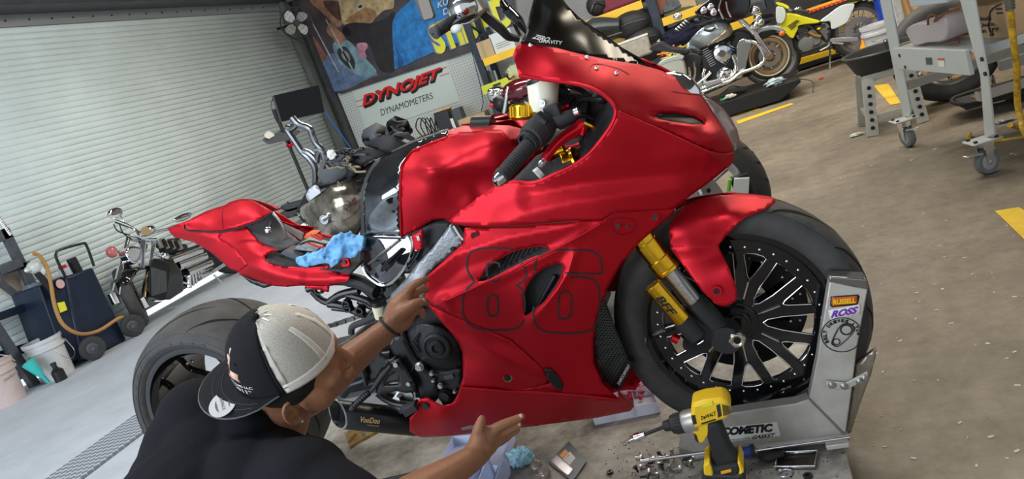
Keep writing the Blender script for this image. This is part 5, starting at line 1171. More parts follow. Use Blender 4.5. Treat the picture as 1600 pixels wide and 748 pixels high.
# nails
NL = mat('finger_nail', (.62, .36, .27), .3)
for nm, p, r in (('thumb_nail', dl(662, 469.5, -.0275), (.004, .0022, .0052)), ('index_nail', dr(814, 649.5, -.001), (.0035, .002, .004)), ('middle_nail', dr(811, 662.5, .008), (.0034, .002, .004))): MB().sph(p, r, 10).build(nm, NL, man)
# shirt
sh = MB()
chain(sh, [UB + V(0, 0, -.02), MBK, (MBK + PEL) / 2, PEL + V(0, 0, .03)], [.140, .185, .175, .15], 20)
chain(sh, [Ls, UB + V(0, 0, .01), Rs], [.080, .112, .068], 18)
chain(sh, [Ls, Ls.lerp((UB + MBK) / 2, .6)], [.085, .12], 16); chain(sh, [Rs, Rs.lerp((UB + MBK) / 2, .6)], [.080, .12], 16)
chain(sh, [nk + V(-.025, -.02, -.015), UB], [.080, .11], 18); sh.sph(D(392, 672, 1.40), .058, 16); chain(sh, [D(300, 700, 1.46), D(292, 762, 1.42)], [.095, .112], 16)
chain(sh, [Ls, (Ls + EL) / 2 + V(0, 0, -.01), Ls.lerp(EL, .70)], [.080, .068, .060], 16)
chain(sh, [Rs, Rs.lerp(ER, .5), Rs.lerp(ER, .68)], [.068, .062, .060], 16)
remesh(sh.build('shirt', SHIRT, man), .007, 6, .6)
MB().lathe([(0, .062), (.006, .066), (.014, .063)], nk + V(-.008, -.010, -.012), (H(-.03, 0, -.05) - nk).normalized(), 32).build('shirt_collar', SHIRT, man, solid=.004)
JN = mat('dark_jeans', (.03, .04, .07), .85, bump=.3, bscale=200)
jn = MB(); chain(jn, [PEL + V(-.07, 0, 0), KL], [.125, .08]); chain(jn, [KL, AL + V(0, 0, .03)], [.078, .06]); chain(jn, [PEL + V(.07, 0, 0), KR], [.125, .08]); chain(jn, [KR, AR + V(0, 0, .03)], [.078, .06])
remesh(jn.build('jeans', JN, man), .009, 4)
for A_, dv in ((AL, V(.35, .9, 0)), (AR, V(.5, .85, 0))):
    d = dv.normalized(); s_ = MB().sph(V(A_.x, A_.y, .055) + d * .0, (.05, .05, .055), 14).sph(V(A_.x, A_.y, .04) + d * .12, (.055, .055, .04), 14).tube([V(A_.x, A_.y, .045), V(A_.x, A_.y, .04) + d * .12], .048, 12)
    remesh(s_.build('shoe', BLKM, man), .008, 3)
# hair under the cap
MB().sph(H(-.012, 0, -.012), (.086, .0755, .080), 24, RM).build('hair', mat('short_black_hair', (.02, .015, .013), .9, bump=1., bscale=500), man)
# cap
def capR(t, v):   # t angle round (0 = back of head side facing fv), v 0..1 from rim to crown
    a = .100 if math.cos(t) > 0 else .095; b = .083; hgt = .120
    k = (1 - v ** 2.4) ** .5 if v < 1 else 0
    k = k * .98 + .02 * (1 - v)
    return H(math.cos(t) * a * k - .0, math.sin(t) * b * k, v * hgt)
def caps(t0, t1, off=0.):
    rows = []
    for i in range(17):
        v = i / 16; 
        row = []
        for j in range(25):
            t = t0 + (t1 - t0) * j / 24; p = capR(t, v); n_ = (p - H(0, 0, .02)).normalized(); row.append(p + n_ * off)
        rows.append(row)
    return MB().sheet(rows)
MESHM = mat('white_cap_mesh', (.72, .68, .60), .7); n = MESHM.node_tree
vv = n.nodes.new('ShaderNodeTexVoronoi'); vv.inputs['Scale'].default_value = 800; n.links.new(n.nodes['Texture Coordinate'].outputs['Object'], vv.inputs['Vector'])
rp_ = n.nodes.new('ShaderNodeValToRGB'); rp_.color_ramp.elements[0].position = .25; rp_.color_ramp.elements[0].color = (.30, .28, .25, 1); rp_.color_ramp.elements[1].position = .5; rp_.color_ramp.elements[1].color = (.60, .57, .50, 1)
n.links.new(vv.outputs['Distance'], rp_.inputs['Fac']); n.links.new(rp_.outputs['Color'], n.nodes['Principled BSDF'].inputs['Base Color'])
CWH = mat('white_cap_fabric', (.76, .73, .66), .75, bump=.15, bscale=300)
CBK = mat('black_cap_twill', (.011, .011, .013), .85, bump=.25, bscale=420, spec=.25)
capo = caps(-PI / 2, PI / 2).build('cap_mesh_back', MESHM, man, ang=1.2, solid=.0015)
caps(PI / 2, 3 * PI / 2, .0008).build('cap_front_panel', CBK, man, ang=1.2, solid=.002)
def band(t0, t1, v0, v1, m, nm, off=.0016, n=24):
    rows = [[(capR(t0 + (t1 - t0) * j / n, v0 + (v1 - v0) * i / 4) - HB) * (1 + off / .1) + HB for j in range(n + 1)] for i in range(5)]
    return MB().sheet(rows).build(nm, m, capo, ang=1.2, solid=.001)
band(-PI / 2, PI / 2, 0, .17, CWH, 'cap_band'); 
for a in (-PI / 2 + .07, -.62, .0, .62, PI / 2 - .07): band(a - .07, a + .07, .1, .99, CWH, 'cap_seam_tape', n=4)
band(-PI / 2 - .035, -PI / 2 + .02, 0, .99, CBK, 'cap_piping', .0028, 2); band(PI / 2 - .02, PI / 2 + .035, 0, .99, CBK, 'cap_piping', .0028, 2)
band(-PI / 2 - .012, -PI / 2 - .002, 0, .97, CWH, 'cap_stitching', .0036, 2)
MB().sph(H(0, 0, .122), (.008, .008, .006), 14).build('cap_button', CBK, man)
for a, v in ((PI + .75, .62), (PI + 1.1, .40), (PI - .75, .62)):
    p = capR(a, v); n_ = (p - H(0, 0, .02)).normalized(); MB().lathe([(.0, .0018), (.002, .003), (.0, .0042)], p + n_ * .001, n_, 12).build('cap_eyelet', CBK, man)
# brim
rows = []
for i in range(9):
    s = i / 8; row = []
    for j in range(21):
        t = PI + (-1.45 + 2.9 * j / 20); c0 = capR(t, .0); w = math.cos((j / 20 - .5) * PI) ** .5 if 0 < j < 20 else 0
        f_ = -(.078 * s * w); row.append(c0 + fv * f_ + uv * (-.010 * s * w + .0 - .016 * abs(math.sin(t)) ** 2 * (0 + s * w)) + rv_ * (math.sin(t) * .022 * s * w))
    rows.append(row)
brim = MB().sheet(rows).build('cap_brim', CBK, man, ang=1.2, solid=.004)
MB().tube(rows[-1], .0022, 6).build('brim_edge', mat('brim_piping', (.12, .12, .12), .7), brim)
for i in (3, 5): MB().tube([p + uv * .0025 for p in rows[i][2:-2]], .0006, 4).build('brim_stitching', mat('black_thread', (.05, .05, .05), .7), brim)
def brimp(i, j): 
    i0, j0 = int(i), int(j); a = rows[i0][j0].lerp(rows[i0][min(20, j0 + 1)], j - j0); b = rows[min(8, i0 + 1)][j0].lerp(rows[min(8, i0 + 1)][min(20, j0 + 1)], j - j0); return a.lerp(b, i - i0)
sc_ = brimp(4.6, 6.2) + uv * .003
rim_n = uv; e1 = (fv * .25 + rv_ * .97).normalized(); e2 = rim_n.cross(e1).normalized()
def disc(c, a, b, m, nm, h, par):
    vs = [c + e1 * a * math.cos(2 * PI * k / 36) + e2 * b * math.sin(2 * PI * k / 36) for k in range(36)]
    return MB().prism(vs, uv * h).build(nm, m, par, smooth=False)
STK = mat('silver_cap_sticker', (.50, .50, .50), .5, .0)
st = disc(sc_, .030, .026, STK, 'cap_sticker', .0006, brim)
g = MB(); b_ = sc_ + uv * .0008
text_on(g, 'SNAPBACK', [b_ - e1 * .017 + e2 * .003 * -1, b_ + e1 * .017 - e2 * .003, b_ + e1 * .017 + e2 * .003, b_ - e1 * .017 + e2 * .003], .0003)
for s in (-1, 1): g.prism([b_ + e1 * .016 * x + e2 * s * (.010 + .004 * (1 - x * x)) for x in (-1, -.5, 0, .5, 1)] + [b_ + e1 * .016 * x + e2 * s * .010 for x in (.5, -.5)], uv * .0003)
g.build('sticker_text', mat('sticker_grey', (.06, .06, .06), .5), st, smooth=False)
# cap embroidery
lg = MB()
def cp(t, v, off=.003): p = capR(t, v); return p + (p - H(0, 0, .02)).normalized() * off
def capq(t0, t1, v0, v1): return [cp(t0, v0), cp(t1, v0), cp(t1, v1), cp(t0, v1)]
def capt(mb, s, t0, t1, v0, v1):
    uvs, fs = text_mesh(s, 0, .03); mb.add([cp(t0 + (t1 - t0) * u, v0 + (v1 - v0) * v) for u, v in uvs], fs)
capt(lg, 'CUSTOMS LLC', PI - .25, PI - 1.05, .22, .27); capt(lg, '*2911*', PI - .38, PI - .98, .10, .19)
lg.build('cap_lettering', WHT, man, smooth=False)
em = MB()
for t0, v0, t1, v1 in ((.05, .32, -.12, .68), (-.08, .32, -.38, .46), (-.02, .56, -.10, .78)):
    vs = [cp(PI - .42 + a, b, .0025) for a, b in ((t0, v0), (t1, v0), (t1 + .04, (v0 + v1) / 2), (t1, v1), (t0, v1))]; em.add(vs, [(0, 1, 2, 3, 4)])
em.build('cap_emblem', mat('peach_embroidery', (.75, .48, .36), .7), man, solid=.001)
# ear stud and bracelet
p = H(-.006, .083, -.084); MB().sph(p, .0035, 10).build('ear_stud', mat('diamond_stud', (.9, .9, .92), .05, .6), man)
wd = (WL - EL).normalized(); bc = WL + wd * .004; u_v, w_v, a_v = frame((wd + V(0, 0, .15)).normalized())
MB().tube([bc + (u_v * math.cos(t) + w_v * math.sin(t)) * .0285 for t in [k * PI / 12 for k in range(24)]], .0032, 8, 1, closed=True).build('bracelet', BLKM, man)
g = MB()
for k in range(5): t = 2.2 + k * .25; g.sph(bc + (u_v * math.cos(t) + w_v * math.sin(t)) * .031, .0042, 8)
g.build('bracelet_knot', BLKM, man)
# blue microfibre cloth on the tail
RG = [S6(835, 465), S6(842, 440), S6(900, 425), S6(960, 405), S6(1030, 372), S6(1045, 335), S6(1070, 305), S6(1110, 300), S6(1150, 290), S6(1200, 300), S6(1252, 318), S6(1250, 350), S6(1240, 395), S6(1200, 440), S6(1150, 450), S6(1110, 460), S6(1075, 490), S6(1048, 505), S6(1040, 480), S6(1000, 478), S6(960, 488), S6(900, 503), S6(870, 498), S6(845, 485)]
from mathutils import noise as NN
def rgd(x, y):
    q = Vector((x * .045, y * .075, 3.1)); return 1.615 - .022 * NN.noise(q) - .014 * abs(NN.noise(q * 1.9)) - .02 * (1 - abs(x - 530) / 60)
o = panel('microfibre_cloth', RG, rgd, CLOTH_B, None, .012, 3, sm=2)
tag(o, 'bright blue microfibre cloth draped over the open tail of the red motorcycle', 'cloth')
# ================================================================ wall banners
def flat(name, pts, y, m, parent=None, off=0., th=.002): return MB().prism([Y(a, b, y - off) for a, b in pts], (0, th, 0)).build(name, m, parent, smooth=False)
PRN = lambda n, c: mat('print_' + n, c, .45, bump=.1, bscale=3)
YB = WB - .06
K2 = lambda x, y: (380 + x / 2.337, y / 2.337)
bn = thing('wall_banner', 'pale vinyl banner with red and black lettering on the pegboard', 'banner', tuple(Y(633, 150, YB)))
flat('banner_sheet', [(547, 135), (694, 81), (718, 158), (573, 206)], YB, PRN('pale', (.60, .68, .64)), bn)
YL = YB - .003
def q4(a, b, c, d, yy): return [Y(*a, yy), Y(*b, yy), Y(*c, yy), Y(*d, yy)]
PRD, PBK = PRN('red', (.72, .01, .01)), PRN('black', (.01, .01, .012))
for k in range(5):
    g = MB(); s_ = .4 + k * .5; text_on(g, 'DYNOJET', q4((568 + s_, 172 + s_), (686 + s_, 128 + s_), (690 + s_, 105 + s_), (567 + s_, 150 + s_), YL - .0004 * (5 - k) - .001), .0002, .12, .07); g.build('lettering_shadow', PBK, bn, smooth=False)
g = MB(); text_on(g, 'DYNOJET', q4((567, 171), (685, 127), (689, 104), (566, 149), YL - .006), .001, .12, .035); g.build('large_lettering', PRD, bn, smooth=False)
g = MB(); text_on(g, 'DYNAMOMETERS', q4((596, 181), (677, 154), (675, 144), (594, 171), YL), .001, .0, .0); g.build('small_lettering', PBK, bn, smooth=False)
g = MB()
for a, b in (((556, 159), (568, 155)), ((559, 167), (569, 164)), ((686, 109), (699, 104)), ((687, 119), (702, 114))): g.bar(Y(*a, YL), Y(*b, YL), .002, .012)
g.build('red_rule', PRD, bn, smooth=False)
YM = WB - .09
mu = thing('mural_banner', 'large printed banner of a dog and people hanging above the pegboard', 'banner', tuple(Y(640, 60, YM)))
flat('printed_sheet', [(400, -160), (520, 143), (534, 147), (640, 112), (746, 78), (810, 50), (780, -160)], YM, mat('mural_dark_print', (.03, .035, .06), .4, col2=(.10, .07, .06), vscale=3), mu)
def mp(nm, pts, col, k, sm=True):
    mm = mat('mural_' + nm, col, .42, bump=.15, bscale=4, col2=tuple(c * .45 for c in col), vscale=7)
    P = [Y(460 + x / 4.9875, y / 4.987, YM - .004 - k * .003) for x, y in pts]
    if sm: P = catmull(P, 4, True)
    return MB().prism(P, (0, .002, 0)).build(nm, mm, mu, smooth=False)
mp('denim_print', [(180, 500), (260, 430), (330, 420), (420, 470), (560, 540), (650, 580), (560, 620), (420, 690), (330, 710), (260, 700), (215, 600)], (.16, .24, .40), 0)
mp('pale_shirt_print', [(300, 340), (400, 310), (480, 370), (560, 460), (640, 560), (560, 600), (440, 560), (340, 470)], (.25, .42, .50), 1)
mp('face_print', [(100, -60), (220, -60), (370, 0), (385, 150), (330, 210), (230, 110), (130, 20)], (.42, .22, .14), 1)
mp('beard_print', [(225, 10), (360, 20), (385, 120), (350, 160), (270, 90)], (.10, .05, .04), 2)
mp('neck_print', [(280, 180), (340, 230), (400, 300), (350, 350), (300, 300), (250, 240)], (.45, .22, .13), 2)
mp('hand_print', [(90, 300), (150, 290), (220, 390), (250, 460), (190, 480), (140, 400)], (.33, .15, .12), 2)
mp('dog_head_print', [(365, -60), (620, -80), (760, -40), (770, 60), (700, 80), (640, 130), (590, 180), (480, 180), (390, 200), (360, 90)], (.62, .46, .24), 3)
mp('dog_cheek_print', [(480, 100), (560, 60), (640, 100), (600, 170), (480, 180), (400, 170), (430, 130)], (.40, .22, .10), 4)
mp('dog_muzzle_print', [(370, 230), (400, 190), (480, 175), (590, 180), (700, 150), (790, 110), (790, 520), (700, 560), (640, 500), (600, 380), (560, 330), (450, 330), (400, 290)], (.028, .024, .028), 4)
mp('dog_nose_print', [(375, 235), (405, 205), (440, 240), (440, 275), (400, 280)], (.004, .004, .005), 5)
mp('dog_tongue_print', [(490, 340), (560, 335), (570, 370), (550, 400), (562, 440), (540, 460), (505, 440), (488, 390)], (.62, .28, .38), 5)
mp('dog_eye_print', [(475, 60), (510, 20), (545, 30), (530, 60), (495, 85)], (.70, .62, .48), 5); mp('dog_pupil_print', [(495, 55), (515, 38), (530, 45), (515, 65)], (.04, .03, .02), 6)
mp('collar_badge_print', [(335, 390), (400, 365), (470, 480), (460, 540), (400, 510), (350, 450)], (.04, .05, .055), 5); mp('badge_ring_print', [(365, 420), (400, 395), (435, 450), (425, 480), (390, 465)], (.30, .34, .33), 6)
mp('blue_shirt_print', [(780, 540), (775, 440), (765, 300), (762, 180), (790, 110), (840, 60), (900, 10), (960, -60), (1500, -60), (1500, 260), (1160, 370), (1010, 440), (860, 510)], (.03, .27, .72), 5, False)
mp('shirt_fold_print', [(775, 300), (800, 380), (850, 470), (840, 515), (810, 525), (800, 420)], (.015, .12, .38), 6)
for x in (180, 300): mp('white_seam_print', [(x - 60, 150), (x - 50, 150), (x + 170, 560), (x + 160, 565)], (.5, .52, .55), 6, False)
YLW = PRN('yellow_letters', (.80, .78, .05)); PGY = PRN('letter_grey', (.20, .25, .42))
g = MB(); text_on(g, 'STIDAD', q4((681, 88), (806, 40), (788, -12), (664, 40), YM - .034), .001, .0, .08); g.build('letter_outline', PGY, mu, smooth=False)
g = MB(); text_on(g, 'STIDAD', q4((683, 86), (806, 38), (789, -9), (667, 42), YM - .038), .001, .0, .055); g.build('yellow_lettering', YLW, mu, smooth=False)
g = MB(); text_on(g, 'KUN', q4((684, 13), (712, 2), (709, -8), (682, 4), YM - .036), .001, .2, .02); text_on(g, 'DAY', q4((693, 24), (722, 12), (719, 3), (690, 15), YM - .036), .001, .2, .02); g.build('white_lettering', PRN('white', (.6, .64, .68)), mu, smooth=False)

# ================================================================ fan, monitor stand
fd_ = V(.62, -.78, -.05).normalized(); fc = X(463, 36, SX + .55)
fan = thing('wall_fan', 'black caged wall fan with pale blades above the roller door corner', 'fan', tuple(fc)); FR = .235
g = MB()
for r, h in ((FR, 0), (FR, .10), (.18, .055), (.12, .06), (.06, .063)): 
    u_, w_, a_ = frame(fd_); g.tube([fc + a_ * (h if r < FR else h - .05) + (u_ * math.cos(t) + w_ * math.sin(t)) * r for t in [k * PI / 18 for k in range(36)]], .006 if r == FR else .002, 6, closed=True)
for k in range(24):
    t = 2 * PI * k / 24; d = u_ * math.cos(t) + w_ * math.sin(t); g.tube([fc + a_ * .063 + d * .03, fc + a_ * .06 + d * .12, fc + a_ * .05 + d * FR], .0016, 4); g.tube([fc - a_ * .05 + d * .03, fc - a_ * .05 + d * FR], .0016, 4)
g.build('cage', BLK, fan)
for k in range(4):
    t = k * PI / 2 + .6; d = u_ * math.cos(t) + w_ * math.sin(t); e = u_ * -math.sin(t) + w_ * math.cos(t)
    P = [fc + d * .035 - e * .02, fc + d * .10 - e * .07 + a_ * .02, fc + d * .19 - e * .075 + a_ * .025, fc + d * .205 + e * .0, fc + d * .15 + e * .06 - a_ * .02, fc + d * .05 + e * .03 - a_ * .01]
    MB().prism(catmull(P, 3, True), a_ * .003).build('blade', mat('pale_fan_blade', (.45, .46, .45), .35, .6), fan, ang=1)
MB().cyl(fc - a_ * .13, fc + a_ * .02, .05, n=20).build('motor', BLK, fan, bevel=.01)
MB().tube([fc - a_ * .1, V(SX + .12, fc.y + .12, fc.z + .05)], .02, 8).build('mount_arm', BLK, fan)
MB().tube([fc + u_ * .23, fc + V(-.1, .0, -.25), fc + V(.02, .1, -.33), fc + V(-.08, .12, -.20)], .006, 6, 5).build('power_cord', BLK, fan)

MX = -5.3
ms = thing('monitor_stand', 'black monitor and keyboard tray on a tall pole in front of the roller door', 'monitor stand', tuple(X(480, 300, MX).xy) + (0,))
pt = X(436, 190, MX); pb = V(pt.x, pt.y, 0)
MB().cyl(V(pt.x, pt.y, .03), pt + V(0, 0, .15), .022, n=12).build('pole', BLK, ms)
MB().box((pt.x, pt.y, .02), (.5, .08, .04)).box((pt.x, pt.y, .02), (.08, .5, .04)).build('cross_base', BLK, ms, bevel=.005)
sc_q = [X(428, 149, MX + .06), X(498, 133, MX + .06), X(507, 175, MX + .06), X(440, 190, MX + .06)]
MB().prism(sc_q, (-.03, 0, 0)).build('monitor', GUN, ms, bevel=.003, smooth=False)
MB().prism([p + V(.002, 0, 0) for p in sc_q], (-.001, 0, 0)).build('screen', mat('dark_screen', (.008, .009, .013), .5, spec=.2), ms, smooth=False)
kt = [X(410, 217, MX + .12), X(440, 203, MX - .05), X(468, 203, MX - .05), X(455, 214, MX + .12), X(418, 222, MX + .12)]
MB().prism(kt, (0, 0, -.03)).build('keyboard_tray', GUN, ms, bevel=.003, smooth=False)
MB().prism([X(414, 214, MX + .12), X(421, 208, MX + .05), X(429, 212, MX + .1), X(420, 217, MX + .14)], (0, 0, .03)).build('paper_note', WHT, ms, smooth=False)
p = X(453, 226, MX + .03); MB().sph(p, (.05, .04, .035), 12).build('red_scanner', REDA, ms)
MB().tube([p, p + V(0, .05, .1), X(446, 205, MX)], .006, 6, 4).build('cable', BLK, ms)
MB().tube([X(428, 150, MX), X(424, 165, MX), X(430, 185, MX), X(437, 195, MX)], .005, 6, 4).build('cable', BLK, ms)
tag(MB().tube([X(505, 170, SX + .3), X(522, 195, SX + .3), X(542, 223, SX + .3), V(SX + .3, 11.1, .35), V(SX + .35, 10.9, .012), V(SX + .6, 10.6, .012)], .012, 8, 4).build('air_hose', mat('blue_hose', (.03, .16, .55), .45)), 'bright blue air hose hanging down the door jamb behind the monitor', 'hose')

# ================================================================ left bench, oil cart, buckets
NAVY = mat('navy_sheet_metal', (.018, .030, .060), .38, .3, bump=.05, bscale=20, var=.4, vscale=5)
GRYM = mat('grey_bench_steel', (.11, .125, .15), .5, .4, var=.3, vscale=8)
C1 = lambda x, y: (x / 4.677, 320 + y / 4.675)
CA = lambda x, y: (x / 2.077, 300 + y / 2.078)
oc = thing('waste_oil_cart', 'navy blue wheeled oil drain cart with tan hose in front of the roller door', 'oil cart', tuple(Z(170, 545).xy) + (0,))
XC = -6.22
fr4 = [CA(205, 270), CA(300, 240), CA(385, 395), CA(400, 470), CA(330, 500), CA(262, 462)]
P4 = [X(*CA(210, 275), XC), X(*CA(302, 243), XC), X(*CA(412, 480), XC), X(*CA(268, 545), XC)]
MB().prism(P4, (-.42, 0, 0)).build('tank_body', NAVY, oc, bevel=.02)
P5 = [X(*CA(125, 305), XC - .02), X(*CA(205, 272), XC - .02), X(*CA(285, 530), XC - .02), X(*CA(215, 552), XC - .02)]
MB().prism(P5, (-.38, 0, 0)).build('side_tank', NAVY, oc, bevel=.01)
MB().tube([X(*CA(x, y), XC - .05) for x, y in ((212, 275), (185, 220), (182, 200), (195, 187), (262, 168), (280, 172), (305, 240))], .013, 8, 3).build('push_handle', BLK, oc)
HOS = mat('tan_rubber_hose', (.42, .22, .07), .5)
MB().tube([X(*CA(x, y), XC + .06) for x, y in ((108, 200), (125, 205), (150, 240), (165, 300), (178, 370), (205, 430), (260, 460), (320, 450), (375, 415), (398, 405))], .017, 8, 4).build('drain_hose', HOS, oc)
MB().cyl(X(*CA(230, 215), XC - .1), X(*CA(255, 262), XC - .1), .045, n=14).build('pump_column', BLK, oc)
p = X(*CA(205, 248), XC - .1); MB().cyl(p - V(0, 0, .07), p + V(0, 0, .0), .05, n=12).build('clear_bowl', CLR, oc); MB().cyl(p, p + V(0, 0, .03), .035, n=12).build('red_cap', REDP, oc)
p = X(*CA(195, 298), XC + .003); MB().cyl(p, p + V(.004, 0, 0), .042, n=24).build('round_label', mat('pink_label', (.7, .45, .45), .5), oc)
MB().prism([X(*CA(x, y), XC + .004) for x, y in ((185, 360), (208, 355), (218, 382), (195, 392))], (.003, 0, 0)).build('yellow_label', YLW, oc, smooth=False)
for (x, y, rx) in ((298, 503, .155), (432, 438, .150)):
    p = X(*CA(x, y), XC + .1); p.z = max(p.z, .12)
    a_ = V(.86, -.5, 0).normalized()
    wl = MB().lathe([(-.032, .06), (-.036, .08), (-.026, .108), (0, .112), (.026, .108), (.036, .08), (.032, .06)], V(p.x, p.y, .112), V(.8, -.6, 0), 28).build('wheel', RUBG, oc, ang=1)
    MB().lathe([(-.03, .02), (-.02, .062), (.02, .062), (.03, .03), (.06, .022), (.06, .001)], V(p.x, p.y, .112), V(.8, -.6, 0), 24).build('wheel_hub', GUN, wl)
p = X(*C1(250, 455), XC + .02)
t = thing('hand_pump', 'crumple wrapped pale hand pump with tan hose beside the navy oil cart', 'pump', tuple(p)); crm = mat('pale_foil', (.62, .66, .64), .35, .2, bump=.8, bscale=60)
MB().sph(p, (.06, .06, .06), 12).sph(p + V(0, .04, -.05), (.05, .04, .06), 10).sph(p + V(0, -.05, .0), (.03, .05, .03), 8).build('pump_head', crm, t); MB().cyl(p - V(0, 0, .05), p - V(-.02, -.05, .32), .03, n=10).build('pump_stem', BLK, t)

wb = thing('steel_workbench', 'dark grey steel workbench with uprights at the left edge', 'workbench', tuple(Z(40, 600).xy) + (0,)); XW = -6.60
def xb(nm, a, b, w, m=GRYM, x=XW, c=CA, th=.05): return MB().bar(X(*c(*a), x), X(*c(*b), x), th, w, up=(0, 0, 1) if abs(a[0] - b[0]) > abs(a[1] - b[1]) else (0, 1, 0)).build(nm, m, wb, smooth=False, bevel=.003)
xb('upright', (10, 120), (105, 310), .085); xb('upright', (-120, 170), (-30, 330), .085)
xb('shelf_rail', (-60, 275), (95, 235), .06); xb('shelf_rail', (-60, 170), (30, 130), .10)
xb('diagonal_brace', (-5, 290), (60, 340), .05)
MB().prism([X(*CA(-120, 432), XW + .1), X(*CA(140, 340), XW + .1), X(*CA(150, 365), XW + .1), X(*CA(-110, 455), XW + .1)], (-.22, 0, 0)).build('bench_top', NAVY, wb, bevel=.004, smooth=False)
for a, b in (((120, 375), (235, 545)), ((-20, 430), (40, 600)), ((-100, 450), (-60, 620))):
    pa = X(*CA(*a), XW + .08); MB().bar(pa, V(pa.x, pa.y + .06, 0), .07, .07).build('leg', GRYM, wb, smooth=False)
pa = X(*CA(120, 375), XW - .1); MB().bar(pa, V(pa.x, pa.y, 0), .07, .07).build('leg', GRYM, wb, smooth=False)
MB().prism([X(*CA(-80, 540), XW - .02), X(*CA(150, 470), XW - .02), X(*CA(170, 500), XW - .02), X(*CA(-80, 560), XW - .02)], (-.15, 0, 0)).build('lower_shelf', NAVY, wb, smooth=False)
tag(MB().prism([X(*CA(0, 265), XW - .1), X(*CA(60, 245), XW - .1), X(*CA(120, 330), XW - .1), X(*CA(60, 355), XW - .1), X(*CA(0, 310), XW - .1)], (-.05, 0, 0)).build('cardboard_sheet', mat('pale_cardboard', (.50, .42, .33), .8), smooth=False), 'pale cardboard sheet leaning behind the bench upright on the left', 'cardboard')
c = X(*CA(110, 322), XW + .05); crumple('shop_cloth', tuple(c + V(0, 0, .01)), .13, mat('grey_blue_cloth', (.16, .22, .28), .85), 'crumpled grey blue cloth lying on the end of the dark workbench', 'cloth', 9, (1, 1, .55))
c = X(*CA(25, 245), XW + .02); t = thing('bench_vise', 'grey metal vise standing on the shelf rail of the left workbench', 'vise', tuple(c)); MB().box(c, (.12, .22, .09)).build('vise_body', GRYM, t, bevel=.01); MB().box(c + V(0, -.13, .03), (.12, .04, .10)).build('vise_jaw', STEEL, t, bevel=.01); MB().cyl(c + V(0, -.2, 0), c + V(0, -.05, 0), .012, n=10).build('vise_screw', STEEL, t)
g = MB()
for k in range(12): a = X(*CA(-5 + k * 3.6, 80 + k * 5.2), XW + .03); g.sph(a, (.012, .018, .016), 8)
tag(g.build('hanging_chain', STEEL), 'dark steel chain hanging in front of the left bench upright', 'chain')
# buckets
def bucket(name, label, c, r0, r1, h, m, liquid=None, lid=False):
    t = thing(name, label, 'bucket', (c[0], c[1], 0)); o = V(c[0], c[1], 0)
    MB().lathe([(0, .001), (0, r0), (h * .72, r0 + (r1 - r0) * .72), (h * .73, r1 + .012), (h * .80, r1 + .012), (h * .81, r1), (h * .9, r1), (h * .91, r1 + .010), (h, r1 + .012), (h, r1 - .004), (.02, r0 - .005)], o, (0, 0, 1), 40).build('shell', m, t, ang=.7)
    return t
BW = mat('white_bucket_plastic', (.62, .63, .64), .4, var=.12, vscale=5); BP_ = mat('pink_stained_bucket', (.62, .50, .48), .4, var=.2, vscale=4)
cb1 = Z(80, 596); b1 = bucket('plastic_bucket', 'white plastic bucket with wire handle next to the navy oil cart', (-6.34, 4.49), .130, .152, .37, BW)
MB().tube([V(-6.20, 4.43, .30), V(-6.17, 4.46, .20), V(-6.15, 4.52, .12), V(-6.17, 4.60, .16), V(-6.22, 4.61, .29)], .003, 6, 5).build('wire_handle', STEEL, b1)
b2 = bucket('plastic_bucket', 'pinkish plastic bucket with dark lettering at the left edge of the photo', (-6.40, 4.04), .130, .152, .37, BP_)
MB().tube([V(-6.31, 4.18, .31), V(-6.34, 4.14, .39), V(-6.40, 4.04, .44), V(-6.44, 3.94, .40), V(-6.46, 3.89, .31)], .005, 6, 5).build('wire_handle', STEEL, b2)
g = MB(); text_on(g, 'TEXACO', [V(-6.255, 3.98, .20), V(-6.255, 4.11, .215), V(-6.255, 4.11, .235), V(-6.255, 3.98, .22)], .004); g.build('bucket_lettering', mat('faded_print', (.25, .06, .06), .5), b2, smooth=False)
t = thing('funnel', 'turquoise funnel standing between the two buckets', 'funnel', (-6.18, 4.28, 0)); MB().lathe([(.02, .012), (.10, .018), (.13, .03), (.27, .055), (.27, .052), (.13, .026)], V(-6.20, 4.285, 0), (-.15, -.25, 1), 20).build('cone', mat('turquoise_plastic', (.05, .55, .52), .35), t)
t = thing('black_jug', 'small black bottle on the floor between the two buckets', 'bottle', (-6.12, 4.33, 0)); MB().lathe([(0, .001), (0, .05), (.09, .05), (.12, .02), (.15, .02), (.15, .001)], V(-6.12, 4.33, 0), (0, 0, 1), 18).build('body', BLK, t); MB().cyl(V(-6.12, 4.33, .15), V(-6.12, 4.33, .17), .024, n=14).build('cap', TBK, t)

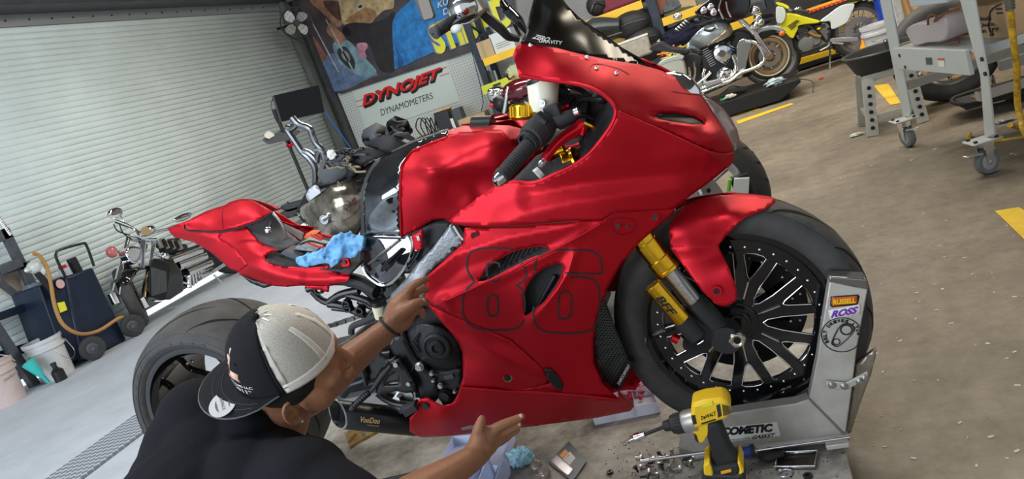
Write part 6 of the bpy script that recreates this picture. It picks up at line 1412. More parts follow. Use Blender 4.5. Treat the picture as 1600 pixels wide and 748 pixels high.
# ================================================================ generic motorcycle wheel
def moto_wheel(parent, c, ax, R, w, rimr, tm=RUB, rm=CHR, nsp=10, disc=True, wall=None, spoke_r=.006):
    ax = Vector(ax).normalized(); pr = [(-w * .8, rimr), (-w, rimr + (R - rimr) * .45), (-w * .85, R - .022), (-w * .4, R - .003), (0, R)]; pr += [(-a, r) for a, r in pr[::-1][1:]]
    t = MB().lathe(pr, c, ax, 48).build('tyre', tm, parent, ang=1.2)
    if wall: MB().lathe([(-w * .93, rimr + .012), (-w * 1.04, rimr + (R - rimr) * .42), (-w * .97, R - .035)], c, ax, 48).build('white_wall', wall, t)
    r = MB().lathe([(-w * .85, rimr + .004), (-w * .8, rimr - .008), (-w * .3, rimr - .022), (w * .3, rimr - .022), (w * .8, rimr - .008), (w * .85, rimr + .004), (w * .7, rimr - .028), (-w * .7, rimr - .028)], c, ax, 48, closed=True).build('rim', rm, parent, ang=.7)
    s = MB(); u, v, a = frame(ax)
    for k in range(nsp):
        t_ = 2 * PI * k / nsp; d = u * math.cos(t_) + v * math.sin(t_); d2 = u * math.cos(t_ + .2) + v * math.sin(t_ + .2); s.tube([c + a * w * .4 * (1 if k % 2 else -1) + d * .035, c + d2 * (rimr - .022)], spoke_r, 6)
    s.cyl(c - a * w * 1.1, c + a * w * 1.1, .04, n=20).build('spokes', rm, r)
    if disc: MB().lathe([(-w * 1.15, rimr * .34), (-w * 1.15, rimr * .62), (-w * 1.15 + .005, rimr * .62), (-w * 1.15 + .005, rimr * .34)], c, ax, 40, closed=True).build('brake_disc', STEEL, parent)
    return t
# ================================================================ touring motorcycle right behind the red one
LY = 3.05
l2 = thing('motorcycle_lift', 'low dark platform lift holding the stripped touring motorcycle behind the red one', 'lift', (-1.4, LY, 0))
MB().box((-1.5, LY, .075), (2.9, .66, .05)).build('deck', mat('lift_skirt', (.06, .055, .05), .6), l2, bevel=.004); MB().box((-1.5, LY, .025), (2.7, .5, .05)).build('base_frame', BLK, l2)
tb_ = thing('touring_motorcycle', 'partly stripped black touring motorcycle standing behind the red sport motorcycle', 'motorcycle', (-1.3, LY, .10))
TFC = V(-.405, LY, .425)
RUBT = mat('touring_tyre', (.045, .04, .035), .7, bump=.1, bscale=60)
mt = moto_wheel(tb_, TFC, (0, 1, 0), .328, .062, .245, RUBT, ALU, 9, True, None, .012)
fp2 = [(-.062 * .85, .306), (-.062 * .4, .325), (0, .328), (.062 * .4, .325), (.062 * .85, .306)]
g = MB()
for k in range(26):
    for s in (1, -1): groove(g, TFC, fp2, [(s * (.006 + .04 * t), 2 * PI * (k + (.5 if s > 0 else 0)) / 26 + .10 * t) for t in [i / 6 for i in range(7)]], .006)
g.build('tread_groove', GRV, mt)
for s in (-1, 1): MB().tube([TFC + V(0, s * .10, 0), V(-.86, LY + s * .11, 1.12)], .028, 12).build('fork_leg', STEEL, tb_); 
g = MB()
for k in range(14): a = 2 * PI * k / 14; g.cyl(TFC + V(.11 * math.cos(a), -.079, .11 * math.sin(a)), TFC + V(.11 * math.cos(a), -.0705, .11 * math.sin(a)), .009, n=8)
g.build('disc_buttons', BLK, tb_)
MB().lathe([(-.11, .001), (-.11, .045), (-.09, .05), (-.05, .05)], TFC, (0, 1, 0), 20).build('hub_cover', ALU, tb_)
panel('brake_caliper', [(1060, 325), (1075, 300), (1092, 292), (1100, 305), (1090, 330)], lambda x, y: LY - .12, ALU, tb_, .04, 6)
MB().box(Y(1160, 292, LY - .12), (.07, .03, .10), M=Matrix.Rotation(-.33 + .3, 3, 'Y')).build('wheel_clamp_pad', BLK, l2, bevel=.003)
slab('wheel_clamp', [(1147, 279), (1171, 278), (1168, 340), (1141, 340)], LY - .15, .02, mat('pale_clamp_metal', (.66, .68, .64), .4, .2), l2, .002)
MB().tube([Y(1141, 280, LY - .15), Y(1138, 300, LY - .14), Y(1136, 325, LY - .13)], .008, 6).build('green_strap', mat('green_strap', (.12, .5, .05), .6), l2)
# handlebar group, upper middle of the photo
K4 = lambda x, y: (640 + x / 6.232, y / 6.232)
def k4(x, y, d): return Y(*K4(x, y), d)
GY = LY - .42
MB().tube([k4(235, 330, GY), k4(300, 270, GY + .03), k4(420, 210, GY + .10)], [.021, .019, .018], 14).build('hand_grip', RUBG, tb_)
MB().lathe([(-.003, .004), (-.004, .012), (.0, .024), (.012, .024)], k4(235, 330, GY), k4(300, 270, GY + .03) - k4(235, 330, GY), 20).build('grip_end', GUN, tb_)
g = MB(); d0, d1 = k4(250, 315, GY + .005), k4(410, 215, GY + .095)
for k in range(7): q = d0.lerp(d1, k / 6); dd = (d1 - d0).normalized(); g.cyl(q - dd * .004, q + dd * .004, .0225, n=14)
g.build('grip_rings', RUBG, tb_)
MB().tube([k4(420, 210, GY + .10), k4(470, 150, GY + .12), k4(440, 40, GY + .2), k4(380, -60, GY + .3)], .016, 12, 5).build('handlebar', CHR, tb_)
MB().sph(k4(520, 80, GY + .10), (.062, .05, .058), 16).build('turn_signal_housing', CHR, tb_)
MB().box(k4(610, 50, GY + .12), (.09, .05, .10), M=Matrix.Rotation(-.25, 3, 'Y')).build('signal_lens', mat('smoked_amber', (.20, .15, .10), .3, coat=.4), tb_, bevel=.012)
for k in range(3): MB().tube([k4(440 + k * 26, -30, GY + .2), k4(420 + k * 26, 60, GY + .14), k4(395 + k * 22, 170, GY + .10)], .0075, 8, 4).build('control_cable', CHR if k else STEEL, tb_)
MB().tube([k4(400, 285, GY + .06), k4(470, 210, GY + .06), k4(600, 160, GY + .08), k4(640, 110, GY + .12)], [.008, .012, .012, .012], 8, 4).build('clutch_lever', BLK, tb_)
MB().sph(k4(455, 280, GY + .05), (.026, .01, .016), 10).build('lever_end', WHT, tb_)
for k, off in enumerate((0, 30, 60)): MB().tube([k4(640, 60 + off * .5, GY + .15), k4(760, 150 + off, GY + .18), k4(880, 250 + off, GY + .2), k4(960, 340 + off * .6, GY + .22), k4(1060, 380, GY + .25)], .013 if k < 2 else .009, 8, 4).build('black_hose', BLK, tb_)
MB().tube([k4(900, 0, GY + .3), k4(950, 90, GY + .3), k4(1060, 200, GY + .3), k4(1150, 340, GY + .3)], [.02, .045, .04, .01], 12, 5, flat=.5).build('fairing_stay', GLOSS, tb_)
MB().tube([k4(1000, 160, GY + .3), k4(1030, 260, GY + .3), k4(1080, 350, GY + .3)], .007, 6, 3).build('control_cable', BLK, tb_)
MB().prism([k4(10, -60, GY + .1), k4(170, -70, GY + .1), k4(243, 150, GY + .1), k4(225, 185, GY + .1), k4(140, 205, GY + .1), k4(120, 190, GY + .1)], (0, .02, 0)).build('mirror', GUN, tb_, bevel=.008)
MB().prism([k4(60, -60, GY + .098), k4(165, -65, GY + .098), k4(232, 145, GY + .098), k4(220, 175, GY + .098), k4(140, 195, GY + .098)], (0, .001, 0)).build('mirror_glass', mat('bronze_mirror', (.12, .09, .06), .35), tb_, smooth=False)
# seat, wiring and luggage parts
K3 = lambda x, y: (400 + x / 3.74, 130 + y / 3.74)
def k3(x, y, d=LY - .12): return Y(*K3(x, y), d)
def blob_panel(nm, pts, m, par, y=LY - .12, dome=.05, th=.10, step=5):
    cx = sum(p[0] for p in pts) / len(pts); cy = sum(p[1] for p in pts) / len(pts); P = [K3(*p) for p in pts]; c = K3(cx, cy); R = max(math.hypot(p[0] - c[0], p[1] - c[1]) for p in P)
    return panel(nm, P, lambda x, y_: y - dome * (1 - min(1, math.hypot(x - c[0], y_ - c[1]) / R) ** 2), m, par, th, step, sm=3)
blob_panel('seat_pan', [(370, 560), (360, 520), (400, 440), (440, 400), (520, 385), (560, 400), (545, 470), (530, 540), (480, 570), (400, 592)], mat('grey_seat_base', (.10, .105, .11), .4), tb_, LY - .13)
blob_panel('passenger_seat', [(530, 540), (545, 470), (560, 410), (620, 375), (700, 385), (780, 405), (740, 430), (680, 450), (610, 480), (570, 540), (540, 560)], BLKM, tb_, LY - .14)
blob_panel('rider_seat', [(640, 365), (670, 335), (740, 305), (800, 305), (850, 340), (900, 360), (860, 400), (790, 410), (700, 385)], BLKM, tb_, LY - .12)
blob_panel('top_rear_box', [(655, 320), (700, 295), (735, 300), (720, 330), (670, 340)], GUN, tb_, LY - .05); blob_panel('electronics_box', [(780, 285), (855, 255), (870, 290), (800, 310)], BLK, tb_, LY - .05)
random.seed(5)
for k in range(22):
    x, y = 400 + random.random() * 170, 400 + random.random() * 90
    pts = [(x, y)]
    for q in range(4): pts.append((pts[-1][0] + random.gauss(14, 22), pts[-1][1] + random.gauss(-2, 16)))
    MB().tube([k3(a, b, LY - .20 - random.random() * .02) for a, b in pts], random.choice([.004, .005, .007]), 6, 4).build('wiring_loom', random.choice([BLK, BLK, GUN, mat('tan_wire', (.30, .24, .15), .6)]), tb_)
for k in range(8):
    pts = [(790 + k * 10, 295 + random.random() * 20), (830 + k * 8, 290 + random.random() * 20), (880 + k * 5, 320), (930, 335)]; MB().tube([k3(a, b, LY - .15) for a, b in pts], .006, 6, 4).build('wiring_loom', BLK, tb_)
crumple('paper_tag', tuple(k3(440, 415, LY - .24)), .025, WHT, 'white paper tag resting among the wires on the stripped seat', 'paper', 2, (1, .3, 1))
SIS = mat('dark_chrome', (.22, .22, .23), .25, 1.)
for pts in ([(210, 200), (235, 240), (205, 265), (180, 265), (225, 335), (270, 400), (315, 445), (345, 500), (348, 600)], [(212, 200), (250, 240), (312, 265), (330, 310), (350, 350), (385, 390), (365, 405), (355, 460)], [(275, 400), (310, 410), (360, 455)], [(350, 390), (385, 395), (400, 445)]):
    MB().tube([k3(*p, LY - .08) for p in pts], .016, 10, 4).build('sissy_bar', SIS, tb_)
blob_panel('bar_mount_plate', [(290, 655), (340, 595), (385, 650), (330, 705)], mat('pale_bracket', (.45, .46, .5), .4, .4), tb_, LY - .16, .0, .01)
CAMO = mat('bronze_chrome_fender', (.55, .50, .42), .16, .9, col2=(.10, .075, .05), vscale=9, bump=.25, bscale=12)
fpn = [(260, 748), (330, 690), (390, 650), (450, 610), (530, 588), (600, 590), (640, 605), (635, 680), (620, 760), (600, 850), (540, 900), (420, 880), (330, 830)]
blob_panel('rear_fender', fpn, CAMO, tb_, LY - .10, .14, .02, 5)
p = Y(508, 342, LY - .25); MB().cyl(p, p + V(0, -.012, 0), .022, n=20).cyl(p, p + V(0, -.03, 0), .009, n=12).build('fender_bolt', CHR, tb_)
MB().prism([Y(a, b, LY - .245) for a, b in ((510, 350), (512, 336), (525, 330), (538, 338), (536, 343))], (0, .01, 0)).build('fender_bracket', GUN, tb_)
g = MB()
for k in range(9): g.tube([Y(563 - k * .2, 225 + 40 + k * 9, LY - .16), Y(556 - k * .2, 228 + 40 + k * 9, LY - .17)], .008, 6)
for nm, pts in (('saddlebag_mount', [(150, 715), (300, 680), (320, 700), (200, 748), (160, 740)]), ('saddlebag_mount', [(130, 760), (300, 710), (315, 735), (190, 790)])): blob_panel(nm, pts, BLKM, tb_, LY - .05, 0, .04)
MB().tube([k3(260, 748), k3(350, 610), k3(560, 560), k3(700, 470)], .02, 8, 4).build('rear_frame_rail', BLK, tb_)
MB().prism([Y(a, b, LY - .1) for a, b in ((560, 330), (640, 240), (800, 215), (900, 200), (960, 300), (930, 420), (620, 430), (560, 400))], (0, .2, 0)).build('engine_and_frame', BLKM, tb_, bevel=.02)
moto_wheel(tb_, V(-1.66, LY + .05, .425), (0, 1, 0), .325, .075, .23, RUBT, BLKM, 10, False, None, .012)
# ================================================================ chrome eight-cylinder cruiser by the roller door
O8 = Z(200, 468, .32); O8.z = 0; h8 = V(-.72, -.69, 0).normalized(); n8 = V(.69, -.72, 0).normalized()   # n8 points to image right/near side
def G8(px, py, off=0.):
    d = Vector(RW @ np.array([px - 800, py - 374, F])); c = Vector(CAM); t = ((O8 + n8 * off) - c).dot(n8) / d.dot(n8); return c + d * t
C3 = lambda x, y: (160 + x / 3.741, 310 + y / 3.74)
def g8(x, y, off=0.): return G8(*C3(x, y), off)
XB = -6.25
v8 = thing('cruiser_motorcycle', 'big block chrome and black cruiser motorcycle parked against the roller door', 'motorcycle', tuple(O8))
def x8(x, y, d=0.): return X(*C3(x, y), XB + d)
fwc = x8(178, 600, -.12); moto_wheel(v8, V(fwc.x, fwc.y, .33), (.70, .71, 0), .325, .065, .21, RUB, GLOSS, 8, True)
for (a, b) in (((150, 225), (68, 585)), ((304, 240), (238, 612))):
    p, q = x8(*a), x8(*b); m_ = p.lerp(q, .5)
    MB().cyl(p, m_, .026, n=14).build('fork_stanchion', CHR, v8); MB().tube([m_, q], [.034, .038], 14).build('fork_slider', mat('bronze_fork', (.55, .42, .25), .2, 1.) if a[0] > 200 else CHR, v8)
    MB().cyl(q - V(0, 0, .05), q + V(0, 0, .06), .045, n=12).build('axle_clamp', CHR, v8)
MB().tube([x8(150, 230), x8(225, 245), x8(304, 242)], .045, 10, flat=.5).build('upper_clamp', CHR, v8); MB().tube([x8(120, 400), x8(200, 410), x8(270, 400)], .04, 10, flat=.5).build('lower_clamp', BLK, v8)
c = x8(185, 325, .12)
MB().prism(catmull([x8(a, b, .12) for a, b in ((140, 295), (185, 275), (232, 290), (236, 320), (210, 370), (185, 378), (155, 350))], 3, True), (-.12, 0, 0)).build('headlight_shell', CHR, v8, bevel=.015)
MB().prism(catmull([x8(a, b, .135) for a, b in ((152, 302), (186, 290), (222, 303), (205, 352), (185, 362), (163, 342))], 3, True), (-.01, 0, 0)).build('headlight_glass', mat('lamp_glass', (.65, .68, .68), .08, .5, coat=.5), v8)
MB().tube([x8(200, 410), x8(145, 440), x8(105, 500), x8(95, 570)], [.05, .11, .12, .06], 12, 4, flat=.6).build('front_fender', GLOSS, v8)
MB().tube([x8(235, 250, .05), x8(230, 330, .06), x8(228, 405, .06)], [.04, .03, .03], 10).build('chrome_riser', CHR, v8)
MB().sph(x8(255, 190, .0), (.10, .10, .06), 14).build('instrument_pod', CHR, v8); MB().lathe([(0, .001), (.001, .05)], x8(255, 190, .10), (.8, -.4, .5), 20).build('gauge_face', mat('tan_gauge', (.35, .25, .12), .3), v8)
MB().tube([x8(110, 150), x8(150, 160), x8(190, 180), x8(230, 215), x8(290, 200), x8(340, 185), x8(372, 180)], .016, 10, 4).build('handlebar', CHR, v8)
MB().tube([x8(70, 130), x8(110, 145), x8(150, 160)], .022, 10).tube([x8(372, 180), x8(430, 160)], .02, 10).build('grips', CHR, v8)
MB().sph(x8(75, 85), (.02, .10, .055), 12).build('mirror', CHR, v8); MB().tube([x8(95, 90), x8(120, 120), x8(130, 150)], .008, 6).build('mirror_stem', CHR, v8)
MB().sph(x8(470, 110, -.2), (.02, .16, .04), 12).build('mirror', CHR, v8)
MB().tube([x8(60, 312), x8(130, 312)], .012, 8).build('indicator_stem', CHR, v8); MB().sph(x8(55, 312), (.05, .06, .06), 12).build('indicator', mat('pink_lens', (.55, .15, .15), .2, coat=.5), v8)
MB().tube([x8(290, 325), x8(340, 335)], .012, 8).build('indicator_stem', CHR, v8); MB().sph(x8(362, 340), (.05, .055, .055), 12).build('indicator', CHR, v8)
for pts in ([(100, 150), (120, 200), (170, 240)], [(65, 150), (90, 190), (160, 215)], [(210, 230), (260, 270), (240, 330)]): MB().tube([x8(*p, .04) for p in pts], .007, 6, 4).build('cable', BLK, v8)
# radiator, engine, pipes
rd8 = MB().prism(catmull([x8(a, b, .08) for a, b in ((300, 350), (360, 365), (400, 400), (385, 520), (370, 585), (330, 592), (285, 570), (268, 510), (280, 400))], 3, True), (-.14, .08, 0)).build('radiator', mat('black_fins', (.02, .02, .022), .4, .5), v8, bevel=.01)
g = MB()
for k in range(14): a = 285 + k * 6.5; g.bar(x8(a, 400 + k * 2, .085), x8(a + 5, 570 - k * 2, .085), .006, .010)
g.build('radiator_fins', GUN, rd8)
MB().prism([x8(a, b, .05) for a, b in ((345, 345), (420, 360), (470, 430), (480, 540), (400, 590), (370, 590))], (-.3, .1, 0)).build('side_cover', GLOSS, v8, bevel=.02)
for k, (a, b, r) in enumerate((((330, 270), (440, 255), .05), ((350, 300), (480, 290), .05), ((385, 365), (560, 300), .075), ((430, 395), (590, 335), .07), ((480, 440), (620, 380), .075), ((470, 480), (600, 430), .06))):
    MB().tube([x8(*a, -.05), x8(*b, -.05)], r, 14).build('engine_cover', BLKM if k < 2 else CHR, v8)
for k in range(7): p = x8(340 + k * 18, 262 + k * 2, .02); MB().box(p, (.03, .06, .10)).build('intake_fin', BLK if k % 2 else STEEL, v8, bevel=.004)
for k in range(6): MB().cyl(x8(500 + k * 16, 460 - k * 9, -.02), x8(505 + k * 17, 520 - k * 12, -.02), .035, n=10).build('header_pipe', CHR, v8)
MB().tube([x8(420, 470), x8(440, 500), x8(470, 490), x8(520, 510)], .012, 8, 4).build('chrome_hose', CHR, v8)
MB().prism([x8(a, b, -.1) for a, b in ((560, 300), (620, 330), (700, 340), (690, 400), (600, 460), (540, 470), (500, 420))], (-.2, .0, 0)).build('rear_body', BLKM, v8, bevel=.03)
MB().tube([x8(580, 455, .02), x8(650, 420, .02), x8(730, 370, .02)], .03, 10).build('chrome_side_pipe', CHR, v8); MB().tube([x8(650, 445, .04), x8(710, 500, .06)], .012, 8).build('side_stand', CHR, v8)
rwc = x8(780, 400, -.15); moto_wheel(v8, V(rwc.x, rwc.y, .33), (1, 0, 0), .33, .10, .21, RUB, GLOSS, 8, False)

# ================================================================ cruiser on the black lift
HY = 8.0
K7 = lambda x, y: (1030 + x / 3.739, y / 3.74)
def k7(x, y, d=0.): return Y(*K7(x, y), HY + d)
l3 = thing('motorcycle_lift', 'long black lift platform carrying the silver and black cruiser', 'lift', (-.8, HY, 0))
e0, e1 = Z(1100, 205), Z(1249, 126); yy = 7.62
MB().prism([V(-2.4, yy, .04), V(.10, yy, .02), V(.32, yy, .13), V(.32, yy, .165), V(-2.4, yy, .165)], (0, .72, 0)).build('platform', mat('black_lift_steel', (.010, .010, .011), .5), l3, bevel=.004, smooth=False)
MB().box((-1.0, HY, .03), (2.4, .5, .06)).build('scissor_base', BLK, l3)
MB().tube([V(.32, yy + .1, .15), V(.42, yy + .05, .10), V(.40, yy, .0)], .004, 6, 4).build('release_cable', BLK, l3)
hb = thing('cruiser_motorcycle', 'silver and black touring cruiser motorcycle standing on the black lift', 'motorcycle', (-.4, HY, .165))
hfc = k7(636, 326)
WWL = mat('cream_whitewall', (.62, .50, .30), .5)
moto_wheel(hb, hfc, V(-.25, 1, 0), .235, .045, .172, RUB, mat('gold_tinted_rim', (.50, .40, .25), .25, .9), 9, True, WWL, .010)
moto_wheel(hb, V(-1.42, HY, .46), (0, 1, 0), .30, .065, .2, RUB, ALU, 9, False)
def side(nm, pts, m, th=.12, d=-.06, sm=3, bev=.015, off=0.): P = [k7(a, b, d) for a, b in pts]; P = catmull(P, sm, True) if sm else P; return MB().prism(P, (0, th, 0)).build(nm, m, hb, bevel=bev)
SLV = mat('silver_blue_paint', (.42, .48, .50), .22, .6, coat=.6); CHP = mat('champagne_paint', (.38, .34, .25), .22, .7, coat=.6)
side('front_fender', [(563, 192), (590, 168), (650, 150), (705, 158), (742, 186), (700, 182), (650, 172), (600, 184), (572, 205)], SLV, .15, -.075)
side('fender_inset', [(585, 200), (600, 182), (645, 170), (690, 178), (660, 205), (600, 225)], GLOSS, .13, -.07)
MB().sph(k7(716, 196, -.09), (.03, .02, .025), 10).build('fender_lamp', mat('amber_lens', (.75, .18, .04), .25), hb)
for s in (-1, 1): MB().tube([k7(460, 100, s * .11), k7(560, 200, s * .11), k7(640, 322, s * .09)], [.024, .028, .03], 12).build('fork_leg', CHR if s < 0 else BLK, hb)
tk = [(156, 292), (170, 250), (205, 205), (250, 162), (300, 138), (350, 124), (400, 130), (425, 158), (428, 190), (400, 220), (340, 248), (270, 275), (225, 296), (195, 285)]
P = [K7(*p) for p in tk]; cx_, cy_ = K7(310, 200)
panel('fuel_tank', P, lambda x, y: HY - .02 - .15 * math.sqrt(max(0., 1 - min(1, math.hypot((x - cx_) / 40, (y - cy_) / 26)) ** 2)), SLV, hb, .15, 3, sm=3)
P = [K7(*p) for p in ((215, 290), (260, 262), (330, 225), (380, 180), (405, 135), (425, 160), (428, 190), (400, 220), (340, 248), (270, 275))]
panel('tank_side_colour', P, lambda x, y: HY - .025 - .15 * math.sqrt(max(0., 1 - min(1, math.hypot((x - cx_) / 40, (y - cy_) / 26)) ** 2)), CHP, hb, .004, 3, sm=3)
side('lower_tank_black', [(230, 300), (300, 265), (380, 232), (425, 195), (440, 215), (400, 250), (300, 300)], GLOSS, .2, -.10)
side('seat', [(0, 250), (60, 280), (150, 290), (170, 300), (150, 315), (60, 305), (-60, 290)], BLKM, .26, -.13)
sb = side('saddlebag', [(0, 378), (60, 355), (130, 350), (148, 395), (150, 440), (100, 462), (60, 430), (0, 400)], mat('cream_silver', (.55, .54, .46), .3, .3), .16, -.36); side('saddlebag_lid', [(-5, 370), (40, 345), (110, 325), (140, 345), (60, 360), (0, 384)], mat('pale_lid', (.45, .50, .46), .3, .3), .18, -.37)
fr_ = side('batwing_fairing', [(205, 75), (240, 35), (280, 5), (340, -40), (440, -60), (520, -30), (535, 20), (520, 75), (480, 115), (410, 118), (330, 104), (250, 95)], GLOSS, .36, -.18)
for x, y in ((300, 40), (318, 72), (260, 60)): MB().lathe([(-.004, .001), (-.004, .026), (.0, .034)], k7(x, y, -.185), (0, 1, 0), 20).build('gauge', CHR, hb)
MB().tube([k7(95, 180, -.40), k7(130, 150, -.38), k7(165, 122, -.36)], .020, 12).build('hand_grip', RUBG, hb)
for k in range(5): p = k7(105 + k * 14, 172 - k * 12, -.395); MB().cyl(p - V(.004, 0, .003), p + V(.004, 0, .003), .024, n=12).build('grip_ring', CHR, hb)
MB().tube([k7(165, 122, -.36), k7(220, 95, -.30), k7(290, 108, -.2), k7(380, 90, -.1)], .014, 10, 4).build('handlebar', BLK, hb)
for pts in ([(170, 130), (210, 150), (330, 110)], [(360, 0), (350, 50), (375, 110)], [(390, 10), (400, 60), (420, 100)], [(330, 160), (300, 180), (260, 175)]): MB().tube([k7(*p, -.22) for p in pts], .010, 8, 4).build('cable', CHR if pts[0][0] > 350 else BLK, hb)
for x, y, r in ((560, 60, .05), (575, 105, .04), (562, 150, .045), (590, 130, .04)): MB().sph(k7(x, y, -.12), (r, r * .8, r), 12).build('spot_lamp', CHR, hb)
MB().sph(k7(108, 96, -.36), (.045, .02, .035), 12).build('mirror', CHR, hb)
# engine
for (a, b) in (((330, 400), (275, 290)), ((360, 390), (430, 280))):
    p, q = k7(*a), k7(*b); cy2 = MB().cyl(p, q, .085, n=20).build('engine_cylinder', BLK, hb); d = (q - p).normalized()
    g = MB(); [g.cyl(p + d * (.05 + k * .022), p + d * (.056 + k * .022), .105, n=20) for k in range(9)]; g.build('cooling_fins', STEEL, cy2)
c = k7(368, 310, -.20); MB().lathe([(.06, .08), (-.02, .088), (-.035, .078), (-.042, .05), (-.044, .001)], c, (0, 1, 0), 32).build('air_cleaner', CHR, hb); MB().lathe([(-.0535, .001), (-.054, .035)], c, (0, 1, 0), 24).build('air_cleaner_badge', GUN, hb)
MB().box(k7(412, 300, -.22), (.03, .03, .05)).build('blue_badge', mat('badge_blue', (.02, .12, .55), .4), hb, bevel=.004)
c = k7(385, 440, -.16); MB().lathe([(.05, .08), (-.01, .082), (-.025, .06), (-.03, .03), (-.031, .001)], c, (0, 1, 0), 32).build('cam_cover', CHR, hb)
for k in range(6): t = k; MB().sph(c + V(.066 * math.cos(t), -.015, .066 * math.sin(t)), .010, 8).build('cover_bolt', STEEL, hb)
MB().prism([k7(a, b, -.10) for a, b in ((240, 330), (300, 300), (440, 300), (470, 420), (400, 500), (260, 480))], (0, .24, 0)).build('crankcase', BLKM, hb, bevel=.02)
for pts, r in (([(430, 320), (450, 380), (430, 440), (350, 480), (240, 520), (150, 560)], .026), ([(300, 420), (250, 470), (180, 520)], .022), ([(245, 545), (340, 505), (480, 440)], .028), ([(265, 400), (255, 440), (270, 475)], .018)): MB().tube([k7(*p, -.18) for p in pts], r, 12, 4).build('exhaust_pipe', CHR, hb)
MB().tube([k7(*p, -.26) for p in ((500, 240), (560, 250), (600, 290), (615, 340), (590, 380), (540, 405), (470, 430), (420, 470), (330, 505), (250, 540))], .019, 12, 4).build('engine_guard', CHR, hb)
side('leg_guard', [(455, 260), (500, 225), (540, 260), (520, 330), (500, 420), (470, 470), (455, 380)], mat('smoke_chrome', (.35, .36, .35), .25, .8), .05, -.2)
side('frame_dark', [(420, 200), (500, 180), (560, 230), (600, 300), (560, 420), (470, 450), (430, 350)], BLKM, .14, -.05)
side('floorboard', [(255, 485), (350, 462), (370, 480), (280, 508)], STEEL, .12, -.3, 0, .004)
side('side_panel', [(100, 340), (170, 310), (250, 330), (240, 400), (250, 470), (180, 490), (130, 430)], BLKM, .24, -.12)
for x, y in ((150, 430), (175, 450), (205, 420)): MB().tube([k7(x, y - 60, -.2), k7(x + 5, y, -.2), k7(x - 5, y + 50, -.2)], .015, 8, 3).build('saddlebag_guard', CHR, hb)
crumple('plastic_wrapper', tuple(V(.10, 7.72, .20)), .10, mat('pale_blue_wrapper', (.42, .52, .55), .3, bump=.4), 'pale blue plastic wrapper on the front end of the black lift', 'wrapper', 3, (1.1, .8, .45))
c = k7(420, 588, -.30); crumple('paper_rag', (c.x, 7.70, .195), .06, mat('pale_rag', (.6, .6, .52), .8), 'small pale rag lying on the near edge of the black lift', 'rag', 6, (1.2, .8, .4))
c = k7(375, 565, -.30); tag(MB().box((c.x, 7.75, .18), (.08, .05, .02)).build('green_tag', mat('green_tag', (.05, .45, .15), .5), bevel=.003), 'small green plastic tag lying on the black lift below the engine', 'tag')
t = thing('tool_pouch', 'black tool pouch lying on the black lift below the cruiser engine', 'pouch', (-.30, 7.8, .166)); MB().tube([V(-.42, 7.78, .21), V(-.30, 7.8, .22), V(-.18, 7.82, .2)], [.03, .045, .03], 10).build('pouch_body', BLKM, t); MB().tube([V(-.38, 7.75, .25), V(-.3, 7.76, .28), V(-.22, 7.78, .24)], .006, 6, 3).build('strap', BLK, t)

# ================================================================ dirt bike
DY = 8.95
K8 = lambda x, y: (1220 + x / 5.755, y / 5.754)
def k8(x, y, d=0.): return Y(*K8(x, y), DY + d)
db = thing('dirt_bike', 'yellow dirt bike with white side panel and orange striped seat on its kickstand', 'motorcycle', tuple(k8(300, 560).xy) + (0,))
def dsl(nm, pts, m, d=-.12, th=.06, sm=3, bev=.008, par=None): P = [k8(a, b, d) for a, b in pts]; P = catmull(P, sm, True) if sm else P; return MB().prism(P, (0, th, 0)).build(nm, m, par or db, bevel=bev)
DYE = mat('dirt_bike_yellow', (.80, .74, .02), .35)
dsl('tank_shroud', [(-20, 225), (20, 200), (60, 130), (110, 126), (190, 142), (270, 165), (348, 186), (335, 208), (240, 216), (160, 232), (155, 262), (135, 300), (112, 345), (78, 335), (45, 300), (0, 268)], DYE, -.14, .28, 2)
g = MB()
for a, b in (((60, 240), (150, 180)), ((75, 250), (165, 185)), ((90, 262), (140, 225))): g.bar(k8(*a, -.146), k8(*b, -.146), .003, .010)
g.build('shroud_stripes', BLK, db, smooth=False)
dsl('front_number_plate', [(-40, 70), (0, 60), (40, 90), (45, 150), (25, 200), (-10, 215), (-40, 190)], mat('pale_plate', (.62, .70, .68), .4), -.16, .04)
dsl('front_mask', [(-40, 20), (20, 30), (75, 60), (60, 80), (20, 60), (-30, 45)], DYE, -.16, .05)
dsl('seat', [(170, 122), (240, 98), (330, 70), (430, 30), (520, 5), (640, -25), (760, -40), (700, 10), (600, 25), (500, 72), (400, 145), (352, 182), (260, 160), (190, 138)], BLKM, -.11, .22, 2)
g = MB()
for k in range(9):
    x0 = 245 + k * 40; y0 = 102 - k * 13.5; g.add([k8(x0, y0 - 4, -.115), k8(x0 + 30, y0 - 14, -.115), k8(x0 + 26, y0 + 12, -.115), k8(x0 - 4, y0 + 22, -.115)], [(0, 1, 2, 3)])
g.build('seat_print', mat('seat_red', (.75, .07, .03), .5), db, solid=.003, smooth=False)
g = MB(); g.bar(k8(225, 98, -.112), k8(600, -28, -.112), .006, .03); g.build('seat_edge', mat('seat_orange', (.85, .45, .02), .5), db, smooth=False)
dsl('side_panel', [(352, 188), (430, 130), (500, 75), (570, 42), (665, 36), (640, 110), (600, 198), (530, 240), (460, 264), (450, 220), (440, 190), (390, 198)], mat('white_side_panel', (.66, .71, .70), .35), -.15, .03, 2)
dsl('rear_fender', [(600, 25), (680, -10), (760, -60), (860, -90), (840, -60), (740, -10), (650, 35)], DYE, -.1, .2)
rwd = k8(718, 330); drw = V(rwd.x, DY + .02, max(.30, rwd.z))
moto_wheel(db, drw, (0, 1, 0), .30, .055, .235, RUB, mat('grey_spoked_rim', (.32, .33, .33), .35, .8), 24, True, None, .003)
kn = MB()
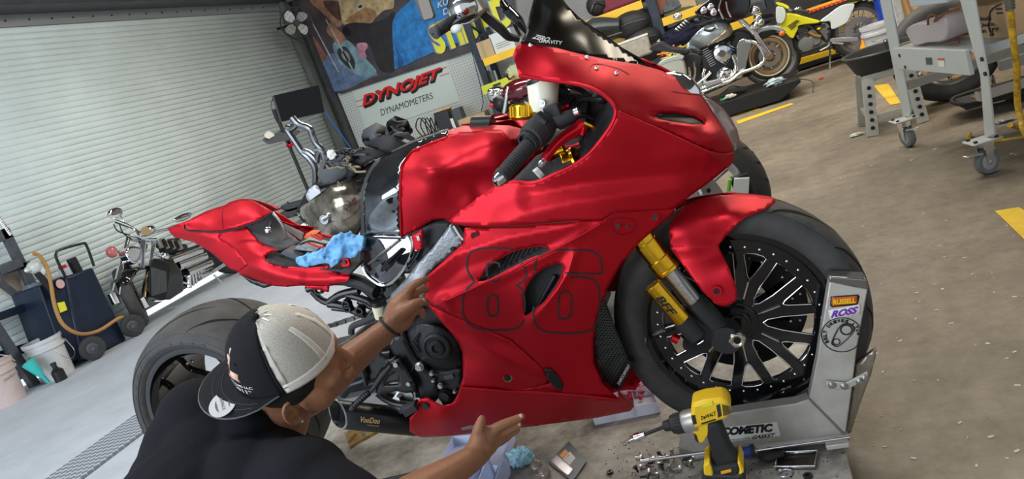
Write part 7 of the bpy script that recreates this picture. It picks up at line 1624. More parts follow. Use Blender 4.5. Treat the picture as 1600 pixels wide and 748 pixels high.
for k in range(34):
    t = 2 * PI * k / 34
    for s in (-.035, 0, .035): kn.box(drw + V(.302 * math.cos(t), s, .302 * math.sin(t)), (.018, .022, .022), M=Matrix.Rotation(-t, 3, 'Y'))
kn.build('tyre_knobs', RUB, db, smooth=False)
fwd = V(k8(-60, 300).x - .1, DY, .33); moto_wheel(db, fwd, (0, 1, 0), .33, .045, .27, RUB, mat('grey_spoked_rim', (.32, .33, .33), .35, .8), 24, True, None, .003)
for s in (-1, 1): MB().tube([k8(30, 60, s * .1), V(fwd.x, DY + s * .1, .33)], .024, 10).build('fork_leg', STEEL, db)
MB().prism([k8(a, b, -.10) for a, b in ((440, 345), (560, 335), (700, 333), (700, 372), (600, 378), (440, 378))], (0, .05, 0)).build('swingarm', mat('silver_swingarm', (.45, .47, .50), .35, .7), db, bevel=.006)
for s in (-.1, .1):
    for pts, r in (([(285, 225), (350, 300), (415, 375), (450, 265)], .014), ([(110, 340), (130, 440), (200, 470), (420, 390)], .012), ([(340, 200), (420, 200), (455, 260), (440, 330)], .012)): MB().tube([k8(*p, s) for p in pts], r, 8, 3).build('frame_tube', BLK, db)
ec = mat('dull_engine_grey', (.26, .27, .28), .45, .6, bump=.1)
MB().lathe([(.14, .08), (.0, .085), (-.02, .075), (-.025, .04), (-.024, .001)], k8(225, 400, -.09), (0, 1, 0), 28).lathe([(.10, .07), (.0, .07), (-.015, .05), (-.015, .001)], k8(310, 360, -.085), (0, 1, 0), 24).build('engine_case', ec, db)
cyl_ = MB().prism([k8(a, b, -.07) for a, b in ((150, 250), (230, 240), (270, 340), (180, 360))], (0, .14, 0)).build('cylinder', GUN, db, bevel=.005)
g = MB()
for k in range(7): g.bar(k8(150 + k * 4, 255 + k * 15, -.075), k8(235 + k * 5, 245 + k * 14, -.075), .01, .006)
g.build('cooling_fins', ec, cyl_, smooth=False)
MB().tube([k8(200, 240, -.08), k8(240, 225, -.09), k8(290, 250, -.09), k8(400, 230, -.08)], .02, 10, 4).build('exhaust_header', GUN, db); MB().sph(k8(345, 260, -.10), (.035, .02, .02), 10).build('copper_fitting', GOLD, db)
MB().tube([k8(250, 290, -.09), k8(300, 320, -.1), k8(360, 330, -.1)], .022, 10).build('carburettor', mat('bronze_carb', (.35, .22, .08), .4, .7), db)
kf = Z(*K8(443, 622)); MB().tube([k8(446, 385, -.12), kf + V(0, 0, .012)], .011, 8).build('kickstand', CHR, db); MB().cyl(kf, kf + V(0, 0, .012), .025, n=12).build('stand_foot', STEEL, db)
MB().tube([k8(460, 385, -.13), k8(560, 395, -.13)], .012, 8).build('foot_peg', STEEL, db); MB().tube([k8(350, 455, -.12), k8(420, 420, -.12), k8(440, 395, -.12)], .010, 8, 3).build('brake_pedal', STEEL, db)
MB().tube([k8(100, 95, -.3), k8(170, 95, -.33), k8(250, 105, -.38)], .016, 10).build('hand_grip', RUBG, db); MB().tube([k8(60, 70, -.02), k8(80, 90, -.2), k8(120, 95, -.32)], .012, 10, 3).build('handlebar', STEEL, db); MB().sph(k8(150, 85, -.3), (.04, .03, .03), 10).build('lever_clamp', CHR, db)
dsl('chain_guard_orange', [(540, 240), (580, 190), (590, 210), (560, 270), (545, 275)], mat('orange_plastic', (.85, .38, .02), .4), -.09, .03, 0)
# yellow wheeled frame behind it
YP = mat('rack_yellow', (.82, .50, .02), .42, var=.1)
yc = thing('yellow_cart', 'yellow steel wheeled frame standing behind the dirt bike', 'cart', (k8(300, 500, .5).x, DY + .5, 0))
def k9(x, y, d=.5): return Y(*K8(x, y), DY + d)
MB().prism([k9(122, 540), k9(570, 415), k9(572, 458), k9(125, 595)], (0, .06, 0)).build('lower_beam', YP, yc, bevel=.004, smooth=False)
MB().prism([k9(38, 350), k9(60, 350), k9(128, 590), k9(108, 595)], (0, .06, 0)).build('corner_post', YP, yc, bevel=.004, smooth=False)
MB().prism([k9(125, 600), k9(600, 460), k9(640, 440), k9(640, 470), k9(130, 640)], (0, .5, 0)).build('lower_deck', BLK, yc, smooth=False)
def caster(name, par, c, r, axis=(1, 0, 0), brake=False, ht=.05):
    a = Vector(axis).normalized(); o = V(c[0], c[1], r)
    w = MB().lathe([(-.016, r * .35), (-.018, r * .9), (-.008, r), (.008, r), (.018, r * .9), (.016, r * .35)], o, a, 28).build(name + '_wheel', mat('grey_caster_tread', (.16, .17, .17), .6), par, ang=.9)
    MB().lathe([(-.019, .001), (-.019, r * .3), (-.017, r * .6)], o, a, 24).lathe([(.019, .001), (.019, r * .3), (.017, r * .6)], o, a, 24).build('wheel_disc', mat('grey_disc', (.35, .36, .36), .5), w)
    f = a.cross(V(0, 0, 1)).normalized(); m = MB()
    for s in (-1, 1): m.prism([o + a * s * .024 + f * .012 - V(0, 0, .01), o + a * s * .024 - f * .012 - V(0, 0, .01), o + a * s * .024 - f * .0 + V(0, 0, r + ht * .5) - f * .035, o + a * s * .024 + V(0, 0, r + ht * .5) + f * .02], a * s * .003)
    m.box(o + V(0, 0, r + ht * .5) - f * .01, (.07, .07, .006)).cyl(o - a * .03, o + a * .03, .007, n=10).build('caster_fork', ALU, par)
    if brake: MB().bar(o + V(0, 0, r * .75) + f * .02, o + V(0, 0, r * .95) + f * .10, .04, .008).build('brake_lever', ALU, par, bevel=.002)
cc_ = Z(1245, 113); caster('cart_caster', yc, (cc_.x, cc_.y), .07, (.5, -1, 0)); caster('cart_caster', yc, (cc_.x + .9, cc_.y + .1), .07, (.5, -1, 0))
bp_b = Z(1228, 116); cc2 = thing('blue_post', 'blue painted steel post standing between the black lift and the yellow cart', 'post', (bp_b.x, bp_b.y, 0))
tp_ = Y(1230, 73, bp_b.y); MB().box((bp_b.x, bp_b.y, tp_.z / 2), (.16, .12, tp_.z)).build('column', mat('blue_paint', (.04, .16, .42), .45), cc2, bevel=.006, smooth=False); MB().box((bp_b.x, bp_b.y, .006), (.26, .24, .012)).build('foot_plate', BLK, cc2)

# ================================================================ barrel, bucket, pan and step stool
bc_ = V(1.52, 8.75, 0); R_ = .29
bl = thing('steel_drum', 'blue steel drum standing behind the grey rolling bench', 'drum', tuple(bc_)); BLU = mat('drum_blue', (.01, .055, .42), .35, coat=.2)
pr = [(0, .001), (0, R_), (.012, R_ + .006), (.02, R_)]
for zc in (.30, .59): pr += [(zc - .02, R_), (zc - .01, R_ + .012), (zc + .01, R_ + .012), (zc + .02, R_)]
pr += [(.86, R_), (.87, R_ + .008), (.885, R_ + .006), (.885, R_ - .01), (.87, R_ - .02), (.87, .001)]
MB().lathe(pr, bc_, (0, 0, 1), 48).build('drum_body', BLU, bl, ang=.8); MB().cyl(bc_ + V(.1, .1, .87), bc_ + V(.1, .1, .89), .03, n=14).build('bung', STEEL, bl)
wc = V(1.16, 8.45, 0); b3 = bucket('plastic_bucket', 'white plastic bucket with a spout label left of the blue drum', (wc.x, wc.y), .12, .145, .36, BW); MB().tube([wc + V(-.14, 0, .32), wc + V(-.05, -.14, .2), wc + V(.12, -.08, .3)], .003, 6, 4).build('wire_handle', STEEL, b3)
c = Y(*K8(760, 480), 8.2); c = Z(*K8(775, 520)); t = thing('plastic_bottle', 'small orange and yellow bottle on the floor below the white bucket', 'bottle', (c.x, c.y, 0)); MB().lathe([(0, .001), (0, .055), (.12, .05), (.17, .02), (.21, .018), (.21, .001)], (c.x, c.y, 0), (0, 0, 1), 18).build('body', mat('orange_plastic', (.85, .38, .02), .4), t); MB().cyl((c.x, c.y, .21), (c.x, c.y, .25), .022, n=12).build('cap', mat('violet_cap', (.35, .05, .45), .4), t)
# stool: platform with two splayed leg frames
SY = 5.22
K4b = lambda x, y: (1080 + x / 2.2, y / 2.2)
st_ = thing('step_stool', 'aluminium work platform stool holding the black drain pan', 'stool', (.70, SY + .15, 0)); AL2 = mat('scuffed_aluminium', (.55, .54, .48), .4, .5, var=.15)
TL, TR = Y(*K4b(592, 268), SY), Y(*K4b(735, 243), SY); zt = (TL.z + TR.z) / 2
for dy in (0, .34):
    a = V(TL.x, SY + dy * .8 + .02, zt); b = V(TR.x + .05, SY + dy * .8 + .02, zt); MB().bar(a, b, .03, .045).build('top_rail', AL2, st_, bevel=.002, smooth=False)
for (tx, bx, s) in ((TL.x + .02, Z(*K4b(627, 470)).x, -1), (TR.x + .02, Z(*K4b(800, 422)).x, 1)):
    for dy, dyb in ((0, -.03), (.30, .36)):
        p, q = V(tx, SY + dy, zt), V(bx, SY + dyb, .0); lg_ = MB().bar(p, q, .025, .070, up=(1, 0, 0)).build('leg', AL2, st_, bevel=.002, smooth=False)
        if dy == 0:
            for k in range(6): m_ = p.lerp(q, .14 + k * .14) + V(0, -.037, 0); MB().cyl(m_ + V(0, .004, 0), m_, .013, n=12).build('leg_hole', BLK, lg_)
    m1, m2 = V(tx, SY, zt).lerp(V(bx, SY - .03, 0), .68), V(tx, SY + .30, zt).lerp(V(bx, SY + .36, 0), .68); MB().bar(m1, m2, .03, .04).build('cross_rung', AL2, st_, bevel=.002, smooth=False)
m1, m2 = V(TL.x + .02, SY, zt).lerp(V(Z(*K4b(627, 470)).x, SY, 0), .7), V(TR.x + .02, SY, zt).lerp(V(Z(*K4b(800, 422)).x, SY, 0), .7); MB().bar(m1, m2, .03, .03).build('cross_rung', AL2, st_, smooth=False)
MB().box(((TL.x + TR.x) / 2, SY + .16, zt - .0), (TR.x - TL.x, .28, .02)).build('step_deck', AL2, st_, bevel=.002)
pc = V((TL.x + TR.x) / 2 + .03, SY + .16, zt + .024); pn_ = thing('drain_pan', 'round black plastic oil drain pan on top of the aluminium stool', 'pan', tuple(pc))
MB().lathe([(0, .001), (0, .17), (.10, .215), (.115, .232), (.12, .232), (.118, .21), (.012, .165), (.01, .001)], pc, (0, 0, 1), 40).build('pan_shell', TBK, pn_, ang=.8); MB().tube([pc + V(.226 * math.cos(t), .226 * math.sin(t), .120) for t in [k * PI / 20 for k in range(40)]], .008, 8, closed=True).build('pan_rim', mat('worn_black_rim', (.06, .06, .06), .35), pn_)
t = thing('steel_cup', 'shiny metal cup standing inside the black drain pan', 'cup', tuple(pc + V(.08, .02, .012))); MB().lathe([(0, .001), (0, .04), (.15, .048), (.15, .044), (.01, .036)], pc + V(.08, .02, .012), (0, 0, 1), 24).build('cup_body', CHR, t); MB().lathe([(0, .046), (.006, .050), (.012, .046)], pc + V(.08, .02, .15), (0, 0, 1), 24).build('cup_rim', CHR, t)

# ================================================================ grey rolling bench on the right
GRB = mat('light_grey_powder_coat', (.47, .50, .48), .4, bump=.04, bscale=200, var=.08)
BA, BB = Z(1416, 183, .17), Z(1547, 216, .17); BA.z = BB.z = 0
eB = (BA - BB).normalized(); qB = V(eB.y, -eB.x, 0); LB = (BA - BB).length; BM3 = Matrix((qB, eB, V(0, 0, 1))).transposed()
def bl3(q, e, z): return BB + qB * q + eB * e + V(0, 0, z)          # q: along the bench, e: across its end
rb = thing('rolling_bench', 'light grey steel rolling bench with a shelf and casters at the right', 'bench', tuple(bl3(.8, LB / 2, 0)))
def xr(x, y, d=0., K=K4b):
    px, py = K(x, y); dd = Vector(RW @ np.array([px - 800, py - 374, F])); c = Vector(CAM); return c + dd * ((BB + qB * d - c).dot(qB) / dd.dot(qB))
def bbox(mb, c, d): return mb.box(bl3(*c), d, M=BM3)
for pts in ([(640, -40), (676, -40), (754, 385), (750, 400), (727, 402)], [(912, -40), (966, -40), (1018, 255), (1042, 462), (1008, 478), (992, 262)]):
    for d, th in ((0, .010), (1.7, -.035)): MB().prism([xr(*p) + qB * d for p in pts], qB * th).build('post', GRB, rb, bevel=.004, smooth=False)
zs = .573; ea, eb = .01, LB - .05
MB().prism([bl3(-.004, LB * .06, zs + .008), bl3(-.004, eb, zs + .008), bl3(-.004, eb, zs - .115), bl3(-.004, LB * .06, zs - .11)], qB * .02).build('end_apron', GRB, rb, bevel=.003, smooth=False)
bbox(MB(), (.86, LB / 2, zs - .008), (1.68, LB - .04, .016)).build('shelf', mat('shelf_grey', (.36, .37, .35), .45, var=.15), rb, bevel=.003)
for e in (0, LB): bbox(MB(), (.86, e, zs - .012), (1.68, .02, .04)).build('shelf_edge', GRB, rb, bevel=.003)
bbox(MB(), (.85, LB / 2, 1.10), (1.8, LB + .1, .04)).build('bench_top', GRB, rb, bevel=.004)
MB().prism([xr(x, y, -.02, lambda a, b: (1380 + a / 6.232, b / 6.233)) for x, y in ((250, -20), (620, -60), (625, 30), (265, 72))], qB * .3).build('drawer', mat('blue_grey_drawer', (.42, .47, .50), .4), rb, bevel=.005, smooth=False)
for e in (.06, LB - .08): bbox(MB(), (.86, e, .36), (1.7, .04, .045)).build('lower_stretcher', STEEL, rb, smooth=False)
for (e, ax_, br) in ((LB - .01, (.9, .35, 0), True), (.03, (.45, -.9, 0), True)):
    for d in (-.02, 1.66):
        c = bl3(d, e, 0); caster('caster', rb, (c.x, c.y), .060, ax_ if d < 1 else (.35, -.95, 0), br and d < 1, .07)
        MB().box(c + V(0, 0, .165), (.13, .11, .008), M=BM3).build('caster_plate', GRB, rb, bevel=.003)
        if d < 1:
            for s in (-1, 1):
                for q in (-1, 1): p = c + qB * s * .045 + eB * q * .035; MB().cyl(p + V(0, 0, .165), p + V(0, 0, .177), .009, n=6).build('plate_bolt', BLK, rb)
for x, y in ((718, 190), (738, 230), (1001, 203), (1012, 253)): p = xr(x, y, -.002); MB().cyl(p, p - qB * .006, .010, n=12).build('post_bolt', BLK, rb)
for (pts, m, nm) in (([(805, 198), (826, 198), (828, 222), (808, 222)], GUN, 'warning_label'), ([(846, 200), (868, 200), (871, 230), (850, 230)], WHT, 'paper_label')): MB().prism([xr(*p, -.006) for p in pts], qB * .001).build(nm, m, rb, smooth=False)
MB().prism([xr(*p, -.008) for p in ((846, 200), (868, 200), (869, 207), (847, 207))], qB * .001).build('orange_label_strip', SRD, rb, smooth=False)
# things on the shelf
KB = lambda x, y: (1380 + x / 6.232, y / 6.233)
zt2 = zs + .001
CB = mat('amber_cardboard', (.50, .33, .18), .75, var=.08, vscale=10)
def xk(x, y, d): return xr(x, y, d, KB)
def ec(p): return (p - BB).dot(eB)
dB = .17; q0_, q1_ = xk(700, 405, dB), xk(1225, 362, dB); eA, eZ = ec(q0_), ec(q1_); top = zt2 + (xk(950, 75, dB).z - xk(950, 388, dB).z)
bx_ = thing('cardboard_box', 'brown cardboard box with printed words on the grey bench shelf', 'box', tuple(bl3(dB + .25, (eA + eZ) / 2, zt2)))
bbox(MB(), (dB + .27, (eA + eZ) / 2, (zt2 + top) / 2), (.54, eA - eZ, top - zt2)).build('box_body', CB, bx_, bevel=.003, smooth=False)
g = MB(); hb_ = top - zt2
def fb(f, z, o=.0015): return bl3(dB - o, eA + (eZ - eA) * f, zt2 + hb_ * z)
for s, q in (('Summer deals', (715, 230, 1055, 196, 1050, 152, 712, 186)), ('are here. Quick,', (715, 292, 1098, 256, 1093, 214, 712, 250)), ('cover me in SPF.', (700, 346, 1145, 306, 1140, 262, 700, 304))): text_on(g, s, [xk(q[k], q[k + 1], dB - .003) for k in (0, 2, 4, 6)], .001, 0, .02)
g.build('printed_words', BLK, bx_, smooth=False)
for f, z, w, h, m in ((.93, .88, .10, .05, BLK), (.93, .76, .10, .05, BLK), (.06, .5, .07, .03, None), (.06, .42, .07, .03, None), (.06, .34, .07, .03, None), (.06, .26, .07, .03, None), (.05, .78, .012, .12, None), (.09, .78, .012, .12, None)):
    MB().prism([fb(f - w / 2, z - h / 2), fb(f + w / 2, z - h / 2), fb(f + w / 2, z + h / 2), fb(f - w / 2, z + h / 2)], qB * .001).build('printed_mark', m or mat('brown_ink', (.12, .06, .03), .7), bx_, smooth=False)
tp = [fb(f, z, .006) for f, z in ((1.0, 1.04), (.82, .88), (.76, .6), (.72, .35), (.75, .14))]
tag(MB().tube(tp, .003, 6, 4).sph(tp[-1], .009, 8).build('thin_cable', BLK), 'thin black cable hanging over the printed cardboard box', 'cable')
P = [xk(x, y, .04) for x, y in ((215, 290), (320, 225), (470, 220), (590, 160), (600, 390), (420, 420), (300, 460), (250, 380))]
for p in P: p.z = max(p.z, zt2 + .004)
t = thing('plastic_bag', 'milky crumpled plastic bag on the left end of the bench shelf', 'bag', tuple(P[6])); MB().prism(catmull(P, 3, True), qB * .14).build('bag_film', mat('milky_bag', (.62, .56, .56), .3, trans=.25, alpha=.8, ior=1.15), t, bevel=.02)
MB().sph(P[6] + qB * .08 + V(0, 0, .04), (.04, .07, .04), 12).build('bag_contents', mat('grey_part', (.30, .29, .28), .5), t)
P = [xk(x, y, .20) for x, y in ((565, 170), (690, 130), (740, 350), (640, 350), (600, 260))]
for p in P: p.z = max(p.z, zt2 + .003)
tag(MB().prism(P, qB * .12).build('pale_plastic_tub', mat('pale_lilac', (.55, .57, .64), .4), bevel=.01, smooth=False), 'pale lilac plastic tub on the bench shelf left of the cardboard box', 'tub')
BRW = mat('brown_leather_strap', (.16, .05, .025), .55)
tag(MB().tube([xk(x, y, .03) for x, y in ((435, 240), (440, 170), (480, 140), (520, 160), (500, 210), (540, 170), (620, 120), (740, 90))], .006, 8, 4).build('leather_strap', BRW), 'brown leather strap draped over the milky plastic bag', 'strap')
tag(MB().tube([xk(645, 428, .05), xk(690, 420, .06), xk(740, 408, .07)], .006, 8, 4).build('red_brown_cord', BRW), 'short red brown cord lying on the shelf in front of the cardboard box', 'cord')
# plywood sheet with strong grain
PLY = bpy.data.materials.new('grained_plywood'); PLY.use_nodes = True; n = PLY.node_tree; tc = n.nodes.new('ShaderNodeTexCoord'); wv = n.nodes.new('ShaderNodeTexWave'); wv.inputs['Scale'].default_value = 4; wv.inputs['Distortion'].default_value = 14; wv.inputs['Detail'].default_value = 3; wv.inputs['Detail Scale'].default_value = .6
mpn = n.nodes.new('ShaderNodeMapping'); mpn.inputs['Scale'].default_value = (1, 2.2, .35); n.links.new(tc.outputs['Object'], mpn.inputs[0]); n.links.new(mpn.outputs[0], wv.inputs[0]); rp = n.nodes.new('ShaderNodeValToRGB'); rp.color_ramp.elements[0].color = (.42, .19, .06, 1); rp.color_ramp.elements[1].color = (.72, .45, .20, 1); rp.color_ramp.elements[1].position = .45
n.links.new(wv.outputs['Fac'], rp.inputs[0]); n.links.new(rp.outputs[0], n.nodes['Principled BSDF'].inputs['Base Color'])
pa, pb_ = Y(1392, 0, 6.3), Y(1455, 60, 6.3)
ply = MB().box((1.36, 6.35, .80), (.62, .025, 1.60), M=Matrix.Rotation(.05, 3, 'X')).build('plywood_sheet', PLY, bevel=.002, smooth=False); tag(ply, 'strongly grained plywood sheet standing upright behind the grey bench', 'plywood')
tag(MB().box((1.03, 6.30, .70), (.05, .05, 1.40)).build('white_board_edge', mat('speckled_white', (.62, .60, .58), .6, var=.3, vscale=60), smooth=False), 'speckled white strip standing against the left edge of the plywood', 'board')
# yellow hose hanging at the far right
hx = .80
HP = [X(1574, -30, hx + .0), X(1578, 10, hx), X(1583, 60, hx), X(1589, 110, hx), X(1590, 160, hx), X(1597, 190, hx), X(1606, 215, hx)]
yh = thing('air_hose', 'scuffed yellow air hose hanging down at the right edge of the photo', 'hose', tuple(HP[-1])); MB().tube(HP + [V(HP[-1].x + .1, HP[-1].y, .02), V(HP[-1].x + .4, HP[-1].y + .1, .02)], .011, 12, 4).build('hose', mat('scuffed_yellow_hose', (.62, .36, .02), .5, var=.7, vscale=40), yh)
g = MB()
for k in range(10): q = HP[0].lerp(HP[1], .1 + k * .11); g.cyl(q - V(0, 0, .003), q + V(0, 0, .003), .0155, n=14)
g.build('ribbed_sleeve', GUN, yh)
tag(MB().tube([X(1578, 195, .9) , V(1.15, 4.2, .014), V(.92, 4.35, .014), V(.95, 4.55, .014)], .012, 8, 4).build('yellow_hose', mat('scuffed_yellow_hose', (.62, .36, .02), .5)), 'thin yellow hose lying on the floor under the grey bench', 'hose')
# motorcycle on a lift behind the bench
ob2 = thing('dark_motorcycle', 'dark motorcycle with a wide tyre standing behind the grey bench', 'motorcycle', (1.7, 5.75, 0))
moto_wheel(ob2, V(1.13, 5.62, .335), (0, 1, 0), .335, .09, .22, RUB, CHR, 9, True, None, .014)
MB().prism([V(1.36, 5.45, .16), V(2.6, 5.45, .12), V(2.8, 5.45, .7), V(2.2, 5.45, .85), V(1.5, 5.45, .55)], (0, .28, 0)).build('body_mass', BLK, ob2, bevel=.04)
MB().tube([V(1.13, 5.5, .335), V(1.9, 5.5, .40), V(2.5, 5.6, .4)], .035, 10).build('swingarm', STEEL, ob2); MB().sph(V(1.20, 5.50, .42), (.06, .04, .04), 12).build('brake_caliper', CHR, ob2)
MB().tube([V(1.45, 5.40, .22), V(2.1, 5.40, .22), V(2.7, 5.4, .24)], .05, 12).build('muffler', BLK, ob2); moto_wheel(ob2, V(3.0, 5.72, .33), (0, 1, 0), .33, .07, .22, RUB, CHR, 9, True, None, .014)
t = thing('floor_jack', 'low black jack with an open oil tray under the dark motorcycle', 'jack', (1.2, 5.05, 0)); MB().box((1.19, 5.05, .08), (.32, .28, .03)).build('tray_base', TBK, t, bevel=.01); MB().tube([V(1.04, 4.92, .10), V(1.34, 4.92, .10), V(1.34, 5.18, .10), V(1.04, 5.18, .10)], .012, 8, 4, closed=True).build('tray_rim', TBK, t); MB().box((1.40, 5.12, .05), (.2, .15, .10)).build('jack_foot', BLK, t, bevel=.005)
MB().box((1.19, 5.05, .097), (.16, .12, .004)).build('rust_residue', mat('rust_brown', (.16, .06, .03), .8), t)
MB().bar(V(1.30, 5.16, .22), V(2.6, 5.16, .22), .06, .06).build('lift_arm', STEEL, t, smooth=False); MB().cyl((1.25, 5.14, .10), (1.25, 5.14, .18), .010, n=10).build('bolt', CHR, t)
dm = thing('dark_cabinet', 'tall black tool cabinet behind the grey bench at the right edge', 'cabinet', (2.4, 6.9, 0)); MB().box((2.55, 6.9, .8), (1.6, .6, 1.6)).build('cabinet_body', mat('cabinet_black', (.012, .013, .016), .5), dm, bevel=.01)
for k in range(4): MB().box((2.55, 6.59, .25 + k * .33), (1.2, .02, .29)).build('drawer', mat('cabinet_black', (.012, .013, .016), .5), dm, bevel=.004); MB().bar((2.2, 6.57, .36 + k * .33), (2.9, 6.57, .36 + k * .33), .015, .015).build('drawer_handle', STEEL, dm)
tag(MB().tube([Z(1440, 165), Z(1400, 175), Z(1360, 188), Z(1340, 195)], .010, 6, 3).build('floor_cable', BLK), 'black cable lying on the floor between the stool and the bench', 'cable')
crumple('foil_scrap', tuple(Z(1568, 188, .01)), .05, mat('foil_grey', (.35, .37, .38), .3, .5), 'crumpled grey foil scrap on the floor under the bench', 'scrap', 2, (1.3, .7, .2)); 
crumple('paper_scrap', tuple(Z(1338, 210, .012)), .04, mat('pale_rag', (.6, .6, .52), .8), 'small pale paper scrap on the floor left of the stool', 'scrap', 4, (1.3, .7, .3))
p = Z(1283, 123, .004); tag(MB().lathe([(0, .001), (0, .025), (.008, .022), (.01, .001)], p, (0, 0, 1), 12).build('red_plastic_scrap', REDP), 'small red plastic scrap on the floor in front of the dirt bike', 'scrap')
random.seed(9); ch_ = MB()
for k in range(150):
    x, y = 1180 + random.random() * 420, 130 + random.random() * 600; c = Z(x, y, .001)
    if -2.5 < c.x < .0 and c.y < 2.3: continue
    s = .002 + random.random() * .005 * (1 if c.y < 4 else 2); ch_.box(c, (s * 2, s, .002), random.random() * 3)
tag(ch_.build('paint_chips', mat('pale_chips', (.5, .47, .4), .7), smooth=False), 'pale chips and grit scattered over the concrete floor', 'debris', kind='stuff')

# ================================================================ shelving along the back wall
RY = 10.7; PST = mat('rack_blue_grey', (.035, .045, .065), .5, .3, var=.4, vscale=10)
rk = thing('pallet_rack', 'long pallet rack with dark posts and yellow beams along the back wall', 'rack', (-1, RY, 0))
def yr(px, py, d=0.): return Y(px, py, RY + d)
for (px, py, w) in ((748, 92, .10), (1024, 25, .13), (1205, 10, .10)):
    p = yr(px, py); 
    for dy in (0, .55): MB().box((p.x, RY + dy, 1.6), (w, .07, 3.2)).build('rack_post', PST, rk, bevel=.004, smooth=False)
    for k in range(7): MB().bar(V(p.x, RY, .2 + k * .45), V(p.x, RY + .55, .42 + k * .45 if k % 2 else .0 + k * .45 + .02), .03, .03).build('rack_brace', PST, rk, smooth=False)
def beam(a, b, h=.10, nm='rack_beam'):
    p, q = yr(*a, -.05), yr(*b, -.05); z = (p.z + q.z) / 2; MB().box(((p.x + q.x) / 2, RY - .05, z), (abs(q.x - p.x), .05, h)).build(nm, YP, rk, bevel=.004, smooth=False)
    MB().box(((p.x + q.x) / 2, RY + .25, z + h * .3), (abs(q.x - p.x), .55, .02)).build('rack_shelf', mat('rack_deck', (.12, .115, .11), .7), rk, smooth=False); return z + h * .3 + .011
zb1 = beam((757, 100), (1003, 4), .11); zb2 = beam((1034, 30), (1200, -18), .11); zb3 = beam((850, 106), (1015, 49), .10); zb4 = beam((1034, 80), (1200, 22), .10)
zb5 = beam((765, 140), (1018, 110), .08)
def rbox(nm, lab, cat, px, w, h, dpt, z, m, dy=.1, rot=0, par=True):
    p = yr(px[0], px[1]); t = thing(nm, lab, cat, (p.x, RY + dy, z)); MB().box((p.x, RY + dy + dpt / 2, z + h / 2), (w, dpt, h), rot).build('box_body', m, t, bevel=.006, smooth=False); return t, p.x
CB2 = mat('tan_cardboard', (.45, .34, .20), .8)
t, x0 = rbox('cardboard_box', 'tan cardboard box on the yellow beam shelf next to the white carton', 'box', (758, 83), .34, .26, .3, zb1, CB2, -.03); MB().box((x0, RY - .032, zb1 + .13), (.05, .003, .26)).build('box_tape', mat('tape_tan', (.38, .27, .14), .4), t)
t, x0 = rbox('white_carton', 'white carton with printed lines on the yellow beam shelf', 'box', (786, 66), .34, .30, .3, zb1, mat('white_carton', (.58, .62, .62), .6), -.03)
g = MB(); [g.box((x0 + .0, RY - .032, zb1 + .08 + k * .03), (.22, .002, .006)) for k in range(3)]; g.build('carton_print', BLK, t, smooth=False)
t = thing('folded_bag', 'dark red folded bag on the upper rack shelf above the windscreen', 'bag', tuple(yr(975, 5))); p = yr(978, 2); MB().box((p.x, RY + .2, zb1 + .12), (.75, .35, .24)).build('bag_body', mat('dark_red_fabric', (.18, .03, .05), .8, bump=.3), t, bevel=.05); MB().tube([V(p.x - .2, RY, zb1 + .2), V(p.x, RY - .02, zb1 + .3), V(p.x + .2, RY, zb1 + .2)], .012, 8, 4).build('bag_handle', BLK, t)
p = yr(935, 18); t = thing('helmet_bag', 'black helmet shaped bag on the rack shelf beyond the windscreen', 'bag', (p.x, RY, zb1)); MB().sph((p.x, RY + .12, zb1 + .16), (.17, .15, .16), 16).build('bag_shell', BLKM, t); MB().tube([V(p.x - .1, RY - .02, zb1 + .1), V(p.x, RY - .05, zb1 + .2), V(p.x + .12, RY - .02, zb1 + .12)], .012, 6, 4).build('bag_strap', CHR, t)
random.seed(21)
for i, (x, y, s, lab) in enumerate(((985, 38, .28, 'black padded motorcycle seat on the shelf below the upper yellow beam'), (1003, 62, .26, 'round black saddlebag hanging at the rack post'), (1010, 80, .24, 'low black saddlebag standing below the round one at the rack post'))):
    p = yr(x, y, -.1); t = thing('loose_saddle' if i == 0 else 'saddlebag', lab, 'seat' if i == 0 else 'saddlebag', tuple(p)); MB().sph(p, (s, .14, s * .62), 18).build('padded_body', BLKM, t); MB().tube([p + V(-s * .8, -.1, 0), p + V(0, -.145, .02), p + V(s * .8, -.1, 0)], .008, 6, 4).build('piping', GUN, t)
p = yr(938, 48, -.25); t = thing('loose_saddle', 'large dark grey motorcycle seat on the rack behind the windscreen edge', 'seat', tuple(p)); MB().tube([p + V(-.3, 0, -.02), p + V(-.05, 0, .06), p + V(.28, 0, -.02)], [.14, .2, .13], 14, 4, flat=.7).build('seat_cushion', mat('dark_vinyl', (.04, .045, .045), .4), t); MB().tube([p + V(-.3, -.16, -.1), p + V(.3, -.16, -.12)], .02, 8).build('seat_base', BLK, t)
p = yr(992, 76, -.3); t = thing('plastic_case', 'worn tan plastic case on the lower rack beside the black saddlebags', 'case', tuple(p)); MB().box(p, (.42, .3, .26), .15).build('case_body', mat('worn_tan_case', (.42, .38, .32), .6, var=.3, vscale=20), t, bevel=.03); MB().box(p + V(0, 0, .13), (.43, .31, .03), .15).build('case_lid', WHT, t, bevel=.008)
p = yr(1024, 60, -.1); t = thing('spray_bottle', 'white spray bottle hanging on the dark rack post', 'bottle', tuple(p)); MB().lathe([(-.18, .001), (-.18, .05), (-.02, .055), (.04, .02), (.07, .018)], p, (0, 0, 1), 18).build('bottle_body', WHT, t); MB().box(p + V(.02, 0, .09), (.10, .03, .04)).build('trigger_head', TBK, t, bevel=.005)
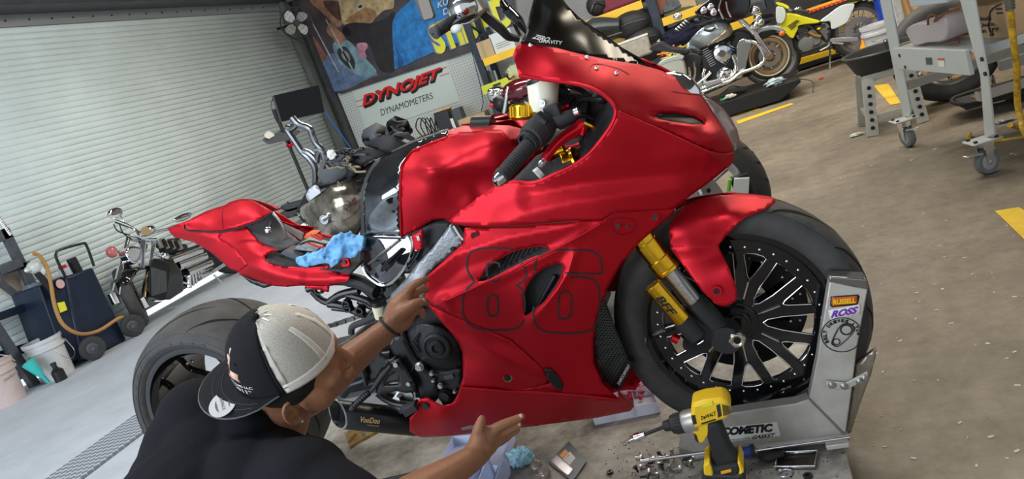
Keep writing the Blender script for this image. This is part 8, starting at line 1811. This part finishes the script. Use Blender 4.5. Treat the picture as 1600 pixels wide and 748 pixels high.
for i, (x, y, w, col, lab) in enumerate(((1062, 22, .55, (.09, .08, .05), 'olive brown folded jacket on the rack shelf right of the post'), (1052, 12, .35, (.10, .11, .12), 'dark grey folded cloth on the rack shelf right of the post'), (1060, 58, .9, (.008, .010, .03), 'dark navy moving blanket heaped on the middle rack shelf'), (1120, 30, .7, (.012, .012, .02), 'black tarp bundle on the rack behind the cruiser fairing'), (1245, 22, 1.3, (.02, .02, .024), 'large black tarp covering things behind the dirt bike'))):
    p = yr(x, y, .05 if i < 4 else -.3); crumple('folded_cloth', tuple(p), w / 2, mat('cloth_%d' % i, col, .85), lab, 'cloth', 3 + i, (1, .5, .42), .25)
p = yr(1025, -5, .1); t = thing('brown_panel', 'brown wooden panel on the upper rack right of the dark post', 'board', tuple(p)); MB().box(p, (.22, .05, .5)).build('panel_board', mat('brown_board', (.20, .07, .04), .6), t, bevel=.004); MB().box(p + V(0, -.03, .1), (.23, .01, .03)).build('panel_batten', CB2, t)
p = yr(1076, 6, .1); tag(MB().box(p, (.20, .2, .3)).build('cardboard_box', CB2, bevel=.004, smooth=False), 'small pale cardboard box on the rack above the cruiser handlebar', 'box')
for k, (x, y) in enumerate(((1338, 20), (1350, 24), (1342, 10), (1362, 16))): p = yr(x, y, -.4); tag(MB().box(p, (.26, .2, .16), .1 * k).build('carton', CB2, bevel=.004, smooth=False), ['tan carton stacked behind the dirt bike rear fender', 'tan carton beside the blue drum, lowest one', 'tan carton at the top behind the dirt bike seat', 'tan carton partly hidden by the blue drum'][k], 'box')
# orange straps and wires pile on the lift rear, dyno box, counter
random.seed(31)
for k in range(16):
    x, y = 1030 + random.random() * 40, 80 + random.random() * 16; pts = [Y(x + q * 7 + random.gauss(0, 3), y + random.gauss(0, 4), 8.6) for q in range(4)]
    tag(MB().tube(pts, .010, 6, 4).build('tie_down_strap', [mat('orange_strap', (.75, .18, .03), .6), mat('grey_strap', (.4, .4, .38), .6), mat('yellow_strap', (.6, .5, .05), .6)][k % 3]), ['orange', 'grey', 'yellow'][k % 3] + ' tie down strap tangled in the pile left of the silver cruiser', 'strap', ['orange', 'grey', 'yellow'][k % 3] + ' straps in the tangled pile')
tcx = Y(1050, 90, 8.6); t = thing('storage_tub', 'pale green storage tub under the tangled straps left of the silver cruiser', 'tub', (tcx.x, 8.75, 0)); MB().box((tcx.x, 8.75, (tcx.z - .08) / 2), (.5, .4, tcx.z - .08)).build('tub_body', mat('pale_lid', (.45, .50, .46), .3, .3), t, bevel=.02); MB().box((tcx.x, 8.75, tcx.z - .075), (.54, .44, .03)).build('tub_lid', WHT, t, bevel=.008)
YD = WB - .55
cn = thing('counter', 'low wooden counter under the pegboard', 'counter', (-4.6, YD, 0)); pz = Y(700, 205, YD).z
MB().box((-4.9, YD + .1, pz - .03), (2.2, .7, .05)).build('counter_top', CB2, cn, bevel=.004, smooth=False); MB().box((-4.9, YD + .15, (pz - .06) / 2), (2.1, .55, pz - .06)).build('counter_base', GRYM, cn, smooth=False)
dx = Y(702, 187, YD); dd_ = thing('control_box', 'black control box with an orange top on the counter under the pegboard', 'control box', (dx.x, YD, pz)); MB().box((dx.x - .06, YD, pz + .17), (.24, .26, .34), .1).build('box_shell', BLK, dd_, bevel=.01); MB().box((dx.x + .18, YD + .02, pz + .15), (.14, .24, .30), .1).build('side_module', GUN, dd_, bevel=.01); MB().box((dx.x - .0, YD - .02, pz + .345), (.22, .14, .02), .1).build('orange_top', mat('orange_plastic', (.85, .38, .02), .4), dd_, bevel=.004); MB().box((dx.x + .10, YD - .14, pz + .10), (.05, .01, .16)).build('white_connector', WHT, dd_)
cc_ = Y(668, 190, YD)
for k in range(5): MB().tube([V(cc_.x - .16 + k * .05, YD, pz + .02), V(cc_.x - .22 + k * .09, YD - .02, pz + .22), V(cc_.x - .10 + k * .06, YD, pz + .34 - k * .02), V(cc_.x + .0 + k * .03, YD, pz + .02)], .010, 6, 5).build('cable_loop', BLK, dd_)
tag(MB().box((Y(745, 190, YD).x, YD - .05, pz + .06), (.45, .3, .12), .1).build('cardboard_box', CB2, bevel=.004, smooth=False), 'flat tan cardboard box on the counter behind the red tank', 'box')
for k, pts in enumerate(([(815, 160), (800, 210), (745, 210)], [(735, 70), (742, 100), (750, 130), (755, 160)])): tag(MB().tube([Y(x - 60 if k == 0 else x, y, WB - .2) for x, y in pts], .006, 6, 4).build('wall_wire', BLK), ['thin black wire drooping across the lower right of the pegboard', 'black wire running down beside the right edge of the pegboard'][k], 'wire')
for k in range(3): tag(MB().tube([yr(762 + k * 5, 110, -.1), yr(770 + k * 5, 135, -.1), yr(777 + k * 4, 160, -.1)], .02, 8).build('leaning_pipe', [BLK, GUN, STEEL][k]), ['black pipe leaning on the rack post', 'grey pipe leaning on the rack post', 'steel pipe leaning on the rack post'][k], 'pipe')
# yellow green tool case and tan papers on the low shelf
p = yr(782, 132, -.1); t = thing('yellow_green_case', 'yellow green tool case on the low rack shelf', 'case', tuple(p)); MB().box(p, (.5, .3, .14), -.05).build('case_body', mat('yellow_green', (.55, .60, .05), .5), t, bevel=.01); MB().box(p + V(0, -.16, .02), (.12, .02, .03)).build('case_latch', BLK, t)
p = yr(806, 115, .1); crumple('paper_bundle', tuple(p), .22, mat('pale_green_paper', (.48, .50, .34), .7), 'pale green crumpled paper bundle on the low rack shelf', 'paper', 7, (.8, .5, .9), .25)

# maroon motorcycle seen between the red tank and the red fairing
MY = 8.6
mc = thing('maroon_motorcycle', 'small maroon cruiser motorcycle in the background behind the handlebar', 'motorcycle', (Y(820, 150, MY).x, MY, 0))
K5 = lambda x, y: (740 + x / 5.342, 60 + y / 5.343)
def k5(x, y, d=0.): return Y(*K5(x, y), MY + d)
MAR = mat('maroon_paint', (.10, .006, .012), .15, .3, coat=.8)
MB().sph(k5(385, 425), (.26, .13, .13), 18).build('fuel_tank', MAR, mc)
MB().sph(k5(160, 705, -.1), (.28, .12, .10), 16).build('front_fender', MAR, mc)
for s in (-.09, .09): MB().tube([k5(290, 400, s), k5(265, 560, s), k5(240, 700, s)], [.022, .03, .03], 12).build('fork_leg', CHR, mc)
mwc = k5(225, 760); moto_wheel(mc, V(mwc.x, MY, .32), V(1, .5, 0), .32, .05, .22, RUB, CHR, 12, True, None, .005)
MB().tube([k5(270, 300, -.1), k5(300, 340, 0), k5(330, 320, .1), k5(355, 325, .2)], .014, 10, 4).build('handlebar', CHR, mc); MB().sph(k5(270, 305, -.1), (.03, .03, .03), 8).build('bar_end', RUBG, mc)
MB().sph(k5(190, 460), (.12, .10, .09), 14).build('headlight', CHR, mc); MB().sph(k5(225, 540, -.05), (.10, .08, .11), 14).build('horn_cover', BLK, mc); MB().sph(k5(145, 450, -.1), (.05, .04, .05), 10).build('mirror', CHR, mc); MB().sph(k5(148, 560, -.1), (.03, .02, .025), 10).build('red_reflector', REDP, mc)
for pts in ([(330, 400), (300, 500), (400, 640)], [(310, 520), (350, 600), (330, 700)], [(360, 520), (400, 560), (480, 560)]): MB().tube([k5(*p) for p in pts], .02, 8, 3).build('frame_tube', BLK, mc)
MB().prism([k5(a, b) for a, b in ((310, 500), (460, 490), (560, 600), (500, 740), (330, 740))], (0, .2, 0)).build('engine', BLKM, mc, bevel=.02); MB().sph(k5(490, 540, -.1), (.12, .06, .10), 14).build('chrome_cover', CHR, mc); MB().tube([k5(420, 480), k5(560, 500), k5(700, 520)], [.06, .08, .07], 10).build('seat', BLKM, mc)
mwc = k5(760, 700); moto_wheel(mc, V(mwc.x, MY, .32), (0, 1, 0), .32, .06, .22, RUB, CHR, 12, False, None, .005)
tag(MB().box((Y(838, 110, 9.6).x, 9.6, (Y(838, 122, 9.6).z + .15) / 2), (.5, .3, Y(838, 122, 9.6).z + .15)).build('tan_carton', CB2, smooth=False, bevel=.005), 'tan carton behind the maroon motorcycle below the red fairing', 'box')
